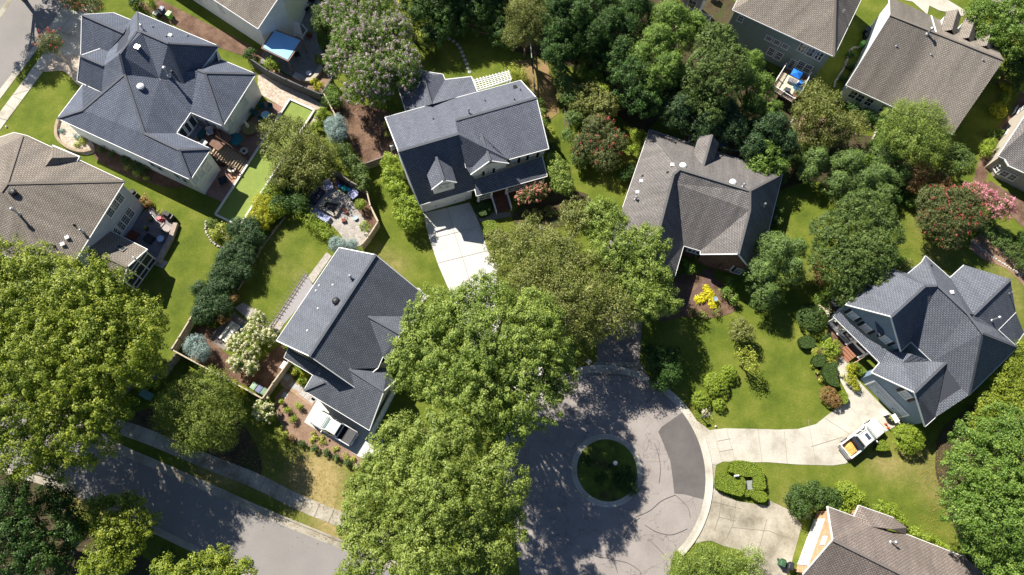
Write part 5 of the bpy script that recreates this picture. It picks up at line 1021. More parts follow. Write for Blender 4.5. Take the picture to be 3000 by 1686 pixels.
LM = {
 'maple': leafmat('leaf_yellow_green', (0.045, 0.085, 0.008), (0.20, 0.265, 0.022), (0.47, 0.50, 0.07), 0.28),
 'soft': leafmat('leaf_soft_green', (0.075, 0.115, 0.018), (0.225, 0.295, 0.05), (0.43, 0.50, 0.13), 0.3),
 'mid': leafmat('leaf_mid_green', (0.035, 0.085, 0.010), (0.13, 0.225, 0.03), (0.32, 0.44, 0.09), 0.26),
 'bright': leafmat('leaf_bright_green', (0.06, 0.105, 0.016), (0.20, 0.28, 0.045), (0.42, 0.50, 0.12), 0.28),
 'dark': leafmat('leaf_dark_green', (0.014, 0.042, 0.008), (0.040, 0.095, 0.015), (0.11, 0.20, 0.035), 0.2, 0.3),
 'oak': leafmat('leaf_grey_green', (0.03, 0.062, 0.012), (0.09, 0.145, 0.028), (0.21, 0.28, 0.075), 0.2, 0.3),
 'olive': leafmat('leaf_olive', (0.07, 0.09, 0.02), (0.20, 0.225, 0.05), (0.38, 0.39, 0.13), 0.25),
 'feather': leafmat('leaf_feathery', (0.08, 0.115, 0.018), (0.20, 0.26, 0.04), (0.36, 0.41, 0.085), 0.3),
 'conif': leafmat('needle_dark', (0.014, 0.036, 0.014), (0.034, 0.078, 0.022), (0.085, 0.155, 0.04), 0.12),
 'cyp': leafmat('needle_green', (0.05, 0.09, 0.025), (0.13, 0.21, 0.05), (0.23, 0.33, 0.08), 0.2),
 'gold': leafmat('needle_gold', (0.12, 0.15, 0.01), (0.36, 0.38, 0.02), (0.62, 0.58, 0.03), 0.25),
 'blue': leafmat('needle_blue', (0.13, 0.19, 0.18), (0.26, 0.36, 0.34), (0.42, 0.52, 0.50), 0.1),
 'boxw': leafmat('leaf_boxwood', (0.09, 0.145, 0.015), (0.25, 0.34, 0.03), (0.42, 0.52, 0.065), 0.25),
 'boxd': leafmat('leaf_boxwood_dark', (0.03, 0.06, 0.012), (0.065, 0.12, 0.022), (0.13, 0.21, 0.045), 0.2),
 'lime': leafmat('leaf_lime', (0.16, 0.20, 0.02), (0.38, 0.42, 0.06), (0.60, 0.62, 0.14), 0.3),
 'hyd': leafmat('leaf_hydrangea', (0.09, 0.15, 0.02), (0.22, 0.30, 0.05), (0.38, 0.45, 0.10), 0.3),
 'rust': leafmat('leaf_rust', (0.13, 0.08, 0.03), (0.28, 0.17, 0.06), (0.42, 0.27, 0.10), 0.25),
 'crepe': leafmat('leaf_crepe', (0.05, 0.07, 0.02), (0.11, 0.14, 0.04), (0.22, 0.22, 0.08), 0.25),
 'f_lilac': leafmat('blossom_lilac', (0.40, 0.24, 0.42), (0.58, 0.42, 0.55), (0.72, 0.60, 0.66), 0.3),
 'f_red': leafmat('blossom_red', (0.42, 0.03, 0.05), (0.62, 0.08, 0.10), (0.72, 0.22, 0.2), 0.3),
 'f_pink': leafmat('blossom_pink', (0.70, 0.18, 0.32), (0.85, 0.34, 0.46), (0.9, 0.52, 0.58), 0.3),
 'f_coral': leafmat('blossom_coral', (0.60, 0.14, 0.16), (0.75, 0.30, 0.26), (0.8, 0.45, 0.36), 0.3),
 'f_white': leafmat('blossom_cream', (0.58, 0.52, 0.32), (0.75, 0.70, 0.48), (0.85, 0.82, 0.66), 0.2),
 'f_gold': leafmat('blossom_gold', (0.55, 0.50, 0.01), (0.75, 0.68, 0.02), (0.85, 0.78, 0.05), 0.2),
}
BARK = mat('bark', (0.13, 0.10, 0.075), 0.95, var=0.35, scale=5, bump=0.6); BARKP = mat('pale_bark', (0.42, 0.38, 0.33), 0.85, var=0.3, scale=4, bump=0.4)
def trunk(root, base, tops, r, bark, seed):
    rng = random.Random(seed); m = MB(); top = sum((Vector(t[:3]) for t in tops), Vector())/len(tops); fork = Vector((base.x, base.y, 0)).lerp(top, 0.4); fork.z = top.z*0.36
    m.tube([Vector((base.x, base.y, -0.1)), Vector((base.x, base.y, 0.5)), fork], [r*1.35, r, r*0.75], 9)
    ends = [Vector(t[:3])+Vector((0, 0, t[4]*0.35)) for t in tops]
    ex = []
    for t in tops:
        for _ in range(3 if len(tops) > 1 else 5):
            a = rng.uniform(0, 6.28); ex.append(Vector(t[:3])+Vector((math.cos(a)*t[3]*0.62, math.sin(a)*t[3]*0.62, t[4]*rng.uniform(-0.1, 0.6))))
    for e in ends+ex:
        mid = fork.lerp(e, 0.5)+Vector((rng.uniform(-.4, .4), rng.uniform(-.4, .4), rng.uniform(-0.5, 0.3))); m.tube([fork-Vector((0, 0, 0.3)), mid, e], [r*0.5, r*0.3, r*0.08], 6)
    m.build('trunk', bark, root, smooth=True)
SEED = [100]
def make_lobes(lobes, h, kz, minz=0.0):
    out = []
    for l in lobes:
        px, py, r = l[:3]; hh = h*(l[3] if len(l) > 3 else 1.0); rm = r*mpp(px, py, hh*0.6); rz = min(rm*kz, hh*0.5) if kz < 5 else hh*0.5
        zc = hh-rz; p = P(px, py, zc); out.append((p.x, p.y, zc, rm, rz))
    return out
def tree(name, label, style, lm, h, lobes, cat='tree', group=None, kz=0.85, bark=None, dens=1.0, flower=None, trunk_r=None):
    SEED[0] += 1; sd = SEED[0]; L = make_lobes(lobes, h, kz); w = sum(l[3]**2 for l in L); bx = sum(l[0]*l[3]**2 for l in L)/w; by = sum(l[1]*l[3]**2 for l in L)/w
    root = empty(name, Vector((bx, by, 0)), label, cat, group); cr, c, d, ax, rcs = crown('crown', L, ST[style], LM[lm], root, sd, dens)
    trunk(root, Vector((bx, by, 0)), L, trunk_r or max(0.12, math.sqrt(w)*0.045), bark or BARK, sd)
    if flower: blossom(root, c, d, ax, rcs, flower[1], flower[2], flower[3], LM[flower[0]], sd, *(flower[4:]))
    return root
def shrub(name, label, style, lm, h, lobes, cat='shrub', group=None, dens=1.0, flower=None, kz=9):
    SEED[0] += 1; sd = SEED[0]; L = make_lobes(lobes, h, kz); root = empty(name, Vector((L[0][0], L[0][1], 0)), label, cat, group)
    cr, c, d, ax, rcs = crown('foliage', L, ST[style], LM[lm], root, sd, dens); rng = random.Random(sd)
    for l in L:
        m = MB()
        for _ in range(4):
            a = rng.uniform(0, 6.28); m.tube([Vector((l[0], l[1], -0.05)), Vector((l[0]+math.cos(a)*l[3]*0.25, l[1]+math.sin(a)*l[3]*0.25, l[2])), Vector((l[0]+math.cos(a)*l[3]*0.55, l[1]+math.sin(a)*l[3]*0.55, l[2]+l[4]*0.4))], [0.05, 0.035, 0.012], 5)
        m.build('stem', BARK, root)
    if flower: blossom(root, c, d, ax, rcs, flower[1], flower[2], flower[3], LM[flower[0]], sd, *(flower[4:]))
    return root
# big trees
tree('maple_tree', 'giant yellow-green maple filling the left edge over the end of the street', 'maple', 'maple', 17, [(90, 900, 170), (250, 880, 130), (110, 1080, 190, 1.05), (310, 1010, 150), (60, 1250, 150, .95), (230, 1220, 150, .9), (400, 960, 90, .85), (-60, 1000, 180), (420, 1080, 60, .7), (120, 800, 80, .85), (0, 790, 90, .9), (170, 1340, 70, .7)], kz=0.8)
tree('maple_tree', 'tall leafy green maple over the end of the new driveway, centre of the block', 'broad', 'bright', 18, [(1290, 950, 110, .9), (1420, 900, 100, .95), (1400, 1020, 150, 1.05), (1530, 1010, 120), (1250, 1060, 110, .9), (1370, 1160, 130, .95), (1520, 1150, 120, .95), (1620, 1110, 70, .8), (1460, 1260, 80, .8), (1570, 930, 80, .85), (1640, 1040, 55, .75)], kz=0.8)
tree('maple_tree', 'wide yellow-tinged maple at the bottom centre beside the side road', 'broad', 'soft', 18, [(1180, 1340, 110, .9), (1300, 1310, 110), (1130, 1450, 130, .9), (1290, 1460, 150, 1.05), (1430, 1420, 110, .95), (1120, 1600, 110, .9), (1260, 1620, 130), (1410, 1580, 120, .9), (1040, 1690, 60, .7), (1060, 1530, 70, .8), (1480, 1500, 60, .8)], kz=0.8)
tree('birch_tree', 'airy olive birch with white limbs between the new driveway and the grey roofed house', 'birch', 'olive', 12, [(1500, 740, 75, .9), (1560, 700, 60, .85), (1610, 780, 110), (1700, 850, 110), (1640, 900, 110), (1790, 920, 80, .9), (1540, 830, 70, .9), (1720, 960, 60, .8), (1690, 640, 55, .85)], bark=BARKP)
tree('willow_oak', 'bright green oak leaning over the left wing of the grey roofed house', 'broad', 'bright', 11, [(1770, 650, 70), (1800, 740, 75), (1890, 720, 65, .95), (1910, 800, 60, .9), (1880, 880, 70, .9), (1950, 880, 45, .75), (1830, 830, 60, .9)])
tree('oak_tree', 'big soft green oak filling the bottom right corner', 'broad', 'mid', 13, [(2860, 1300, 80, .85), (2950, 1280, 90, .9), (2850, 1400, 90, .9), (2960, 1400, 110), (2840, 1500, 80, .85), (2940, 1520, 110), (2960, 1640, 90, .85), (2800, 1460, 45, .7), (3050, 1450, 120), (3040, 1300, 100, .9), (2870, 1590, 60, .7)])
tree('linden_tree', 'rounded feathery green tree beside the street pavement near the wooden fence corner', 'fine', 'feather', 11, [(545, 1185, 75), (615, 1165, 80), (600, 1240, 80, .95), (670, 1220, 50, .85), (500, 1230, 50, .8), (560, 1290, 50, .8), (650, 1285, 42, .75)], kz=0.9)
tree('oak_tree', 'dark green oak in the bottom left corner', 'broad', 'dark', 11, [(40, 1470, 70), (80, 1540, 60, .9), (20, 1600, 90), (90, 1650, 70, .9), (-40, 1520, 90), (120, 1590, 45, .8)])
tree('redbud_tree', 'yellow-green small tree between the dark corner oak and the shaded street', 'broad', 'maple', 8, [(290, 1500, 50, .9), (370, 1490, 55, .9), (420, 1540, 45, .8), (340, 1560, 70), (300, 1660, 70), (360, 1620, 60, .9), (250, 1550, 35, .75)])
tree('honey_locust', 'bright yellow-green treetop cut by the bottom edge left of centre', 'broad', 'maple', 10, [(560, 1680, 60), (640, 1650, 50, .9), (620, 1700, 80), (700, 1690, 60, .9), (480, 1670, 40, .8)])
tree('japanese_maple', 'soft green round treetop at the bottom edge beside the lower driveway', 'fine', 'bright', 5, [(2000, 1670, 50), (2070, 1650, 50), (2140, 1660, 50), (2200, 1640, 40), (2080, 1700, 70), (1990, 1640, 25, .8), (2180, 1700, 60)])
tree('oak_tree', 'dense grey-green oak on the lawn above the slate blue house', 'dense', 'oak', 9, [(2530, 640, 85), (2450, 690, 75, .95), (2580, 690, 60, .9), (2480, 770, 80, .95), (2550, 740, 70), (2420, 760, 50, .8), (2560, 820, 50, .75), (2480, 850, 50, .7)])
tree('cypress_tree', 'bright green cypress beside the front gable of the dark brick house', 'cone', 'cyp', 8, [(2270, 740, 60), (2230, 800, 50, .85), (2310, 790, 50, .85), (2240, 860, 50, .7), (2330, 730, 35, .75)], kz=1.2)
tree('crepe_myrtle', 'wide crepe myrtle with crimson blossoms and long shadow on the lawn, right side', 'loose', 'crepe', 6, [(2740, 600, 60), (2810, 600, 55), (2770, 650, 65), (2720, 650, 40, .85), (2840, 640, 45, .9), (2780, 690, 45, .8)], flower=('f_red', 0.11, 12, 0.13, 0.26, 1.0))
tree('crepe_myrtle', 'pink crepe myrtle touching the crimson one', 'spiky', 'crepe', 4.5, [(2850, 570, 30), (2880, 580, 25)], flower=('f_pink', 0.6, 22, 0.14, 0.3, 1.2))
tree('crepe_myrtle', 'pink crepe myrtle standing alone near the beige house', 'spiky', 'crepe', 4.5, [(2920, 615, 34), (2940, 605, 25)], flower=('f_pink', 0.6, 22, 0.14, 0.3, 1.2))
tree('crepe_myrtle', 'huge lilac flowering crepe myrtle at the top beside the mulched yard', 'loose', 'mid', 8.5, [(1010, 50, 60, .95), (1100, 30, 60), (1050, 130, 80, 1.05), (1130, 110, 70), (1000, 190, 50, .9), (1080, 220, 70), (1170, 190, 60, .95), (1150, 90, 50, .95), (1110, 270, 45, .8), (1190, 230, 40, .8), (1040, 280, 35, .75), (1030, -20, 60)], flower=('f_lilac', 0.36, 14, 0.14, 0.28, 1.0), dens=0.9)
tree('crepe_myrtle', 'small red-tipped crepe myrtle on the top left verge with its whole shadow on the lawn', 'spiky', 'crepe', 4.6, [(150, 132, 32), (165, 125, 24), (135, 140, 22)], flower=('f_red', 0.16, 12, 0.12, 0.2, 1.9), bark=BARKP)
tree('crepe_myrtle', 'small red-tipped crepe myrtle cut by the top edge beside the top left drive', 'spiky', 'crepe', 4.6, [(220, 8, 36), (265, 10, 32), (290, 20, 20)], flower=('f_red', 0.14, 12, 0.12, 0.2, 1.7))
tree('willow_tree', 'olive-yellow spreading tree between the green turf and the fire pit patio', 'birch', 'olive', 5.5, [(810, 385, 45, .9), (860, 400, 60), (900, 440, 60), (850, 480, 50, .95), (930, 490, 55, .95), (890, 520, 45, .85), (960, 440, 35, .85), (790, 440, 30, .8), (810, 530, 30, .7)], dens=0.8)
tree('holly_tree', 'bright mid-green tree in the wooded strip at the top, beside the lilac house', 'cone', 'mid', 12, [(1960, 60, 60), (1930, 130, 65, .95), (1990, 110, 50, .9), (1880, 170, 50, .85), (1950, 200, 60, .9), (2030, 80, 45, .85), (1900, 240, 50, .8)], kz=1.0)
tree('oak_tree', 'tall grey-green oak in front of the sage green house', 'dense', 'oak', 12, [(2100, 130, 55), (2130, 190, 60), (2070, 200, 55, .95), (2110, 250, 55, .9), (2040, 250, 45, .8), (2020, 290, 40, .7), (2080, 320, 50, .7)])
tree('cypress_tree', 'green cypress touching the rear deck of the sage green house', 'cone', 'mid', 9, [(2200, 190, 38), (2180, 240, 45), (2230, 260, 42, .9), (2200, 320, 50, .8), (2250, 330, 40, .7)], kz=1.3)
tree('pine_tree', 'dark evergreen in deep shade behind the dark brick house', 'cone', 'conif', 8, [(1990, 320, 60), (2060, 370, 60, .9), (2140, 380, 60, .9), (2220, 390, 50, .8), (1960, 270, 50, .8), (2250, 430, 45, .7)], kz=0.9)
for lab, l in (('dark evergreen tree at the top edge, left of the wooded strip', [(1640, 30, 60), (1690, 60, 55, .95), (1640, 100, 50, .85)]), ('dark evergreen tree at the top edge, middle of the wooded strip', [(1760, 20, 60), (1790, 80, 60, .95), (1740, 110, 45, .85)]), ('dark evergreen tree at the top edge beside the bright holly', [(1860, 30, 60), (1840, 90, 50, .9), (1820, 150, 45, .8)])):
    tree('pine_tree', lab, 'cone', 'dark', 12, l, group='dark evergreens in the wooded strip', kz=1.1)
tree('pine_tree', 'low dark tree in the shade above the clipped hedge tree', 'loose', 'conif', 5, [(1700, 150, 45), (1760, 190, 45), (1810, 220, 45), (1640, 150, 35)])
tree('elm_tree', 'dark treetop at the top edge between the lilac crepe myrtle and the yellow tree', 'broad', 'dark', 6.5, [(1230, 30, 60), (1310, 40, 70, .95), (1390, 30, 65, .9), (1210, -30, 60), (1460, 20, 60, .9), (1270, 100, 45, .7), (1480, 90, 45, .7), (1340, -40, 70)])
tree('locust_tree', 'golden green tree at the top centre above the dark pole', 'fine', 'olive', 10, [(1550, 30, 50), (1590, 60, 40, .9), (1540, 90, 40, .85), (1505, 110, 30, .75), (1560, 115, 22, .7), (1520, 40, 35)])
tree('golden_tree', 'small lime-yellow tree right of the lilac crepe myrtle', 'loose', 'lime', 4, [(1215, 85, 22), (1235, 105, 22), (1170, 25, 18), (1200, 95, 15)])
tree('magnolia_tree', 'young bright green magnolia in the shaded strip behind the blue-grey roofed house', 'loose', 'boxw', 4.5, [(1700, 150, 22), (1720, 180, 28), (1700, 210, 26), (1780, 170, 20), (1740, 230, 26), (1770, 260, 20)])
tree('elm_tree', 'light willowy green tree over the lower edge of the brown dormered roof', 'fine', 'bright', 9, [(2640, 350, 50), (2700, 350, 50), (2740, 380, 40, .9), (2660, 410, 60), (2720, 430, 50, .9), (2610, 390, 40, .85)], kz=1.0)
tree('olive_tree', 'olive tree beside the deck of the sage green house', 'birch', 'olive', 7, [(2380, 280, 40), (2420, 310, 45), (2360, 330, 45, .9), (2440, 350, 40, .9)])
tree('olive_tree', 'brownish green tree left of the gravelly clearing, right of centre', 'birch', 'olive', 5, [(2450, 380, 45), (2500, 370, 40), (2400, 400, 45, .9), (2350, 400, 40, .8)])
for lab, l, g_ in (('green cypress nearest the curved lawn, left of its row', [(2390, 470, 38), (2370, 510, 32, .8)], 'cyp'), ('broad green cypress in the middle of the row above the lawn', [(2490, 480, 45), (2450, 540, 42, .85), (2520, 530, 40, .85)], 'cyp'), ('green cypress at the right of the row above the lawn', [(2610, 460, 48), (2570, 520, 45, .85), (2630, 520, 40, .85), (2590, 570, 35, .7)], 'cyp')):
    tree('cypress_tree', lab, 'cone', g_, 5.5, l, group='cypresses above the curved lawn', kz=1.25)
tree('shadbush', 'rusty olive shrub tree between the cypress row and the grey-green round tree', 'loose', 'rust', 5, [(2690, 450, 35), (2700, 500, 35), (2760, 530, 30, .8), (2680, 540, 30, .8)])
tree('elaeagnus_tree', 'round silvery green tree left of the beige house', 'dense', 'oak', 5.5, [(2790, 460, 40), (2820, 480, 35), (2780, 500, 35, .9)])
tree('dogwood_tree', 'rounded pale green tree at the rear corner of the dark brick house', 'dense', 'mid', 6, [(2240, 460, 45), (2220, 500, 40, .9), (2280, 490, 30, .85)])
tree('elm_tree', 'leafy green tree in the top right corner', 'broad', 'mid', 10, [(2880, 40, 45), (2940, 60, 55), (2990, 110, 50), (2900, 100, 40, .9), (3000, 20, 60), (2950, 140, 35, .8)])
tree('dogwood_tree', 'dark rounded tree under the three dormers, right edge', 'dense', 'dark', 6, [(2950, 170, 35), (2990, 190, 40), (2980, 240, 30, .7)])
tree('serviceberry_tree', 'round dark tree with red blossom beside the hedge tree, left of the dark brick house', 'loose', 'crepe', 4.8, [(1750, 390, 55), (1790, 420, 45, .9), (1720, 430, 45, .85), (1770, 460, 45, .8)], flower=('f_red', 0.07, 16, 0.14, 0.28, 1.0))
tree('hornbeam_tree', 'rounded olive hedge tree behind the red flowering tree', 'dense', 'olive', 4.8, [(1730, 290, 50), (1770, 310, 40), (1700, 310, 40, .9), (1670, 270, 35, .85)])
tree('viburnum', 'grey-green upright tree right of the dark pole', 'loose', 'cyp', 5, [(1640, 200, 26), (1650, 240, 28, .9), (1670, 290, 26, .85), (1680, 350, 26, .75), (1665, 400, 22, .6)])
tree('pear_tree', 'bright green rounded tree beside the white porch of the blue-grey roofed house', 'loose', 'bright', 5, [(1640, 500, 34), (1650, 540, 36), (1620, 470, 24, .85)])
tree('crepe_myrtle', 'small coral crepe myrtle in front of the white porch', 'loose', 'crepe', 3.2, [(1565, 570, 30), (1530, 580, 22, .9), (1590, 560, 20)], flower=('f_coral', 0.5, 16, 0.13, 0.22, 1.0))
tree('juniper_tree', 'silvery green tree at the top beside the blue canopy', 'loose', 'oak', 5, [(940, 40, 26), (930, 75, 24, .9), (955, 60, 26)])
tree('magnolia_tree', 'yellow-green tree tangle on the right edge behind the slate blue house', 'loose', 'maple', 5, [(2990, 1040, 35), (2960, 1080, 40), (2940, 1130, 45, .95), (2990, 1130, 50), (2900, 1190, 45, .9), (2970, 1200, 55), (2880, 1240, 40, .8), (2860, 1280, 30, .7)])
tree('redbud_tree', 'thin pale green small tree on the big lawn with a round shadow', 'birch', 'lime', 4, [(2190, 1045, 30), (2200, 1075, 25, .9)], dens=0.5)
tree('smoke_bush', 'round brown-green bush tree on the big lawn above the thin pale one', 'loose', 'olive', 3.2, [(2165, 960, 33), (2185, 978, 30), (2155, 985, 25, .9)])
tree('crabapple_tree', 'dark loose tree at the kerb in the shade, left of the big lawn', 'loose', 'dark', 4, [(1920, 1050, 50), (1960, 1090, 40), (1930, 1120, 35, .8), (1970, 1040, 30, .8)])

for lab, l in (('dark treetop beyond the top edge over the shaded lawn, leftmost', [(1180, -330, 75), (1250, -310, 65), (1200, -250, 60)]), ('dark treetop beyond the top edge over the shaded lawn, middle', [(1340, -330, 75), (1410, -300, 65), (1340, -250, 60)]), ('dark treetop beyond the top edge over the shaded lawn, rightmost', [(1500, -330, 75), (1560, -310, 60), (1470, -250, 60)])):
    tree('elm_tree', lab, 'broad', 'dark', 15, l, group='trees above the shaded lawn')
tree('maple_tree', 'street tree beyond the top left corner throwing its shadow on the road', 'broad', 'mid', 11, [(-60, -110, 70), (10, -150, 70), (-120, -60, 60), (-30, -190, 70)])

for lab, sty, l_, h_, l in (('dark green tree filling the wood between the bright holly and the hedge tree', 'broad', 'dark', 10, [(1850, 230, 60), (1880, 290, 55, .9), (1820, 180, 50, .9)]), ('dark green tree in the wood just above the dark brick house chimney', 'cone', 'conif', 8, [(2000, 240, 55), (2050, 300, 60, .9), (2120, 330, 50, .9)]), ('dark green tree in the wood at the right, touching the sage house deck', 'cone', 'conif', 8, [(2270, 370, 45), (2300, 420, 45, .85), (2210, 430, 45, .85)]), ('dark green tree between the locust and the wooded strip', 'broad', 'dark', 9, [(1640, 150, 50), (1700, 100, 55), (1760, 150, 50, .9)])):
    tree('wood_tree', lab, sty, l_, h_, l, group='trees filling the wooded strip', kz=1.0)
tree('oak_tree', 'dark tree between the corner oak and the street, bottom left', 'broad', 'dark', 8, [(190, 1480, 45), (150, 1450, 50), (210, 1560, 45, .9), (170, 1640, 50, .9)])
def S(label, style, lm, h, lobes, flower=None, group=None, name='shrub', cat='shrub', **k): return shrub(name, label, style, lm, h, lobes, cat, group, flower=flower, **k)
# island and big lawn
S('largest clipped round bush on the lawn beside the kerb', 'clip', 'boxw', 1.7, [(2097, 1125, 36)], name='round_bush', cat='bush')
S('clipped round bush up and right of the largest one', 'clip', 'boxw', 1.5, [(2136, 1094, 25)], name='round_bush', cat='bush')
S('softer round bush down and left of the largest one', 'clip', 'boxw', 1.3, [(2053, 1172, 28)], name='round_bush', cat='bush')
S('small brownish clipped bush under the largest one', 'clip', 'boxw', 1.1, [(2107, 1186, 20)], name='round_bush', cat='bush')
S('pale straw-coloured tuft beside the mailbox', 'spiky', 'f_white', 0.9, [(2068, 1209, 11)], name='grass_tuft', cat='ornamental grass')
S('dark clump of plants in the island circle', 'shrub', 'dark', 0.9, [(1830, 1400, 40), (1850, 1430, 25), (1760, 1400, 22), (1720, 1350, 20)], name='island_planting', cat='shrubs')
# clipped hedges by the mailbox hedge
def hedge(label, fr, pts, h, lm='boxw', name='clipped_hedge', dens=480, mt=None, group=None):
    SEED[0] += 1; rng = np.random.default_rng(SEED[0]); w = smooth([P(*F(fr, *q), h) for q in pts], 5); xs = np.array([(p.x, p.y) for p in w]); lo = xs.min(0); hi = xs.max(0)
    root = empty(name, Vector((xs[:, 0].mean(), xs[:, 1].mean(), 0)), label, 'hedge', group)
    def inside(q):
        r = np.zeros(len(q), bool); j = len(xs)-1
        for i in range(len(xs)):
            a, b = xs[i], xs[j]; c = ((a[1] > q[:, 1]) != (b[1] > q[:, 1])) & (q[:, 0] < (b[0]-a[0])*(q[:, 1]-a[1])/(b[1]-a[1]+1e-12)+a[0]); r ^= c; j = i
        return r
    area = abs(sum(xs[i, 0]*xs[i-1, 1]-xs[i-1, 0]*xs[i, 1] for i in range(len(xs))))/2; n = int((hi-lo).prod()*dens); q = rng.uniform(lo, hi, (n, 2)); q = q[inside(q)]
    top = np.column_stack([q, h+rng.normal(0, 0.035, len(q))]); tn = np.tile([0, 0, 1.0], (len(q), 1)); sc, sn = [], []
    for i in range(len(xs)):
        a, b = xs[i-1], xs[i]; L = np.linalg.norm(b-a); k = int(L*h*dens*0.8); t = rng.uniform(0, 1, (k, 1)); z = rng.uniform(0.03, h, (k, 1)); e = (b-a)/(L+1e-9); nn = np.array([e[1], -e[0]])
        sc.append(np.column_stack([a+(b-a)*t+nn*rng.normal(0, 0.02, (k, 1)), z])); sn.append(np.tile([nn[0], nn[1], 0.2], (k, 1)))
    sgn = 1
    c = np.concatenate([top]+sc); nr = np.concatenate([tn]+sn)+rng.normal(0, 0.28, (len(c), 3)); nr /= np.linalg.norm(nr, axis=1, keepdims=True)
    leaf_mesh('foliage', c, nr, 0.085*rng.uniform(0.7, 1.4, len(c)), 0.5+rng.normal(0, 0.2, len(c)), 0.7, rng, LM[lm], root)
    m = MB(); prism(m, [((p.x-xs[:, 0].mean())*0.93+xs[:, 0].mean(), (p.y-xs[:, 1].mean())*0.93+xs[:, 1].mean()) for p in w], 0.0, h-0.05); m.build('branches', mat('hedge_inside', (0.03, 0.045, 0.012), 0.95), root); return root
hedge('hooked clipped hedge curling round the utility box', 't23', [(2180, 400), (2200, 330), (2250, 295), (2420, 315), (2520, 380), (2540, 470), (2550, 570), (2490, 590), (2420, 570), (2420, 465), (2330, 455), (2210, 415)], 0.9)
hedge('wide flat clipped hedge left of the utility box', 't23', [(2080, 430), (2130, 405), (2220, 460), (2330, 470), (2345, 560), (2320, 640), (2260, 645), (2070, 580), (2050, 520)], 0.8)
hedge('oval clipped hedge at the edge of the lower driveway', 't23', [(2400, 590), (2500, 590), (2565, 640), (2555, 700), (2480, 710), (2400, 650)], 0.8)
hedge('tiny square clipped hedge under the utility box', 't23', [(2345, 590), (2390, 590), (2390, 650), (2345, 655)], 0.6)
hedge('long clipped hedge panel in front of the slate blue house', 't32', [(560, 780), (620, 755), (695, 765), (700, 900), (720, 990), (620, 970), (560, 880)], 1.0, 'boxd')
hedge('round flat-topped clipped hedge between two yellow shrubs', 't32', [(450, 720), (490, 670), (560, 675), (580, 730), (550, 785), (470, 785)], 0.8, 'boxd')
hedge('dark low clipped hedge in the shade of the lawn tree', 't32', [(320, 510), (400, 480), (470, 520), (470, 590), (350, 600)], 0.8, 'boxd')
hedge('small clipped green mound by the curving driveway', 't32', [(720, 1050), (760, 1030), (805, 1080), (800, 1150), (750, 1165), (730, 1120)], 0.8)
hedge('heart-shaped clipped hedge at the nose of the truck', 'th', [(1260, 760), (1320, 720), (1400, 740), (1480, 830), (1510, 940), (1400, 975), (1250, 970), (1180, 940), (1240, 840)], 0.9)
hedge('square clipped lawn-green hedge by the front walk of the white house', 't11', [(2270, 790), (2390, 770), (2420, 860), (2300, 915), (2280, 860)], 0.7)
hedge('dark square hedge under the left porch railing', 't11', [(2200, 600), (2330, 570), (2360, 680), (2250, 720)], 0.8, 'boxd')
# H front beds
S('dark round clipped bush beside the air conditioner', 'clip', 'boxd', 2.2, [(2378, 932, 44)], name='round_bush', cat='bush', dens=1.2)
S('mottled round bush in front of the porch railing', 'shrub', 'boxw', 1.5, [(2435, 1020, 32)], name='round_bush', cat='bush')
S('golden spreading shrub nearest the house steps', 'shrub', 'gold', 1.3, [(2492, 1083, 18)], name='golden_shrub')
S('leafy green shrub against the round window wall', 'shrub', 'boxw', 1.3, [(2518, 1088, 15)])
S('golden shrub, upper half of the pair on the driveway bed', 'shrub', 'gold', 1.2, [(2492, 1112, 20)], name='golden_shrub')
S('golden shrub, lower half of the pair on the driveway bed', 'shrub', 'gold', 1.2, [(2508, 1131, 16)], name='golden_shrub')
S('rust-brown barberry mound at the bend of the driveway', 'clip', 'rust', 1.4, [(2428, 1160, 28), (2445, 1175, 22)], name='barberry', dens=1.2)
S('yellow-green variegated shrub left of the round clipped hedge', 'shrub', 'lime', 0.9, [(2388, 1032, 15)])
S('yellow-green variegated shrub right of the round clipped hedge', 'shrub', 'lime', 0.9, [(2435, 1055, 18)])
S('lime hosta clump at the left rim of the bed', 'shrub', 'lime', 0.5, [(2383, 1075, 10), (2392, 1092, 8)], name='hosta', cat='plant')
S('lime hosta clump below the long hedge panel', 'shrub', 'lime', 0.5, [(2402, 1112, 13)], name='hosta', cat='plant')
S('pale variegated plants beside the curving front walk', 'shrub', 'f_white', 0.5, [(2467, 1098, 10)], name='hosta', cat='plant')
S('small green bush below the dark round clipped bush', 'shrub', 'boxd', 1.0, [(2420, 990, 16)])
S('leafy shrub at the corner by the air conditioner', 'loose', 'mid', 1.6, [(2405, 880, 22), (2430, 855, 20)])
S('pale variegated shrub under the air conditioner', 'loose', 'f_white', 1.2, [(2400, 905, 16), (2420, 915, 14)])
S('large bright round camellia at the nose of the parked pickup', 'shrub', 'boxw', 2.4, [(2662, 1285, 46)], name='round_bush', cat='bush', dens=1.3)
S('tall ornamental grass behind the slate blue house', 'spiky', 'mid', 1.8, [(2600, 760, 26), (2630, 770, 24)], name='ornamental_grass', cat='ornamental grass')
S('pale flowering shrubs behind the slate blue house', 'loose', 'olive', 1.3, [(2640, 790, 20), (2660, 775, 16)], ('f_pink', 0.2, 8, 0.1, 0.12))
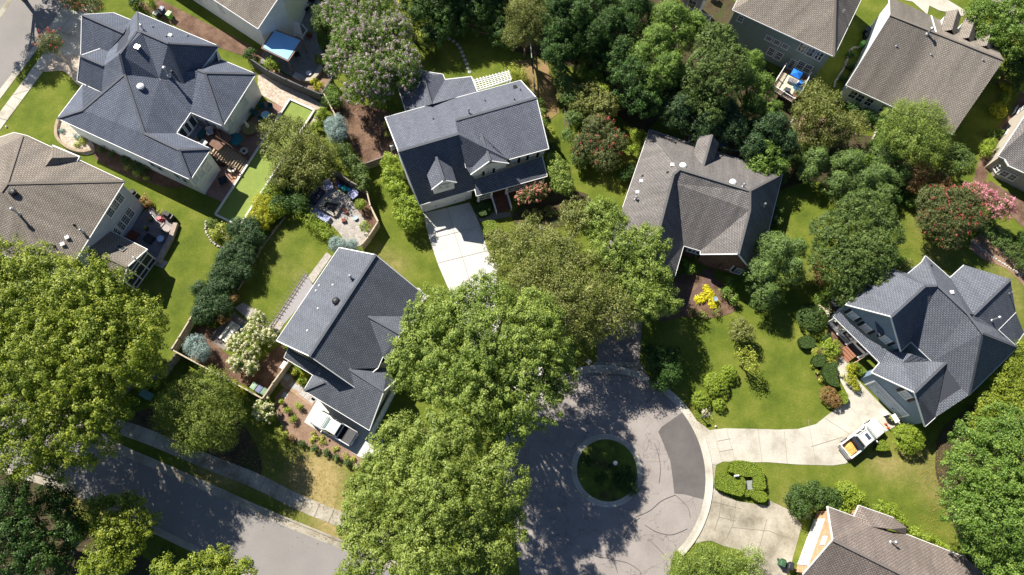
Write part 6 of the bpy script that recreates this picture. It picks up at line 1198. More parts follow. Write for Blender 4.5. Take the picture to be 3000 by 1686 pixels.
# I
S('dark glossy hedge bush beside the garage of the orange brick house', 'dense', 'boxd', 3.2, [(2340, 1460, 42), (2390, 1450, 42), (2430, 1465, 36), (2345, 1490, 30)], name='holly_hedge', cat='bush', dens=1.5)
S('bright green loose bush behind the dark glossy hedge', 'loose', 'boxw', 2.6, [(2480, 1450, 42), (2510, 1465, 32), (2460, 1490, 28)], name='bush', cat='bush')
S('bright shrub row behind the bay roof, right of the brick house', 'loose', 'boxw', 1.8, [(2580, 1490, 24), (2610, 1500, 26), (2635, 1530, 22)])
S('low bright shrubs along the far side of the taupe roof', 'loose', 'boxw', 1.5, [(2680, 1565, 22), (2715, 1580, 24), (2745, 1600, 20), (2770, 1610, 18)])
# right row
for i, (x, y, r) in enumerate(((2890, 665, 34), (2930, 700, 32), (2970, 740, 32), (2995, 700, 24), (2990, 780, 20))):
    S(['green shrub first from the left in the curved bed under the pink trees', 'green shrub second in the curved bed under the pink trees', 'green shrub third in the curved bed under the pink trees', 'deep green shrub on the right edge above the curved bed', 'pale shrub on the right edge below the curved bed'][i], 'shrub', ['cyp', 'cyp', 'oak', 'dark', 'oak'][i], 1.8, [(x, y, r)], group='shrubs of the curved bed')
S('round bright yellow shrub beside the beige house, upper of two', 'clip', 'gold', 1.3, [(2954, 248, 25)], name='golden_ball_shrub')
S('round bright yellow shrub beside the beige house, lower of two', 'clip', 'gold', 1.3, [(2924, 324, 24)], name='golden_ball_shrub')
S('small green shrub between the two bright yellow ones', 'shrub', 'boxw', 1.0, [(2946, 286, 16), (2938, 300, 13)])
S('bright leafy laurel at the corner of the beige house', 'loose', 'boxw', 2.2, [(2895, 430, 22), (2885, 445, 18)])
S('leafy shrub between the beige house and the green slope', 'shrub', 'mid', 1.4, [(2925, 390, 15), (2900, 395, 15)])
S('green shrub at the corner under the brown dormered roof', 'shrub', 'mid', 1.6, [(2900, 170, 20), (2920, 215, 16)])
S('deep green shrub row under the windows of the dormered house', 'loose', 'dark', 1.6, [(2500, 320, 22), (2540, 340, 24), (2570, 350, 20)])
S('dark plants along the white stone edging', 'loose', 'dark', 0.9, [(2495, 160, 14), (2490, 195, 15), (2475, 230, 14)])
# E surroundings
S('tall dense hedge along the left wall of the white house', 'dense', 'boxw', 3.6, [(1145, 480, 28), (1150, 520, 32), (1165, 560, 32)], name='camellia_hedge', cat='hedge', dens=1.2)
S('big bright rounded shrub at the left corner of the new driveway', 'dense', 'boxw', 3.6, [(1190, 610, 40), (1200, 640, 40)], name='camellia', cat='shrub', dens=1.2)
S('pale green shrub at the right wall of the white house, upper', 'shrub', 'lime', 1.5, [(1610, 390, 18), (1612, 410, 16)])
S('grey-green shrub at the right wall of the white house, lower', 'shrub', 'oak', 1.7, [(1615, 440, 24)])
S('green shrub at the rear right corner of the white house', 'shrub', 'mid', 1.3, [(1582, 300, 14), (1588, 330, 14), (1592, 360, 13)])
S('lime plant row by the left wall of the white house', 'shrub', 'lime', 1.0, [(1128, 370, 10), (1132, 395, 10)])
S('pampas grass behind the white pergola', 'spiky', 'lime', 1.6, [(1500, 215, 26), (1530, 225, 20)], name='pampas_grass', cat='ornamental grass')
S('yellow-green ground plants under the coral crepe myrtle', 'shrub', 'olive', 0.8, [(1570, 630, 22), (1610, 620, 20), (1540, 625, 14)], name='low_shrubs', cat='shrub')
S('potted green topiary beside the garage door', 'clip', 'boxd', 0.9, [(1381, 592, 8)], name='topiary', cat='potted plant')
S('ragged pale shrub at the left end of the birch', 'loose', 'olive', 1.2, [(1440, 690, 20), (1460, 680, 16)])
S('silvery round shrub left of the red flowering tree', 'dense', 'oak', 3.2, [(1700, 440, 28), (1700, 470, 26)])
S('leafy green bush at the left corner of the dark brick house', 'loose', 'boxw', 1.8, [(1870, 400, 22), (1880, 430, 20), (1850, 440, 16)])
S('deep green shrub against the left eave of the dark brick house', 'loose', 'dark', 1.6, [(1845, 500, 24), (1830, 520, 20)])
S('trimmed green plants in the entry court of the brick house', 'loose', 'mid', 1.4, [(2020, 790, 18), (2040, 760, 12), (2000, 770, 14)])
S('brilliant yellow ground cover at the curved brown walk', 'shrub', 'f_gold', 0.4, [(2050, 875, 18), (2075, 865, 20), (2090, 890, 18), (2070, 845, 12)], name='golden_creeper', cat='ground cover', dens=1.6)
S('green shrub right of the brilliant yellow ground cover', 'loose', 'mid', 1.5, [(2125, 860, 20), (2140, 830, 22), (2150, 880, 18)])
S('orange and green perennials below the yellow ground cover', 'loose', 'olive', 0.7, [(2030, 915, 16), (2060, 925, 18), (2100, 915, 16)], ('f_coral', 0.2, 8, 0.1, 0.1), name='perennials', cat='plants')
S('ornamental grass at the kerb under the dark loose tree', 'spiky', 'mid', 1.0, [(1965, 1120, 18)], name='ornamental_grass', cat='ornamental grass')
S('grey-green shrub against the right wall of the dark brick house', 'dense', 'oak', 2.2, [(2272, 620, 22), (2268, 650, 20)])
S('green shrub at the lower right wall of the dark brick house', 'loose', 'boxw', 1.5, [(2262, 695, 18)])
S('lime shrub peeping out above the lawn oak', 'loose', 'lime', 1.6, [(2450, 600, 22), (2490, 590, 22)])
S('green understory shrub between the lawn oak and the crimson myrtle', 'loose', 'mid', 1.8, [(2670, 590, 22), (2650, 560, 22)])
S('dark understory shrub right of the cypress row', 'loose', 'dark', 2.2, [(2650, 560, 24), (2620, 590, 18)])
S('dark brown-leaved shrub under the lawn oak', 'loose', 'rust', 1.6, [(2395, 790, 20), (2400, 820, 18)])
# middle left
for i, (x, y, r) in enumerate(((765, 640, 32), (775, 600, 30), (800, 570, 28), (815, 610, 26))):
    S('golden green cypress beside the turf, number %s from the bottom' % ['one', 'two', 'three', 'four'][i] if 0 else ['golden cypress shrub at the bottom end of the turf edging', 'golden cypress shrub second from the bottom along the turf', 'golden cypress shrub beside the olive spreading tree', 'golden cypress shrub inside the row, nearest the loveseat'][i], 'hcone', 'gold' if i < 2 else 'boxw', 2.4, [(x, y, r*1.1)], group='golden cypresses along the turf')
for i, (x, y, r) in enumerate(((735, 700, 36), (690, 740, 34), (720, 760, 28), (655, 800, 30), (690, 800, 26), (615, 880, 34), (600, 920, 32), (640, 850, 30), (650, 900, 30))):
    S(['dark conifer at the top of the fence row', 'dark conifer second along the fence row', 'dark conifer behind the second one', 'dark conifer in the middle of the fence row', 'dark conifer on the yard side of the middle', 'dark conifer near the bottom of the fence row', 'lowest dark conifer of the fence row', 'dark conifer above the lowest group', 'dark conifer beside the purple-leaved shrub'][i], 'hcone', 'conif', 3.0, [(x, y, r*1.1)], group='dark conifers along the wooden fence')
S('purple-brown shrub among the dark conifers', 'loose', 'rust', 2.0, [(680, 880, 22), (655, 935, 20)])
S('blue-grey round conifer touching the slate gable corner', 'spruce', 'blue', 2.4, [(985, 720, 24), (1010, 725, 24), (1035, 720, 18)], name='blue_juniper', cat='conifer', dens=1.3)
S('blue-grey round conifer inside the wooden fence corner', 'spruce', 'blue', 2.8, [(575, 1015, 36), (590, 1035, 30)], name='blue_juniper', cat='conifer', dens=1.3)
S('pale blue spruce between the turf and the mulched yard', 'spruce', 'blue', 3.6, [(985, 375, 34), (990, 400, 30)], name='blue_spruce', cat='conifer', dens=1.3)
S('deep green shrub tree along the fence above the fire pit, upper', 'loose', 'oak', 3.2, [(1010, 450, 28), (1030, 480, 28)])
S('deep green shrub tree along the fence above the fire pit, lower', 'loose', 'oak', 3.2, [(1055, 510, 30), (1070, 540, 26)])
S('round boxwood beside the two-tone fence, upper of two', 'shrub', 'boxw', 1.7, [(1056, 603, 19)], name='boxwood', cat='shrub')
S('round boxwood beside the two-tone fence, lower of two', 'shrub', 'boxw', 1.6, [(1070, 666, 17)], name='boxwood', cat='shrub')
S('arching green grass bank below the loveseat', 'spiky', 'boxw', 1.5, [(910, 650, 24), (940, 670, 26), (885, 630, 22), (960, 690, 20)], name='grass_bank', cat='ornamental grass')
S('dark green shrub mass behind the loveseat', 'loose', 'dark', 2.4, [(850, 600, 28), (870, 560, 26), (840, 560, 24)])
S('big cream-flowered hydrangea at the slate gable house', 'loose', 'hyd', 3.2, [(700, 1010, 32), (730, 1040, 36), (750, 980, 34), (760, 940, 24), (790, 990, 24), (700, 1065, 28), (740, 1080, 22)], ('f_white', 0.75, 26, 0.13, 0.2, 0.9), name='hydrangea')
S('cream-flowered hydrangea outside the fence beside the bins', 'loose', 'hyd', 2.4, [(775, 1195, 26), (785, 1215, 24), (765, 1210, 20)], ('f_white', 0.75, 26, 0.13, 0.18, 0.9), name='hydrangea')
S('small yellow-green hydrangea left of the parking pad', 'loose', 'lime', 1.3, [(830, 1275, 16), (818, 1265, 12)], name='hydrangea')
S('purple shrub beside the small yellow-green hydrangea', 'loose', 'rust', 1.1, [(855, 1285, 11)])
S('golden shrub at the bend of the wooden fence under the feathery tree', 'loose', 'gold', 1.6, [(705, 1150, 20), (690, 1130, 16)], name='golden_shrub')
for i, (x, y) in enumerate(((885, 1301), (921, 1314), (957, 1327), (986, 1343), (1018, 1358))):
    S(['boxwood ball first from the left in the row by the dry grass', 'boxwood ball second in the row by the dry grass', 'middle boxwood ball of the row by the dry grass', 'boxwood ball fourth in the row by the dry grass', 'boxwood ball under the big maple, last of the row'][i], 'clip', 'boxd', 0.9, [(x, y, 12.5)], group='boxwood balls in a row', name='boxwood_ball', cat='shrub')
for i, (x, y) in enumerate(((845, 1200), (877, 1190), (858, 1228), (825, 1180))):
    S(['green shrub in the straw bed, left of three', 'green shrub in the straw bed nearest the house corner', 'green shrub in the straw bed nearest the pickup', 'little light shrub in the shade by the slab walk'][i], 'shrub', 'boxw', 0.9, [(x, y, 14 if i < 3 else 9)], group='green shrubs of the straw bed')
S('lime ground cover patch beside the parking pad, larger', 'shrub', 'lime', 0.35, [(925, 1278, 16), (945, 1290, 16), (915, 1290, 12)], name='creeper_patch', cat='ground cover')
S('lime ground cover patch beside the parking pad, middle', 'shrub', 'lime', 0.35, [(983, 1318, 11)], name='creeper_patch', cat='ground cover')
S('lime ground cover patch beside the parking pad, nearest the maple', 'shrub', 'lime', 0.35, [(1012, 1338, 13), (1035, 1348, 10)], name='creeper_patch', cat='ground cover')
S('yellow shrub beside the lean-to porch, upper', 'shrub', 'lime', 1.2, [(862, 1088, 13)])
S('yellow-green shrub beside the lean-to porch, lower', 'shrub', 'gold', 1.2, [(892, 1100, 13)])
S('leafy green clump at the foot of the lean-to porch', 'shrub', 'boxw', 0.8, [(880, 1118, 12)])
S('cream and grey shrubs in the rounded bed below the turf', 'loose', 'lime', 1.2, [(630, 685, 20), (650, 670, 18)], ('f_white', 0.3, 8, 0.1, 0.1))
S('grey lavender mound at the corner of the turf', 'shrub', 'oak', 1.0, [(622, 655, 18)], name='lavender', cat='shrub')
S('brownish shrub at the end of the turf', 'loose', 'olive', 1.3, [(690, 680, 18), (670, 700, 16)])
S('low deep green shrubs along the side wall of the charcoal roofed house', 'shrub', 'boxd', 1.1, [(370, 470, 20), (400, 490, 20), (420, 500, 18), (330, 455, 12), (300, 440, 12)], name='foundation_shrubs', cat='shrub')
S('pale variegated plants along the side wall', 'shrub', 'lime', 0.8, [(375, 492, 10), (400, 510, 12), (430, 525, 10)], name='variegated_plants', cat='plants')
S('bright succulent clump in the walled rock bed', 'shrub', 'lime', 0.6, [(240, 415, 14), (225, 425, 10)], name='succulent', cat='plant')
S('silvery plants in the walled rock bed', 'shrub', 'blue', 0.5, [(230, 405, 8), (222, 398, 7), (180, 385, 9)], name='silver_plant', cat='plant')
S('dark bush at the corner of the white gable house', 'dense', 'dark', 2.4, [(735, 165, 22)])
S('round lime bush behind the grey fence', 'shrub', 'boxw', 1.9, [(798, 188, 24)])
S('yellow cream shrub on the stone patio', 'shrub', 'lime', 1.3, [(932, 172, 13), (938, 185, 11)])
S('golden yellow shrub inside the grey fence', 'loose', 'gold', 1.0, [(920, 240, 12), (940, 250, 12), (925, 258, 10)], name='golden_shrub')
S('feathery green shrub at the grey fence corner', 'spiky', 'mid', 2.2, [(975, 280, 24), (985, 300, 20), (965, 300, 16)])
S('green shrub under the lilac crepe myrtle beside the patio', 'loose', 'mid', 1.8, [(960, 145, 18), (965, 120, 14)])
S('bright shrub beside the blue spruce', 'shrub', 'boxw', 1.5, [(945, 328, 14), (935, 345, 14), (925, 370, 14)])
S('upright light green shrub by the bins, top left', 'spruce', 'boxw', 3.0, [(448, 22, 13), (447, 10, 9)])
S('dark bush at the top edge left of the bins', 'dense', 'dark', 2.0, [(400, 10, 20)])
S('orange and green shrub at the rear corner of the brown roofed house', 'loose', 'rust', 1.4, [(425, 590, 14), (440, 600, 10)], ('f_coral', 0.3, 8, 0.1, 0.1))
S('pale potted flowers by the stone patio wall', 'shrub', 'lime', 0.7, [(465, 620, 8), (475, 625, 7)])
S('sage shrubs on the street verge, bottom left', 'shrub', 'oak', 1.4, [(480, 1620, 22), (505, 1635, 20), (460, 1640, 16)])
S('dark understory bush between corner oak and yellow-green tree', 'loose', 'dark', 1.8, [(170, 1510, 24), (180, 1545, 20)])
S('woodland undergrowth between the dark evergreens', 'loose', 'conif', 2.4, [(1610, 140, 24), (1880, 300, 24), (1840, 270, 22), (1800, 150, 24), (1905, 330, 18)], name='undergrowth', cat='undergrowth')
S('undergrowth right of the rusty clearing', 'loose', 'oak', 2.2, [(2330, 480, 24), (2310, 430, 24), (2290, 520, 20), (2350, 440, 22)], name='undergrowth', cat='undergrowth')
S('green shrub in the gap below the light willowy tree', 'loose', 'mid', 2.4, [(2560, 430, 24), (2590, 400, 22), (2540, 470, 22)])
print('leaves', NLEAF)

for i, (x, y, r) in enumerate(((700, 670, 28), (665, 760, 28), (640, 820, 26), (670, 835, 26), (720, 800, 22), (590, 850, 24), (745, 660, 24))):
    S(['bushy dark conifer at the turf end of the fence row', 'conifer left of the fence row middle', 'conifer beside the purple-brown shrub', 'conifer right of the purple-brown shrub', 'conifer on the lawn side under the golden cypresses', 'conifer at the lawn side near the fence bottom', 'conifer touching the golden cypress'][i], 'hcone', 'conif', 2.8, [(x, y, r)], group='dark conifers along the wooden fence')
for i, (x, y, r) in enumerate(((830, 540, 30), (860, 520, 30), (880, 600, 28), (820, 600, 26))):
    S(['deep green shrub under the olive tree, upper left', 'deep green shrub under the olive tree, upper right', 'deep green shrub beside the grass bank', 'deep green shrub beside the golden cypresses'][i], 'hcone', 'dark', 2.6, [(x, y, r)], group='deep green shrubs left of the fire pit')
# ------------------------------------------------------------------ vehicles
CARW = mat('white_car_paint', (0.80, 0.80, 0.79), 0.18, spec=0.6); TYRE = mat('tyre', (0.018, 0.018, 0.018), 0.85); RIM = mat('alloy_rim', (0.45, 0.45, 0.47), 0.3, metal=0.9)
CARG = mat('car_glass', (0.02, 0.035, 0.035), 0.05, spec=1.0); WSG = mat('windscreen_glass', (0.10, 0.16, 0.15), 0.08, spec=1.0); BEDL = mat('bed_liner', (0.015, 0.016, 0.018), 0.6); COVER = mat('soft_cover', (0.085, 0.085, 0.088), 0.75, var=0.08, scale=4)
LAMPR = mat('tail_lamp', (0.45, 0.03, 0.02), 0.2, spec=0.6); LAMPW = mat('head_lamp', (0.75, 0.77, 0.8), 0.1, spec=0.8); CHROME = mat('chrome', (0.6, 0.6, 0.62), 0.12, metal=1.0); UNDER = mat('underside', (0.02, 0.02, 0.02), 0.9)
def pickup(label, base, head, L, W, cover, sunroof, group):
    """x forward, built from side outline sections with rounded shoulders"""
    r = empty('pickup_truck', base, label, 'pickup truck', group, rz=head); s = L/5.8
    def tr(p): return p
    def loft(m, secs):                                 # secs: (x, [(y, z) ...]) rings, equal counts
        n = len(secs[0][1]); vs = [(x*s, y, z) for x, rg in secs for y, z in rg]; fs = []
        for i in range(len(secs)-1):
            for k in range(n): k2 = (k+1) % n; fs.append((i*n+k, (i+1)*n+k, (i+1)*n+k2, i*n+k2))
        fs.append(tuple(range(n))); fs.append(tuple((len(secs)-1)*n+n-1-k for k in range(n))); m.mesh(vs, fs)
    w = W/2
    def ring(z0, z1, wb, wt, sh=0.12): return [(-wb, z0), (-wb-0.03, (z0+z1)/2), (-wt, z1-sh), (-wt+sh*0.8, z1), (wt-sh*0.8, z1), (wt, z1-sh), (wb+0.03, (z0+z1)/2), (wb, z0)]
    class Loc(MB):
        def build(self, name, material=None, parent=None, **k):
            me = bpy.data.meshes.new(name); me.from_pydata(self.v, [], self.f); me.update(); o = link(name, me, parent, material)
            bm = bmesh.new(); bm.from_mesh(me); bmesh.ops.recalc_face_normals(bm, faces=bm.faces)
            if k.get('bevel'):
                bmesh.ops.bevel(bm, geom=[e for e in bm.edges if len(e.link_faces) == 2 and e.calc_face_angle(0) > 0.6], offset=k['bevel'], segments=2, affect='EDGES')
            bm.to_mesh(me); bm.free()
            if k.get('smooth'): me.polygons.foreach_set('use_smooth', [True]*len(me.polygons)); me.set_sharp_from_angle(angle=R_(35))
            return o
    # lower body: nose to cab rear, then bed walls
    m = Loc(); loft(m, [(2.9, ring(0.45, 0.86, w*0.80, w*0.74)), (2.78, ring(0.38, 1.0, w*0.93, w*0.86)), (2.3, ring(0.36, 1.07, w*0.985, w*0.93)), (1.25, ring(0.36, 1.12, w, w*0.96)), (0.4, ring(0.36, 1.12, w, w*0.97)), (-0.95, ring(0.36, 1.12, w, w*0.97))])
    body = m.build('body', CARW, r, smooth=True)
    m = Loc()
    for q in (-1, 1):
        m.mesh([(x*s, q*y, z) for x in (-0.96, -2.85) for y, z in ((w*0.98, 0.38), (w*0.99, 1.10), (w*0.93, 1.14), (w*0.84, 1.14), (w*0.82, 0.62), (w*0.82, 0.38))], [(0, 1, 7, 6), (1, 2, 8, 7), (2, 3, 9, 8), (3, 4, 10, 9), (4, 5, 11, 10), (5, 4, 3, 2, 1, 0), (6, 7, 8, 9, 10, 11)])
    m.box((-2.84*s, 0, 0.5), 0.12, W*0.93, 0.62); m.box((-0.98*s, 0, 0.4), 0.10, W*0.93, 0.76); m.build('bed_side', CARW, r, bevel=0.015)
    m = Loc(); m.box((-1.9*s, 0, 0.5), 1.85*s, W*0.86, 0.1); m.build('bed_floor', BEDL, r)
    cab = [(1.18, 1.10, w*0.90), (0.55, 1.68, w*0.74), (0.3, 1.75, w*0.72), (-0.55, 1.75, w*0.73), (-0.75, 1.70, w*0.75), (-0.96, 1.10, w*0.92)]
    m = Loc(); vs = []; fs = []
    for x, z, y in cab: vs += [(x*s, -y, z), (x*s, -y*0.86, z+0.035), (x*s, y*0.86, z+0.035), (x*s, y, z)]
    for i in range(len(cab)-1):
        for k in range(3): fs.append((i*4+k, i*4+k+1, (i+1)*4+k+1, (i+1)*4+k))
    fs += [(0, 4, 8, 12, 16, 20), (3, 23, 19, 15, 11, 7)]; m.mesh(vs, fs); m.build('cab', CARW, r, smooth=True)
    m = Loc(); q = [(1.13, 1.165, w*0.80), (0.62, 1.665, w*0.66)]; m.mesh([(q[0][0]*s, -q[0][2], q[0][1]), (q[0][0]*s, q[0][2], q[0][1]), (q[1][0]*s, q[1][2], q[1][1]), (q[1][0]*s, -q[1][2], q[1][1])], [(0, 1, 2, 3)])
    for v in range(len(m.v)): m.v[v] = (m.v[v][0]+0.02, m.v[v][1], m.v[v][2]+0.03)
    m.build('windscreen', WSG, r)
    m = Loc(); m.mesh([(-0.79*s-0.03, -w*0.66, 1.64), (-0.79*s-0.03, w*0.66, 1.64), (-0.92*s-0.03, w*0.76, 1.22), (-0.92*s-0.03, -w*0.76, 1.22)], [(0, 1, 2, 3)]); m.build('rear_window', CARG, r)
    for q in (-1, 1):
        for x0, x1, t0, t1 in ((0.98, 0.22, 0.46, 0.22), (0.12, -0.72, 0.12, -0.62)):
            m = Loc(); m.mesh([(x0*s, q*(w*0.905+0.01), 1.17), (x1*s, q*(w*0.905+0.01), 1.17), (t1*s, q*(w*0.765+0.012), 1.64), (t0*s, q*(w*0.765+0.012), 1.62)], [(0, 1, 2, 3) if q > 0 else (3, 2, 1, 0)]); m.build('side_window', CARG, r)
        for x in (1.85, -1.85):
            m = Loc(); m.tube([(x*s, q*(w-0.27), 0.38), (x*s, q*(w+0.015), 0.38)], 0.39, 20); wh = m.build('wheel', TYRE, r, smooth=False); m = Loc(); m.tube([(x*s, q*(w+0.0), 0.38), (x*s, q*(w+0.03), 0.38)], 0.23, 14); m.build('rim', RIM, wh)
            m = Loc(); pr = [(x*s+math.cos(a)*0.47, q*(w+0.02), 0.38+math.sin(a)*0.47) for a in [math.pi*i/8 for i in range(9)]]; m.tube(pr, 0.045, 6); m.build('wheel_arch', BEDL, r)
        m = Loc(); m.box((0.95*s, q*(w+0.13), 1.08), 0.14, 0.24, 0.17); m.build('mirror', CARW, r, bevel=0.03)
        m = Loc(); m.box((2.80*s, q*w*0.72, 0.78), 0.14, w*0.3, 0.17); m.build('headlight', LAMPW, r, bevel=0.02)
        m = Loc(); m.box((-2.87*s, q*w*0.88, 0.72), 0.07, 0.16, 0.36); m.build('taillight', LAMPR, r)
    m = Loc(); m.box((2.93*s, 0, 0.42), 0.1, W*0.72, 0.2); m.build('bumper', CHROME, r, bevel=0.02); m = Loc(); m.box((-2.98*s, 0, 0.42), 0.14, W*0.86, 0.18); m.build('bumper', CHROME, r, bevel=0.02)
    m = Loc()
    for q in (-1, 1):
        m.beam((2.75*s, q*w*0.72, 1.015), (1.3*s, q*w*0.80, 1.135), .025, .012)
        for x in (1.2, 0.17, -0.86): m.beam((x*s, q*(w+0.006), 0.5), (x*s, q*(w+0.006), 1.08), .02, .02)
        for x in (0.32, -0.72): m.beam((x*s, q*(w+0.03), 0.98), ((x+.18)*s, q*(w+0.03), 0.98), .03, .035)
    m.beam((1.28*s, -w*0.8, 1.137), (1.28*s, w*0.8, 1.137), .05, .02); m.build('panel_gap', BEDL, r)
    m = Loc(); m.box((2.905*s, 0, 0.62), 0.04, w*0.95, 0.24); m.build('grille', BEDL, r)
    m = Loc(); m.beam((-2.90*s, -w*.4, 1.0), (-2.90*s, w*.4, 1.0), .05, .05); m.build('tailgate_handle', BEDL, r)
    m = Loc(); m.box((0, 0, 0.24), 5.0*s, W*0.7, 0.16); m.build('chassis', UNDER, r)
    if cover == 'soft':
        m = Loc(); m.box((-2.27*s, 0, 1.15), 1.12*s, W*0.86, 0.03)
        for x in (-2.8, -1.74): m.box((x*s, 0, 1.15), 0.05, W*0.86, 0.055)
        m.build('bed_cover', COVER, r)
    else:
        m = Loc(); m.box((-1.12*s, 0, 0.75), 0.42*s, W*0.84, 0.52); m.build('toolbox', mat('dark_toolbox', (0.03, 0.035, 0.05), 0.4), r, bevel=0.02)
        t = Loc(); t.box((0, 0, 0), 1.0, 1.1, 0.03)
        rng = random.Random(3); o = empty('load_tarp', r.matrix_basis @ Vector((-2.05*s, 0, 0.62)) if 0 else Vector(base)+Matrix.Rotation(head, 3, 'Z') @ Vector((-2.08*s, 0, 0.6)), 'crumpled orange-yellow sheet lying in the open bed of the pickup', 'load', rz=head)
        bm = bmesh.new(); bmesh.ops.create_grid(bm, x_segments=10, y_segments=10, size=0.5)
        for v in bm.verts: v.co.x *= 1.25; v.co.y *= 1.45; v.co.x += v.co.y*0.12; v.co.z = 0.12+0.16*math.sin(v.co.x*3.1+1)*math.cos(v.co.y*2.3)+rng.uniform(-.03, .03)
        me = bpy.data.meshes.new('sheet'); bm.to_mesh(me); bm.free(); link('sheet', me, o, mat('orange_tarp', (0.70, 0.38, 0.10), 0.6, var=0.25, scale=3)); m = Loc(); m.box((0, 0, 0.0), 1.15, 1.3, 0.1); m.build('board', mat('cardboard', (0.5, 0.35, 0.18), 0.8), o)
    if sunroof:
        m = Loc(); m.box((0.12*s, 0, 1.775), 0.42, w*0.78, 0.02); m.build('sunroof', mat('sunroof_glass', (0.06, 0.08, 0.11), 0.1, spec=0.9), r)
        m = Loc()
        for q in (-1, 1): m.beam((-0.7*s, q*w*0.70, 1.80), (0.45*s, q*w*0.70, 1.80), 0.05, 0.04)
        m.build('roof_rail', CHROME, r)
    return r
a, b = PF('td', 1290, 1000, 0.6), PF('td', 440, 500, 0.6); c = a.lerp(b, 0.5); pickup('white pickup with dark soft cover on half its bed, parked beside the slate roofed house', Vector((c.x, c.y, 0.0)), math.atan2((b-a).y, (b-a).x), 5.35, 1.88, 'soft', False, 'parked pickups')
a, b = PF('th', 385, 1040, 0.6), PF('th', 1300, 330, 0.6); c = a.lerp(b, 0.5); pickup('white crew-cab pickup with sunroof and an open bed carrying orange sheet, on the curving driveway', Vector((c.x, c.y, 0.0)), math.atan2((b-a).y, (b-a).x), 5.75, 2.0, 'open', True, 'parked pickups')
# ------------------------------------------------------------------ bins, boxes, street furniture
def bin_(label, p, rz, col, lid=None, group=None, name='wheelie_bin', cat='bin'):
    r = empty(name, Vector((p.x, p.y, 0)), label, cat, group, rz)
    m = MB(); m.box(Vector(r.location), 0.56, 0.62, 0.95, 0, 1.0); M_ = mat('bin_'+'_'.join('%d' % (c*99) for c in col), col, 0.45, spec=0.4)
    mm = MB(); mm.v = []; 
    m = MB(); vs = [(-.22, -.26, .06), (.22, -.26, .06), (.22, .26, .06), (-.22, .26, .06), (-.29, -.33, .98), (.29, -.33, .98), (.29, .33, .98), (-.29, .33, .98)]
    def loc(m_, name_, mt, par=r):
        me = bpy.data.meshes.new(name_); me.from_pydata(m_.v, [], m_.f); me.update(); return link(name_, me, par, mt)
    m.mesh(vs, [(3, 2, 1, 0), (4, 5, 6, 7), (0, 1, 5, 4), (1, 2, 6, 5), (2, 3, 7, 6), (3, 0, 4, 7)]); m.box((0, 0, .93), .66, .74, .05); loc(m, 'body', M_)
    m = MB(); m.box((0, -0.02, .985), .64, .74, .05, 0, 0.9); m.box((0, -0.02, 1.035), .44, .5, .03, 0, .8); m.box((0, .40, .95), .5, .06, .06); loc(m, 'lid', mat('binlid_'+'_'.join('%d' % (c*99) for c in (lid or col)), lid or col, 0.4, spec=0.4))
    for q in (-1, 1):
        m = MB(); m.tube([(q*.25, .27, .12), (q*.31, .27, .12)], .12, 12); loc(m, 'wheel', TYRE)
    return r
GRN = (0.22, 0.55, 0.09); DGR = (0.05, 0.12, 0.06); NAV = (0.02, 0.05, 0.16); CHA = (0.03, 0.035, 0.045); PGR = (0.30, 0.42, 0.30)
bin_('lime green wheelie bin beside the tall white house, top left', PF('bz', 500, 440), -0.45, GRN); bin_('dark blue wheelie bin beside the lime green one, top left', PF('bz', 330, 330), -0.4, NAV)
bin_('white-lidded bin at the roof edge of the charcoal house', PF('bz', 200, 420), -0.4, CHA, (0.75, 0.75, 0.72))
bin_('lime green wheelie bin beside the white gable wall of the dormered house', PF('kz', 330, 325), -1.0, GRN); bin_('charcoal wheelie bin next to the lime green one by the dormered house', PF('kz', 358, 270), -1.0, CHA); bin_('charcoal wheelie bin farthest from the lime green one by the dormered house', PF('kz', 358, 232), -0.8, CHA)
bin_('dark green wheelie bin in front of the orange brick house', PF('iz', 150, 1210), -0.35, DGR); bin_('black wheelie bin with a white label against the orange brick wall', PF('iz', 300, 1270), -0.35, CHA)
bin_('pale green bin inside the fence corner, left of three', PF('dp', 575, 700), -0.55, PGR); bin_('slate blue bin inside the fence corner, middle of three', PF('dp', 617, 725), -0.55, (0.16, 0.18, 0.30)); bin_('green bin inside the fence corner, right of three', PF('dp', 658, 745), -0.55, (0.16, 0.26, 0.17))
def solid(name, label, cat, mb, mt, group=None): return tag(mb.build(name, mt), label, cat, group)
# air conditioner
p = PF('t32', 650, 165); r = empty('air_conditioner', Vector((p.x, p.y, 0)), 'square air conditioning unit with round fan beside the blue house', 'air conditioner', rz=0.55)
m = MB(); m.box(p, .85, .85, .85, 0.45); m.build('housing', mat('ac_grey', (0.07, 0.07, 0.075), 0.5), r); m = MB(); m.box(p+Vector((0, 0, .85)), .9, .9, .05, 0.45); m.build('top', mat('ac_top', (0.5, 0.5, 0.5), 0.4), r)
m = MB(); m.lathe(p+Vector((0, 0, .9)), [(.38, 0), (.38, .03), (.34, .035), (.33, .0)], 20); m.build('fan_guard', CHROME, r); m = MB(); m.lathe(p+Vector((0, 0, .905)), [(.33, 0), (.1, .01), (0, .03)], 20); m.build('fan', M_BLACK, r); r.rotation_euler.z = 0
m = MB(); p = PF('mz', 970, 30); m.box(p, .95, .95, .8, -.45); m.box(p+Vector((0, 0, .8)), 1.0, 1.0, .05, -.45); solid('air_conditioner', 'grey air conditioning unit at the top edge beside the lilac house', 'air conditioner', m, mat('ac_grey', (.07, .07, .075)))
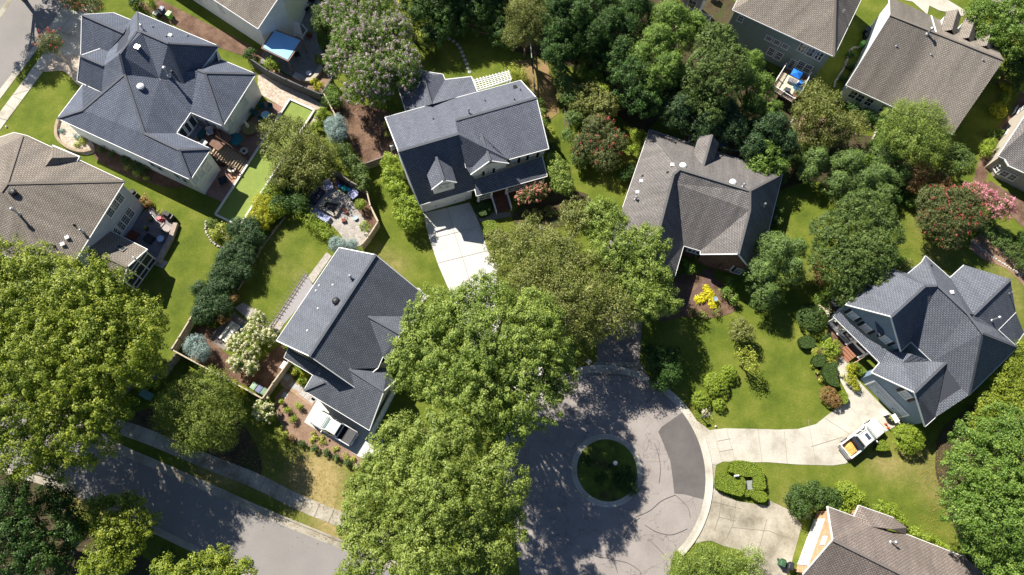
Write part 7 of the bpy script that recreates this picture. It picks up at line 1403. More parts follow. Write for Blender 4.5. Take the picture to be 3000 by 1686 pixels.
# street lamp on island
p = PF('t23', 1035, 345); zt = 3.6; q = PF('t23', 1035, 320, 3.4); p = Vector((q.x, q.y, 0)); r = empty('street_lamp', p, 'post lamp with a pale globe in the island circle', 'street lamp')
m = MB(); m.lathe(p, [(.16, 0), (.15, .35), (.07, .5), (.055, 3.1), (.12, 3.15), (.12, 3.22), (0.05, 3.25)], 14); m.build('post', M_DARK, r); m = MB(); m.lathe(p+Vector((0, 0, 3.22)), [(.08, 0), (.2, .12), (.25, .28), (.2, .45), (.08, .55), (0, .58)], 18); m.build('globe', mat('lamp_globe', (.62, .66, .72), .2, spec=.6), r, smooth=True)
def mailbox(label, p, rz, col=(0.05, 0.055, 0.06), white=False):
    r = empty('mailbox', Vector((p.x, p.y, 0)), label, 'mailbox', None, 0); m = MB(); m.box(p, .1, .1, 1.05, rz); m.build('post', M_WHITE if white else M_DARK, r)
    m = MB(); u = Vector((math.cos(rz), math.sin(rz), 0)); w_ = Vector((-u.y, u.x, 0)); pr = [(-.11, 0), (.11, 0), (.11, .12), (.07, .2), (0, .23), (-.07, .2), (-.11, .12)]
    vs = [p+u*x+w_*y+Vector((0, 0, 1.05+z)) for x in (-.26, .26) for y, z in pr]; n = len(pr); m.mesh(vs, [tuple(range(n))[::-1], tuple(range(n, 2*n))]+[(i, (i+1) % n, (i+1) % n+n, i+n) for i in range(n)]); m.build('box', mat('mailbox_w', (.75, .75, .75), .4) if white else mat('mailbox_d', col, .35, spec=.5), r)
    m = MB(); m.box(p+w_*.13+u*.1+Vector((0, 0, 1.12)), .03, .02, .16, rz); m.build('flag', LAMPR, r)
mailbox('dark mailbox beside the pale straw tuft on the big lawn', PF('sz', 625, 1090, 0), 0.25); mailbox('white mailbox between the hooked hedge and the flat hedge', PF('t23', 2222, 455, 0), 0.1, white=True); mailbox('dark mailbox on the grass by the bottom kerb', PF('t23', 1856, 1195, 0), -0.5)
m = MB(); p = PF('t23', 2378, 545); m.box(p, .75, .95, .7, 0.02); m.box(p+Vector((0, 0, .7)), .8, 1.0, .06, .02); solid('utility_box', 'grey-green utility box enclosed by the clipped hedges', 'utility box', m, mat('utility_green', (.26, .29, .25), .5))
m = MB(); p = PF('t02', 1490, 1080); m.box(p, 1.2, .8, .75, -.5); m.box(p+Vector((0, 0, .75)), 1.25, .85, .08, -.5); solid('utility_box', 'teal utility box in the shade left of the feathery tree', 'utility box', m, mat('utility_teal', (.12, .25, .22), .5))
m = MB(); p = PF('t22', 770, 745); m.lathe(p, [(.42, 0), (.42, .06), (.3, .07), (.28, .03), (0, .03)], 4); solid('meter_lid', 'square concrete meter lid at the shaded kerb by the dark driveway', 'meter box', m, G_CONC)
# leaning pole near pergola (tall, dark)
a, b = PF('e1', 1222, 272, 0.0), PF('e1', 1195, -40, 3.5); m = MB(); pt = P(1553, 118, 0); 
r = empty('flag_pole', P(1568, 285, 0), 'long dark pole lying along the fence line right of the white pergola', 'pole'); m.tube([P(1568, 285, 0.9), P(1561, 200, 1.1), P(1553, 112, 1.3)], .1, 8); m.build('pole', M_DARK, r)
m = MB()
for q in (P(1566, 262, 0), P(1554, 125, 0)): m.box(q, .12, .12, 1.2)
m.build('support', M_WOODP, r)
# hanging basket pole, bottom left
p = PF('bl', 1700, 620); h = 3.6; t = PF('bl', 1060, 640, h); p = Vector((t.x, t.y, 0)); r = empty('planter_pole', p, 'tall pole with two hanging planter rings in the shade, bottom left', 'planter pole'); m = MB(); m.tube([p, p+Vector((0, 0, h))], .05, 8)
e0, e1 = PF('bl', 1060, 430, h), PF('bl', 800, 890, h); m.tube([t, t.lerp(e0, .5)+Vector((0, 0, .3)), e0+Vector((0, 0, .1))], .035, 6); m.tube([t, t.lerp(e1, .5)+Vector((0, 0, .3)), e1+Vector((0, 0, .1))], .035, 6); m.build('post', M_STEEL, r)
for e in (e0, e1):
    m = MB(); m.lathe(e-Vector((0, 0, .4)), [(.18, 0), (.36, .35), (.4, .4), (.36, .41), (.3, .3), (0, .28)], 18); m.build('hanging_basket', mat('basket', (.10, .10, .12), .6), r); m = MB(); pr = [e+Vector((math.cos(x)*.39, math.sin(x)*.39, .02)) for x in [i*math.pi/9 for i in range(19)]]; m.tube(pr, .035, 6); m.build('ring', M_STEEL, r)
# ------------------------------------------------------------------ fences
def fence(label, pts, h, material, postm=None, name='fence', slats=True, cap=True, pw=0.13, gap=2.4, rail=False, cat='fence'):
    r = empty(name, Vector((pts[0].x, pts[0].y, 0)), label, cat)
    for a, b in zip(pts, pts[1:]):
        a = Vector((a.x, a.y, 0)); b = Vector((b.x, b.y, 0)); L = (b-a).length; u = (b-a).normalized(); m = MB()
        if rail:
            for z in (.15, h-.06): m.beam(a+Vector((0, 0, z)), b+Vector((0, 0, z)), .08, .07)
            for i in range(int(L/.16)): c = a+u*(i+.5)*.16; m.beam(c+Vector((0, 0, .1)), c+Vector((0, 0, h-.05)), .05, .05)
        else:
            n = max(1, int(L/.15))
            if slats:
                for i in range(n): c = a+u*(i+.5)*L/n; m.beam(c, c+Vector((0, 0, h-.05-.02*(i % 3))), L/n*.92, .035, up=Vector((-u.y, u.x, 0)))
            else: m.beam(a+Vector((0, 0, h/2)), b+Vector((0, 0, h/2)), .06, h-.05)
            for z in (.3, h*.5, h-.25): m.beam(a+Vector((0, 0, z)), b+Vector((0, 0, z)), .11, .09)
            if cap: m.beam(a+Vector((0, 0, h)), b+Vector((0, 0, h)), .15, .05)
        m.build('panel', material, r); k = max(1, int(L/gap))
        for i in range(k+1 if abs(b.x-pts[-1].x)+abs(b.y-pts[-1].y) < 1e-3 else k):
            c = a+u*L*i/k; m = MB(); m.box(c, pw, pw, h+.08); m.box(c+Vector((0, 0, h+.08)), pw*1.4, pw*1.4, .05, 0, .5); m.build('post', postm or material, r)
    return r
fence('grey board fence between the gravel strip and the stone patio', [PF('bp', 20, 955, 0)]+[PF('bp', x, y, 0) for x, y in ((270, 1125), (530, 1250), (760, 1350), (1005, 1450))], 1.9, M_GREYF, slats=False)
fence('short grey fence running up from the corner under the feathery shrub', [PF('bp', 1005, 1450), PF('bp', 1160, 1200)], 1.7, M_GREYF, slats=False)
M_FW = mat('fence_cedar', (0.50, 0.42, 0.31), 0.85, var=0.25, scale=3, bump=.3); M_FG = mat('fence_weathered', (0.20, 0.18, 0.155), 0.9, var=0.25, scale=3, bump=.3)
fence('pale wooden fence wrapping the fire pit patio', [PF('ep', x, y, 0) for x, y in ((1375, 490), (1450, 790), (1600, 1090), (1420, 1370), (1290, 1530))], 1.75, M_FW)
fence('weathered grey fence above the fire pit patio', [PF('ep', x, y, 0) for x, y in ((700, 110), (830, 150), (1060, 330), (1375, 490))], 1.8, M_FG)
fence('brown fence closing the mulched yard beside the camellia hedge', [P(985, 420, 0), P(1070, 500, 0), P(1125, 480, 0)], 1.7, M_FG)
fence('pale fence along the mulched yard by the blue spruce', [P(950, 285, 0), P(980, 340, 0), P(1010, 400, 0), P(985, 420, 0)], 1.6, M_FW)
fence('wooden fence from the tall conifers down to the street side corner', [PF('dp', x, y, 0) for x, y in ((170, 15), (85, 190), (0, 330))]+[P(519, 1034, 0)], 1.7, M_FW)
fence('pale wooden fence around the corner with the three bins', [P(519, 1034, 0), PF('dp', 200, 560), PF('dp', 400, 665), PF('dp', 655, 805), PF('dp', 740, 680), PF('dp', 860, 515)], 1.6, M_FW)
fence('weathered fence running into the giant maple shade', [PF('t02', 1820, 700), PF('t02', 1690, 880), PF('t02', 1340, 1000), PF('t02', 1210, 1120)], 1.6, M_FG)
fence('low edging fence beside the mulch under the golden cypresses', [P(835, 640, 0), P(770, 725, 0), P(700, 850, 0)], 0.35, M_FG)
fence('white picket gate at the left wall of the white house', [PF('e2', 75, 118), PF('e2', 118, 92)], 1.2, M_WHITE, rail=True, gap=1.2, name='picket_fence')
fence('white railing of the lilac house porch', [PF('mz', 620, 430), PF('mz', 830, 520), PF('mz', 690, 760)], 1.6, M_WHITE, rail=True, gap=2.5, name='railing', cat='railing')
# turf kerb
kerbm = mat('turf_kerb_white', (.72, .70, .68), .6, var=.08)
r = empty('turf_kerb', TB[0], 'white timber kerb framing the bright green putting turf', 'edging')
for a, b in zip(TB, TB[1:]+TB[:1]):
    m = MB(); m.beam(a+Vector((0, 0, .16)), b+Vector((0, 0, .16)), .22, .32); m.build('board', kerbm, r)
def stones(label, pts, w, h, material, name='stone_edging', n=None, seed=1, cat='edging'):
    w_ = smooth(pts, 8, False); rng = random.Random(seed); m = MB(); acc = 0; last = w_[0]
    for p in w_[1:]:
        while (p-last).length > w*1.05:
            d = (p-last).normalized(); last = last+d*w*1.08; m.lathe(last+Vector((rng.uniform(-.06, .06), rng.uniform(-.06, .06), 0)), [(w*.5*rng.uniform(.8, 1.1), 0), (w*.55*rng.uniform(.8, 1.1), h*.5), (w*.3, h*rng.uniform(.8, 1.2)), (0, h)], 6)
    return solid(name, label, cat, m, material)
PST = mat('pale_rocks', (.55, .50, .45), .9, var=.25, scale=3)
stones('pale stone edging winding beside the lime green bin', [PF('t30', x, y) for x, y in ((930, 490), (840, 490), (800, 580), (760, 690), (690, 790), (655, 890))], .35, .25, PST)
stones('pale stone edging in the rusty clearing below the deck', [PF('t30', x, y) for x, y in ((280, 1195), (230, 1230), (245, 1300), (190, 1380))], .3, .2, PST, seed=2)
stones('stone edging of the rounded bed at the turf end', [PF('t01', x, y) for x, y in ((2080, 760), (2070, 860), (2110, 960), (2190, 1030), (2300, 1060))], .3, .22, PST, seed=3)
stones('rock edging right of the understory, above the gravel path', [PF('t30', x, y) for x, y in ((960, 1240), (1040, 1270), (1090, 1310), (1050, 1400))], .3, .2, PST, seed=4)
stones('low stone edging under the curved bed of shrubs', [PF('t31', x, y) for x, y in ((2030, 960), (2200, 1100), (2400, 1230), (2573, 1330))], .28, .15, PST, seed=5)
strip('block_wall', [PF('t00', x, y) for x, y in ((600, 1215), (580, 1290), (585, 1390), (660, 1470), (740, 1515), (850, 1535), (960, 1510))], .35, 3, mat('block_stone', (.36, .28, .2), .9, var=.25, scale=2), .4, label='curved block wall around the rock bed of the charcoal roofed house', cat='garden wall')
for k, (x, y) in enumerate(((1790, 300), (1795, 345), (1880, 380), (1940, 395), (1985, 418), (2025, 450), (2050, 485), (2068, 525), (2085, 565), (2100, 605), (2115, 645), (2130, 685), (2145, 725))):
    m = MB(); p = PF('t10', x, y); m.lathe(p+Vector((0, 0, .01)), [(.26, 0), (.26, .04), (0, .045)], 6); solid('stepping_stone', 'round stepping stone of the curved path behind the blue-grey roofed house', 'stepping stone', m, G_STONEP, 'stepping stones of the curved path')
# ------------------------------------------------------------------ garden and patio furniture
def loc_build(r, m, name, mt, smooth_=False):
    me = bpy.data.meshes.new(name); me.from_pydata([tuple(v) for v in m.v], [], m.f); me.update()
    if smooth_: me.polygons.foreach_set('use_smooth', [True]*len(me.polygons))
    return link(name, me, r, mt)
def chair(label, p, rz, col, z=0.0, w=.55, name='garden_chair', group=None, cat='chair'):
    r = empty(name, Vector((p.x, p.y, z)), label, cat, group, rz); M_ = mat('chair_'+'_'.join('%d' % (c*99) for c in col), col, .6)
    m = MB(); m.box((0, 0, .4), w, w, .07); loc_build(r, m, 'seat', M_); m = MB(); m.beam((-w/2+.03, 0, .45), (-w/2-.1, 0, .95), .06, w, up=(0, 1, 0)); m.v = [(x, y, zz) for x, y, zz in m.v]; loc_build(r, m, 'backrest', M_)
    for sx in (-1, 1):
        for sy in (-1, 1): m = MB(); m.box((sx*w*.43, sy*w*.43, 0), .045, .045, .4); loc_build(r, m, 'leg', M_DARK)
        m = MB(); m.beam((-w*.45, sx*w*.5, .62), (w*.4, sx*w*.5, .62), .05, .05); loc_build(r, m, 'armrest', M_)
    return r
def round_table(label, p, rad, h, col, z=0.0, pedestal=True):
    r = empty('round_table', Vector((p.x, p.y, z)), label, 'table'); m = MB(); m.lathe((0, 0, h-.05), [(rad*.96, 0), (rad, .02), (rad, .05), (0, .055)], 24); loc_build(r, m, 'tabletop', mat('table_'+'_'.join('%d' % (c*99) for c in col), col, .3))
    m = MB(); m.lathe((0, 0, 0), [(.28, 0), (.28, .04), (.05, .06), (.05, h-.05)], 12); loc_build(r, m, 'leg', M_DARK); return r
def umbrella_closed(label, p, h, col, z=0):
    r = empty('closed_parasol', Vector((p.x, p.y, z)), label, 'parasol'); m = MB(); m.lathe((0, 0, 0), [(.3, 0), (.3, .07), (.04, .1), (.04, h)], 12); loc_build(r, m, 'pole', M_STEEL); m = MB(); m.lathe((0, 0, h*.42), [(.2, 0), (.24, .15), (.1, h*.5), (.04, h*.58), (0, h*.6)], 12); loc_build(r, m, 'canopy', mat('parasol', col, .8)); return r
def sofa(label, p, rz, L, D, col, name='loveseat', cat='sofa', n=2, z=0.0):
    r = empty(name, Vector((p.x, p.y, z)), label, cat, None, rz); M_ = mat('cover_'+'_'.join('%d' % (c*99) for c in col), col, .6, var=.2, scale=3); m = MB(); m.box((0, 0, 0), L, D, .32); m.box((0, D*.38, .32), L, D*.24, .42); loc_build(r, m, 'frame', M_)
    for q in (-1, 1): m = MB(); m.box((q*(L/2-.08), 0, .32), .16, D, .22); loc_build(r, m, 'armrest', M_)
    for i in range(n): m = MB(); w_ = (L-.36)/n; m.box((-(L-.36)/2+w_*(i+.5), -D*.1, .32), w_*.96, D*.68, .13, 0, .95); loc_build(r, m, 'cushion', M_)
    return r
def pot(label, p, rad, h, col, plant=None, z=0.0):
    r = empty('planter_pot', Vector((p.x, p.y, z)), label, 'pot'); m = MB(); m.lathe((0, 0, 0), [(rad*.65, 0), (rad*.95, h*.8), (rad*1.05, h), (rad*.9, h), (rad*.82, h-.08)], 20); loc_build(r, m, 'pot', mat('pot_'+'_'.join('%d' % (c*99) for c in col), col, .6)); m = MB(); m.lathe((0, 0, h-.09), [(rad*.83, 0), (0, .02)], 20); loc_build(r, m, 'soil', G_DIRT)
    if plant: SEED[0] += 1; crown('foliage', [(p.x, p.y, z+h+rad*.5, rad*1.0, rad*.8)], ST['clip'], LM[plant], r, SEED[0])
    return r
def grill(label, p, rz, col=(.03, .03, .035), w=1.4):
    r = empty('covered_grill', Vector((p.x, p.y, 0)), label, 'grill', None, rz); m = MB(); m.box((0, 0, 0), w, .65, .95, 0, .96); m.box((0, 0, .95), w*.62, .6, .28, 0, .75); loc_build(r, m, 'cover', mat('grill_%d' % (col[0]*999), col, .6)); m = MB(); m.box((w*.36, 0, .93), w*.24, .55, .06); loc_build(r, m, 'side_shelf', M_DARK); return r
TEAL = (0.015, 0.10, 0.10)
# A patio
t_ = PF('ap', 1915, 342, .72); round_table('round pale blue glass table with teal chairs on the brick patio', t_, .55, .72, (.35, .62, .72))
for k, (x, y) in enumerate(((1880, 235), (2010, 245), (1750, 340), (1860, 430))):
    c = PF('ap', x, y); d = t_-c; chair(['teal garden chair above the pale blue table', 'teal garden chair right of the pale blue table', 'teal garden chair left of the pale blue table', 'teal garden chair below the pale blue table'][k], c, math.atan2(d.y, d.x), TEAL, w=.62, group='teal chairs round the pale blue table')
c = PF('ap', 1650, 630); round_table('round olive table under the closed parasol on the brick patio', c, .95, .72, (.26, .22, .09)); umbrella_closed('closed striped pale parasol through the olive table', c, 2.6, (.6, .58, .58))
c = PF('ap', 1460, 900); d = MB(); d.lathe(c, [(1.1, 2.0), (0, 2.6)], 8); r = empty('teal_parasol', Vector((c.x, c.y, 0)), 'dark teal parasol canopy beside the tan stairs', 'parasol'); m = MB(); m.lathe((0, 0, 0), [(.03, 0), (.03, 2.3)], 8); loc_build(r, m, 'pole', M_DARK); m = MB(); m.lathe((0, 0, 1.75), [(.95, 0), (.94, .04), (.5, .32), (0, .5)], 8); loc_build(r, m, 'canopy', mat('teal_cloth', (.012, .12, .15), .8))
pot('large white-rimmed round planter beside the stair foot, nearest the turf', PF('ap', 1558, 1020), .5, .6, (.62, .58, .5)); pot('small dark pot behind the large white-rimmed planter', PF('ap', 1590, 1075), .32, .45, (.12, .11, .1)); pot('white-rimmed round planter below the tan stairs', PF('ap', 1345, 1330), .48, .55, (.62, .58, .5))
chair('dark navy lounge chair in the house shade on the brick patio', PF('tz', 1070, 560), 2.0, (.015, .03, .05), w=1.0, name='lounge_chair'); m = MB(); p = PF('tz', 1260, 490); m.box(p, .9, 1.1, .05, -.5); solid('door_mat', 'orange-brown mat on the brick patio beside the turf kerb', 'mat', m, mat('mat_brown', (.45, .25, .15), .9))
sofa('grey sectional sofa on the deck under the roof corner', PF('ap', 690, 650, DZ), 1.1, 2.2, 1.3, (.22, .23, .25), z=DZ); m = MB(); p = PF('ap', 800, 700, DZ); m.box(p, .7, 1.2, .4, -.5); solid('deck_box', 'teal storage box on the deck beside the sectional sofa', 'storage box', m, mat('teal_box', (.02, .09, .09), .6))
chair('grey metal deck chair at the top of the stairs', PF('ap', 960, 680, DZ), -1.3, (.35, .36, .38), z=DZ, w=.75); chair('white-framed deck chair beside the stair head', PF('ap', 850, 870, DZ), .9, (.5, .5, .5), z=DZ, w=.7); r = grill('dark barbecue under the deck stairs', PF('ap', 1120, 1200), -.5)
# B patio: canopy, bench wall, table, chairs, lounger
r = empty('blue_canopy', PF('bp', 400, 660), 'square blue cloth canopy on a brown wooden frame at the white gable house', 'canopy'); cz = 2.7
cn = [PF('bp', 310, 425, cz), PF('bp', 700, 575, cz), PF('bp', 505, 870, cz), PF('bp', 130, 685, cz)]; ctr = sum(cn, Vector())/4; m = MB()
for a, b in zip(cn, cn[1:]+cn[:1]): m.beam(a, b, .14, .16)
m.build('frame', mat('canopy_wood', (.26, .15, .12), .7), r)
for q in cn: m = MB(); m.box(Vector((q.x, q.y, 0)), .14, .14, cz); m.build('post', mat('canopy_wood', (.26, .15, .12), .7), r)
m = MB(); i_ = [q.lerp(ctr, .07)+Vector((0, 0, .1)) for q in cn]; cc_ = ctr+Vector((0, 0, .25)); m.mesh([*i_, cc_], [(0, 1, 4), (1, 2, 4), (2, 3, 4), (3, 0, 4)]); m.build('cloth', mat('canopy_cloth', (.32, .62, .92), .7), r)
strip('bench_wall', [PF('bp', x, y) for x, y in ((980, 960), (940, 1050), (890, 1110), (830, 1155), (740, 1150), (700, 1110))], .5, 4, mat('bench_stone', (.42, .38, .32), .9, var=.15), .5, label='curved stone bench wall on the patio behind the grey fence', cat='bench')
round_table('small white round table beside the curved stone bench', PF('bp', 805, 1065), .38, .5, (.75, .75, .75)); m = MB(); p = PF('bp', 650, 1100); m.box(p, 1.3, .8, .4, -.5, .95); solid('stone_bench', 'pale blocky bench at the left of the curved stone bench', 'bench', m, PST)
round_table('round dark table in the shade at the top edge by the white gable house', PF('bp', 750, 60), .7, .72, (.03, .035, .04))
for k, (x, y) in enumerate(((660, 60), (780, 160), (850, 40))): chair(['black wire chair left of the shaded table', 'black wire chair below the shaded table', 'black wire chair right of the shaded table'][k], PF('bp', x, y), k*2.1, (.015, .015, .018), w=.6, group='wire chairs of the shaded table')
chair('black wire chair in the shade right of the blue canopy', PF('bp', 640, 800), .4, (.02, .02, .022), w=.7); chair('black wire chair beside the wooden swing', PF('bp', 600, 215), .4, (.03, .03, .035), w=.9)
# white slatted swing / arbour
r = empty('white_arbour', PF('bp', 580, 380), 'white slatted shade panel leaning over a white planter by the white gable house', 'arbour'); q = [PF('bp', 410, 230, 2.4), PF('bp', 650, 330, 2.4), PF('bp', 690, 500, .9), PF('bp', 500, 425, .9)]
m = MB()
for i in range(14): t = i/13; m.beam(q[0].lerp(q[1], t), q[3].lerp(q[2], t), .13, .04)
m.build('slats', M_WHITE, r); m = MB()
for a, b in zip(q, q[1:]+q[:1]): m.beam(a, b, .12, .1)
for a in q: m.box(Vector((a.x, a.y, 0)), .1, .1, a.z)
m.build('frame', M_WHITE, r); m = MB(); z_ = [PF('bp', 490, 440, .5), PF('bp', 700, 535, .5), PF('bp', 770, 430, .5), PF('bp', 700, 350, .5)]
for a, b in zip(z_, z_[1:]): m.beam(a, b, .15, .25)
m.build('planter_rim', M_WHITE, r); pot('dark red potted plant right of the white planter', PF('bp', 810, 520), .4, .4, (.3, .03, .04), 'rust')
# C patio
strip('brick_wall', [PF('cp', 1730, 1000), PF('cp', 1620, 1320), PF('cp', 1350, 1830)], .55, 3, bricks('wall_brick', (.42, .2, .14), (.5, .26, .18), (.4, .33, .28)), .5, curved=False, label='low brick wall at the edge of the grey patio', cat='garden wall')
fence('low white edging rail on the grey patio', [PF('cp', 1200, 800), PF('cp', 1320, 960)], .4, M_WHITE, rail=True, gap=1.5, name='low_rail', cat='railing')
grill('black covered grill on the grey patio beside the flower bed', PF('cp', 1590, 860), -.5); sofa('beige chaise with angled back on the grey patio corner', PF('cp', 1520, 1110), 2.6, 1.3, .9, (.35, .30, .27), name='chaise', cat='lounger', n=1)
round_table('small pale blue round table on the grey patio', PF('cp', 1410, 1335), .42, .5, (.45, .6, .8)); m = MB(); p = PF('cp', 1155, 1320); m.box(p, 1.1, 1.0, .42, -.55); m.box(p+Vector((0, 0, .42)), .8, .7, .03, -.55); solid('coffee_table', 'dark square coffee table on the grey patio', 'table', m, M_DARK)
chair('wooden brown garden bench against the wall beside the screened porch', PF('cp', 830, 1260), 1.1, (.20, .06, .035), w=1.1, name='wooden_chair'); m = MB(); p = PF('cp', 1390, 900); m.box(p, .9, .5, .35, -.4, .8); m.box(p+Vector((.1, 0, .35)), .4, .4, .2, .3, .7); solid('toy_car', 'red and white toy on the grey patio', 'toy', m, mat('toy_red', (.6, .03, .05), .35))
pot('dark pot with a lime plant, upper on the grey patio', PF('cp', 1190, 920), .25, .35, (.05, .07, .12), 'lime'); pot('dark pot with a lime plant, lower on the grey patio', PF('cp', 1100, 1110), .28, .35, (.03, .04, .07), 'lime'); pot('red pot at the flower bed of the grey patio', PF('cp', 1080, 620), .3, .4, (.4, .08, .08), 'boxw')
r = grill('black barrel composter beside the rear corner of the brown roofed house', PF('cp', 860, 390), -.7, (.02, .021, .022), 1.1)
# D yards
r = empty('fire_pit', PF('ep', 690, 740), 'square stone fire pit with open middle on the flagstone patio', 'fire pit'); m = MB(); c4 = [PF('ep', x, y) for x, y in ((560, 590), (870, 650), (740, 890), (480, 730))]
for a, b in zip(c4, c4[1:]+c4[:1]): m.beam(a+Vector((0, 0, .22)), b+Vector((0, 0, .22)), .38, .44)
m.build('stone_rim', mat('pit_stone', (.36, .33, .28), .9, var=.25, scale=3), r); m = MB(); c_ = sum(c4, Vector())/4; prism(m, [q.lerp(c_, .1) for q in c4], 0.03, .12); m.build('ash_bed', M_DARK, r)
LAV = (.34, .36, .56); sofa('lavender covered loveseat below the fire pit', PF('ep', 470, 900), -.55+math.pi, 2.4, .95, LAV); chair('lavender covered armchair above the fire pit', PF('ep', 620, 330), -1.1, LAV, w=1.05, name='armchair', cat='armchair'); chair('lavender patterned armchair at the weathered fence', PF('ep', 1090, 500), 3.9, LAV, w=.95, name='armchair', cat='armchair'); sofa('dark covered sofa in the tree shade left of the fire pit', PF('ep', 390, 520), 1.0, 2.2, .95, (.05, .05, .09))
for k, (x, y, s_, col) in enumerate(((830, 300, .3, (.04, .12, .40)), (915, 345, .38, (.04, .45, .42)), (1005, 370, .32, (.03, .22, .50)), (800, 240, .26, (.08, .05, .22)))):
    p = PF('ep', x, y, .3); m = MB(); m.lathe(p-Vector((0, 0, s_)), [(s_*math.sin(math.pi*i/10), s_*(1-math.cos(math.pi*i/10))) for i in range(11)], 20); o = m.build('garden_globe', mat('globe_%d' % k, col, .08, spec=1.0), smooth=True); tag(o, ['blue glass garden globe left of the turquoise one', 'turquoise glass garden globe, largest of the row', 'bright blue glass garden globe right of the turquoise one', 'purple glass garden globe by the weathered fence'][k], 'garden globe', 'glass garden globes')
m = MB(); p = PF('ep', 910, 980); m.box(p, .5, .4, .4, .2); solid('brick_box', 'rust brown box on the flagstones below the fire pit', 'box', m, mat('rust_box', (.22, .08, .05), .8)); m = MB(); p = PF('ep', 945, 790); m.box(p, .45, 1.0, .35, .5, .8); solid('log_holder', 'rust coloured log holder right of the fire pit', 'log holder', m, mat('rust_box', (.22, .08, .05), .8))
m = MB(); p = PF('ep', 1130, 930); m.lathe(p, [(.1, 0), (.28, .3), (.3, .33), (0, .28)], 14); solid('bird_bath', 'small pale blue bird bath in the mulch between the boxwoods', 'bird bath', m, mat('bath_blue', (.35, .5, .58), .4))
sofa('white bench with striped cushion on the shaded back patio', PF('dp', 370, 262), 1.02, 2.4, 1.0, (.72, .70, .66), name='garden_bench', cat='bench'); m = MB(); m.beam(PF('dp', 215, 315)+Vector((0, 0, .15)), PF('dp', 260, 240)+Vector((0, 0, .15)), .2, .3); m.beam(PF('dp', 260, 240)+Vector((0, 0, .12)), PF('dp', 415, 95)+Vector((0, 0, .12)), .12, .2); solid('timber_edging', 'timber edging of the shaded back patio', 'edging', m, M_FG)
m = MB(); m.box(PF('dp', 445, 235), .5, .9, .06, -.5); solid('blue_mat', 'small blue mat beside the white garden bench', 'mat', m, mat('blue_mat', (.08, .15, .35), .8)); m = MB(); m.box(PF('dp', 800, 525), .45, .9, .5, -.5); solid('white_crate', 'white slatted crate against the fence by the lean-to porch', 'crate', m, M_WHITE)
# pergola with grey cover along D
r = empty('dark_pergola', PF('t12', 300, 200), 'dark timber pergola with grey shade cloth along the slate gable house', 'pergola'); pz = 2.8
A0, A1 = PF('t11', 500, 1300, pz), PF('t12', 140, 400, pz); B0, B1 = PF('t11', 600, 1375, pz), PF('t12', 285, 440, pz); m = MB()
for o_ in (0, .06): m.beam(A0.lerp(B0, o_*3), A1.lerp(B1, o_*3), .12, .2)
m.build('beam', M_FG, r); m = MB()
for i in range(17): t = i/16; p, q = A0.lerp(A1, t), B0.lerp(B1, t); d = (q-p).normalized(); m.beam(p-d*.7+Vector((0, 0, .14)), p+d*.5+Vector((0, 0, .14)), .05, .1)
m.build('rafter', M_FG, r); m = MB(); cl = [A0.lerp(B0, .25), PF('t12', 515, 0, pz).lerp(B0, 0.2), B1.lerp(B0, .12), A1.lerp(A0, .1).lerp(B1, .25)]
m.poly([v+Vector((0, 0, .05)) for v in (PF('t11', 500, 1310, pz), PF('t11', 590, 1448, pz), PF('t12', 290, 355, pz), PF('t12', 190, 325, pz))]); m.build('shade_cloth', mat('shade_cloth', (.30, .285, .29), .8, var=.06), r)
for t in (0.02, .5, .97): q = A0.lerp(A1, t); m = MB(); m.box(Vector((q.x, q.y, 0)), .14, .14, pz); m.build('post', M_FG, r)
# J deck
jz = 1.6; r = empty('wooden_deck', PF('jd', 330, 400), 'brown wooden deck with white railings behind the sage green house', 'deck'); dj = [PF('jd', x, y, jz) for x, y in ((350, 60), (110, 460), (500, 700), (640, 560), (800, 230))]; m = MB(); prism(m, dj, jz-.2, jz); m.build('platform', M_DECKW, r)
for a, b in ((0, 1), (1, 2), (3, 4)):
    a, b = dj[a], dj[b]; m = MB(); n = int((b-a).length/.18)
    for z in (.1, .95): m.beam(a+Vector((0, 0, z)), b+Vector((0, 0, z)), .08, .08)
    for i in range(n): c = a.lerp(b, (i+.5)/n); m.beam(c+Vector((0, 0, .1)), c+Vector((0, 0, .95)), .04, .04)
    m.build('railing', M_WHITE, r)
    for t in (0, .5, 1): c = a.lerp(b, t); m = MB(); m.box(c, .13, .13, 1.1); m.build('post', M_WHITE, r)
m = MB(); prism(m, [PF('jd', x, y, jz) for x, y in ((370, 150), (640, 300), (500, 560), (200, 420))], jz+.01, jz+.025); solid('patterned_rug', 'pale patterned rug on the wooden deck', 'rug', m, mat('rug', (.62, .56, .42), .9, var=.35, scale=2.5))
r = empty('blue_parasol', PF('jd', 600, 170), 'bright blue square parasol on the wooden deck', 'parasol'); q = [PF('jd', x, y, jz+2.0) for x, y in ((540, 65), (715, 155), (635, 275), (475, 185))]; c_ = sum(q, Vector())/4+Vector((0, 0, .35)); m = MB(); m.mesh([*q, c_], [(0, 1, 4), (1, 2, 4), (2, 3, 4), (3, 0, 4)]); m.build('canopy', mat('blue_cloth', (.01, .16, .62), .7), r); m = MB(); m.tube([Vector((c_.x, c_.y, jz)), c_], .03, 8); m.build('pole', M_STEEL, r)
sofa('light blue cushioned seat at the right railing of the wooden deck', PF('jd', 620, 460, jz), 2.2, 1.3, .9, (.12, .42, .75), z=jz); chair('deep blue chair beside the light blue seat', PF('jd', 640, 370, jz), 2.4, (.02, .18, .6), z=jz, w=.6); m = MB(); m.box(PF('jd', 390, 520, jz), .9, .7, .8, -.4, .8); solid('grill_cover', 'dark covered grill at the lower railing of the wooden deck', 'grill', m, mat('grill_c', (.06, .07, .075), .6)); m = MB(); m.box(PF('jd', 500, 330, jz), 1.2, .7, .45, -.45); solid('coffee_table', 'grey low table in the middle of the wooden deck', 'table', m, mat('grey_table', (.22, .22, .24), .6))
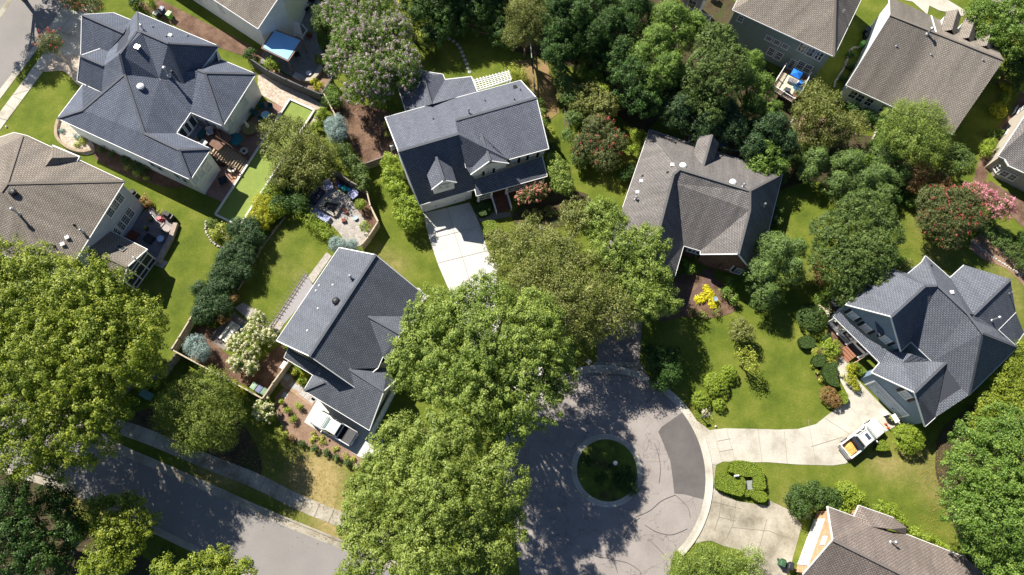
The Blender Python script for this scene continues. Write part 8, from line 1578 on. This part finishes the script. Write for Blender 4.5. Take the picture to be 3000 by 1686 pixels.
# G deck at the back
r = empty('shaded_deck', PF('gz', 900, 420), 'shaded rear deck with grey railing behind the dark brick house', 'deck'); gz_ = 1.0; m = MB(); prism(m, [PF('gz', x, y, gz_) for x, y in ((790, 330), (1700, 600), (1660, 740), (700, 420))], .8, gz_); m.build('platform', M_DECKW, r)
for ch in (((800, 450), (830, 330), (980, 360)), ((1330, 545), (1700, 610), (1660, 740))):
    m = MB()
    for a, b in zip(ch, ch[1:]): m.beam(PF('gz', *a, gz_+.95), PF('gz', *b, gz_+.95), .12, .1); m.beam(PF('gz', *a, gz_+.1), PF('gz', *b, gz_+.1), .06, .06)
    m.build('railing', mat('rail_grey', (.45, .47, .48), .6), r)
m = MB(); m.box(PF('gz', 1395, 505, gz_), .7, .5, .5, .3, .8); solid('blue_cover', 'small bright blue cover on the shaded deck', 'cover', m, mat('blue_cloth', (.01, .16, .62), .7)); m = MB(); m.lathe(PF('gz', 1420, 430, gz_), [(.3, 0), (.35, .6), (.1, .75), (0, .78)], 12); solid('round_grill', 'round dark grill beyond the shaded deck', 'grill', m, mat('grill_c', (.06, .07, .075), .6))
m = MB(); p = PF('mz', 480, 300); r = empty('porch_deck', Vector((p.x, p.y, 0)), 'reddish porch deck of the lilac house', 'deck'); prism(m, [PF('mz', x, y, .6) for x, y in ((250, 120), (640, 300), (560, 460), (180, 380))], .4, .6); m.build('platform', mat('red_deck', (.50, .20, .12), .8, var=.15), r)
m = MB(); m.box(PF('mz', 240, 30, .6), 1.3, .9, .9, -.45); solid('red_cover', 'dark red covered box by the lilac house', 'cover', m, mat('dark_red', (.25, .015, .03), .6))
# H bits: porch chairs, flag, clutter by the garage, truck side
chair('white porch chair at the far left of the blue house porch', PF('hz', 90, 930, .6), -.8, (.6, .55, .45), z=.6, w=.6, group='porch chairs'); chair('cream porch chair in the middle of the blue house porch', PF('hz', 190, 1040, .6), -.8, (.65, .58, .45), z=.6, w=.6, group='porch chairs')
r = empty('porch_flag', PF('hg', 590, 340, 0), 'red and white striped flag on a slanted pole by the blue house porch', 'flag'); a, b = PF('hg', 590, 335, 2.4), PF('hg', 460, 420, 2.5); m = MB(); m.tube([a, b], .03, 6); m.build('pole', M_WOODP, r)
for k in range(7): m = MB(); z0 = -.1-k*.12; m.poly([a.lerp(b, .15)+Vector((0, 0, z0)), b+Vector((0, 0, z0)), b+Vector((0, 0, z0-.12)), a.lerp(b, .15)+Vector((0, 0, z0-.12))]); m.build('stripe', mat('flag_red', (.5, .04, .05), .8) if k % 2 == 0 else mat('flag_white', (.75, .73, .7), .8), r)
m = MB(); p = PF('th', 1360, 100); m.box(p, .5, .5, .45, .3); solid('white_bucket', 'white box near the garage door of the blue house', 'box', m, M_WHITE); p = PF('th', 1480, 230); r = empty('yard_waste_bag', Vector((p.x, p.y, 0)), 'dark bag heaped with pale green cuttings in front of the garage', 'bag'); m = MB(); m.lathe((0, 0, 0), [(.42, 0), (.5, .3), (.42, .5), (.3, .5)], 12); loc_build(r, m, 'bag', M_BLACK); SEED[0] += 1; crown('cuttings', [(p.x, p.y, .5, .38, .2)], ST['clip'], LM['lime'], r, SEED[0])
m = MB(); p, q = PF('th', 1575, 120, .9), PF('th', 1690, 300, .9); m.beam(p, q, .6, .06); solid('folded_table', 'white narrow folding table leaning by the garage door', 'table', m, M_WHITE)
for k, (x, y) in enumerate(((1390, 350), (1450, 440))): p = PF('th', x, y); m = MB(); m.box(p, .38, .38, .03); m.lathe(p+Vector((0, 0, .03)), [(.15, 0), (.03, .55), (0, .56)], 14); solid('traffic_cone', ['orange cone nearer the garage door', 'orange cone nearer the pickup'][k], 'cone', m, mat('cone_orange', (.75, .13, .03), .5), 'orange cones by the pickup')
# small balls on the lawns
for lab, x, y in (('white ball on the big lawn near the driveway', *F('sz', 900, 1250)), ('pale ball on the top left lawn', *F('t00', 62, 1275))): p = P(x, y, .12); m = MB(); m.lathe(p-Vector((0, 0, .12)), [(.12*math.sin(math.pi*i/8), .12*(1-math.cos(math.pi*i/8))) for i in range(9)], 12); tag(m.build('ball', mat('ball', (.7, .68, .62), .5), smooth=True), lab, 'ball')
p = PF('t22', 2045, 110, .9); m = MB(); m.lathe(Vector((p.x, p.y, 0)), [(.12, 0), (.05, .1), (.05, .7), (.3, .85), (.32, .9), (0, .84)], 16); solid('bird_bath', 'grey-blue bird bath beside the brilliant yellow ground cover', 'bird bath', m, mat('bath_slate', (.25, .33, .38), .5))
print('objects', len(bpy.data.objects))
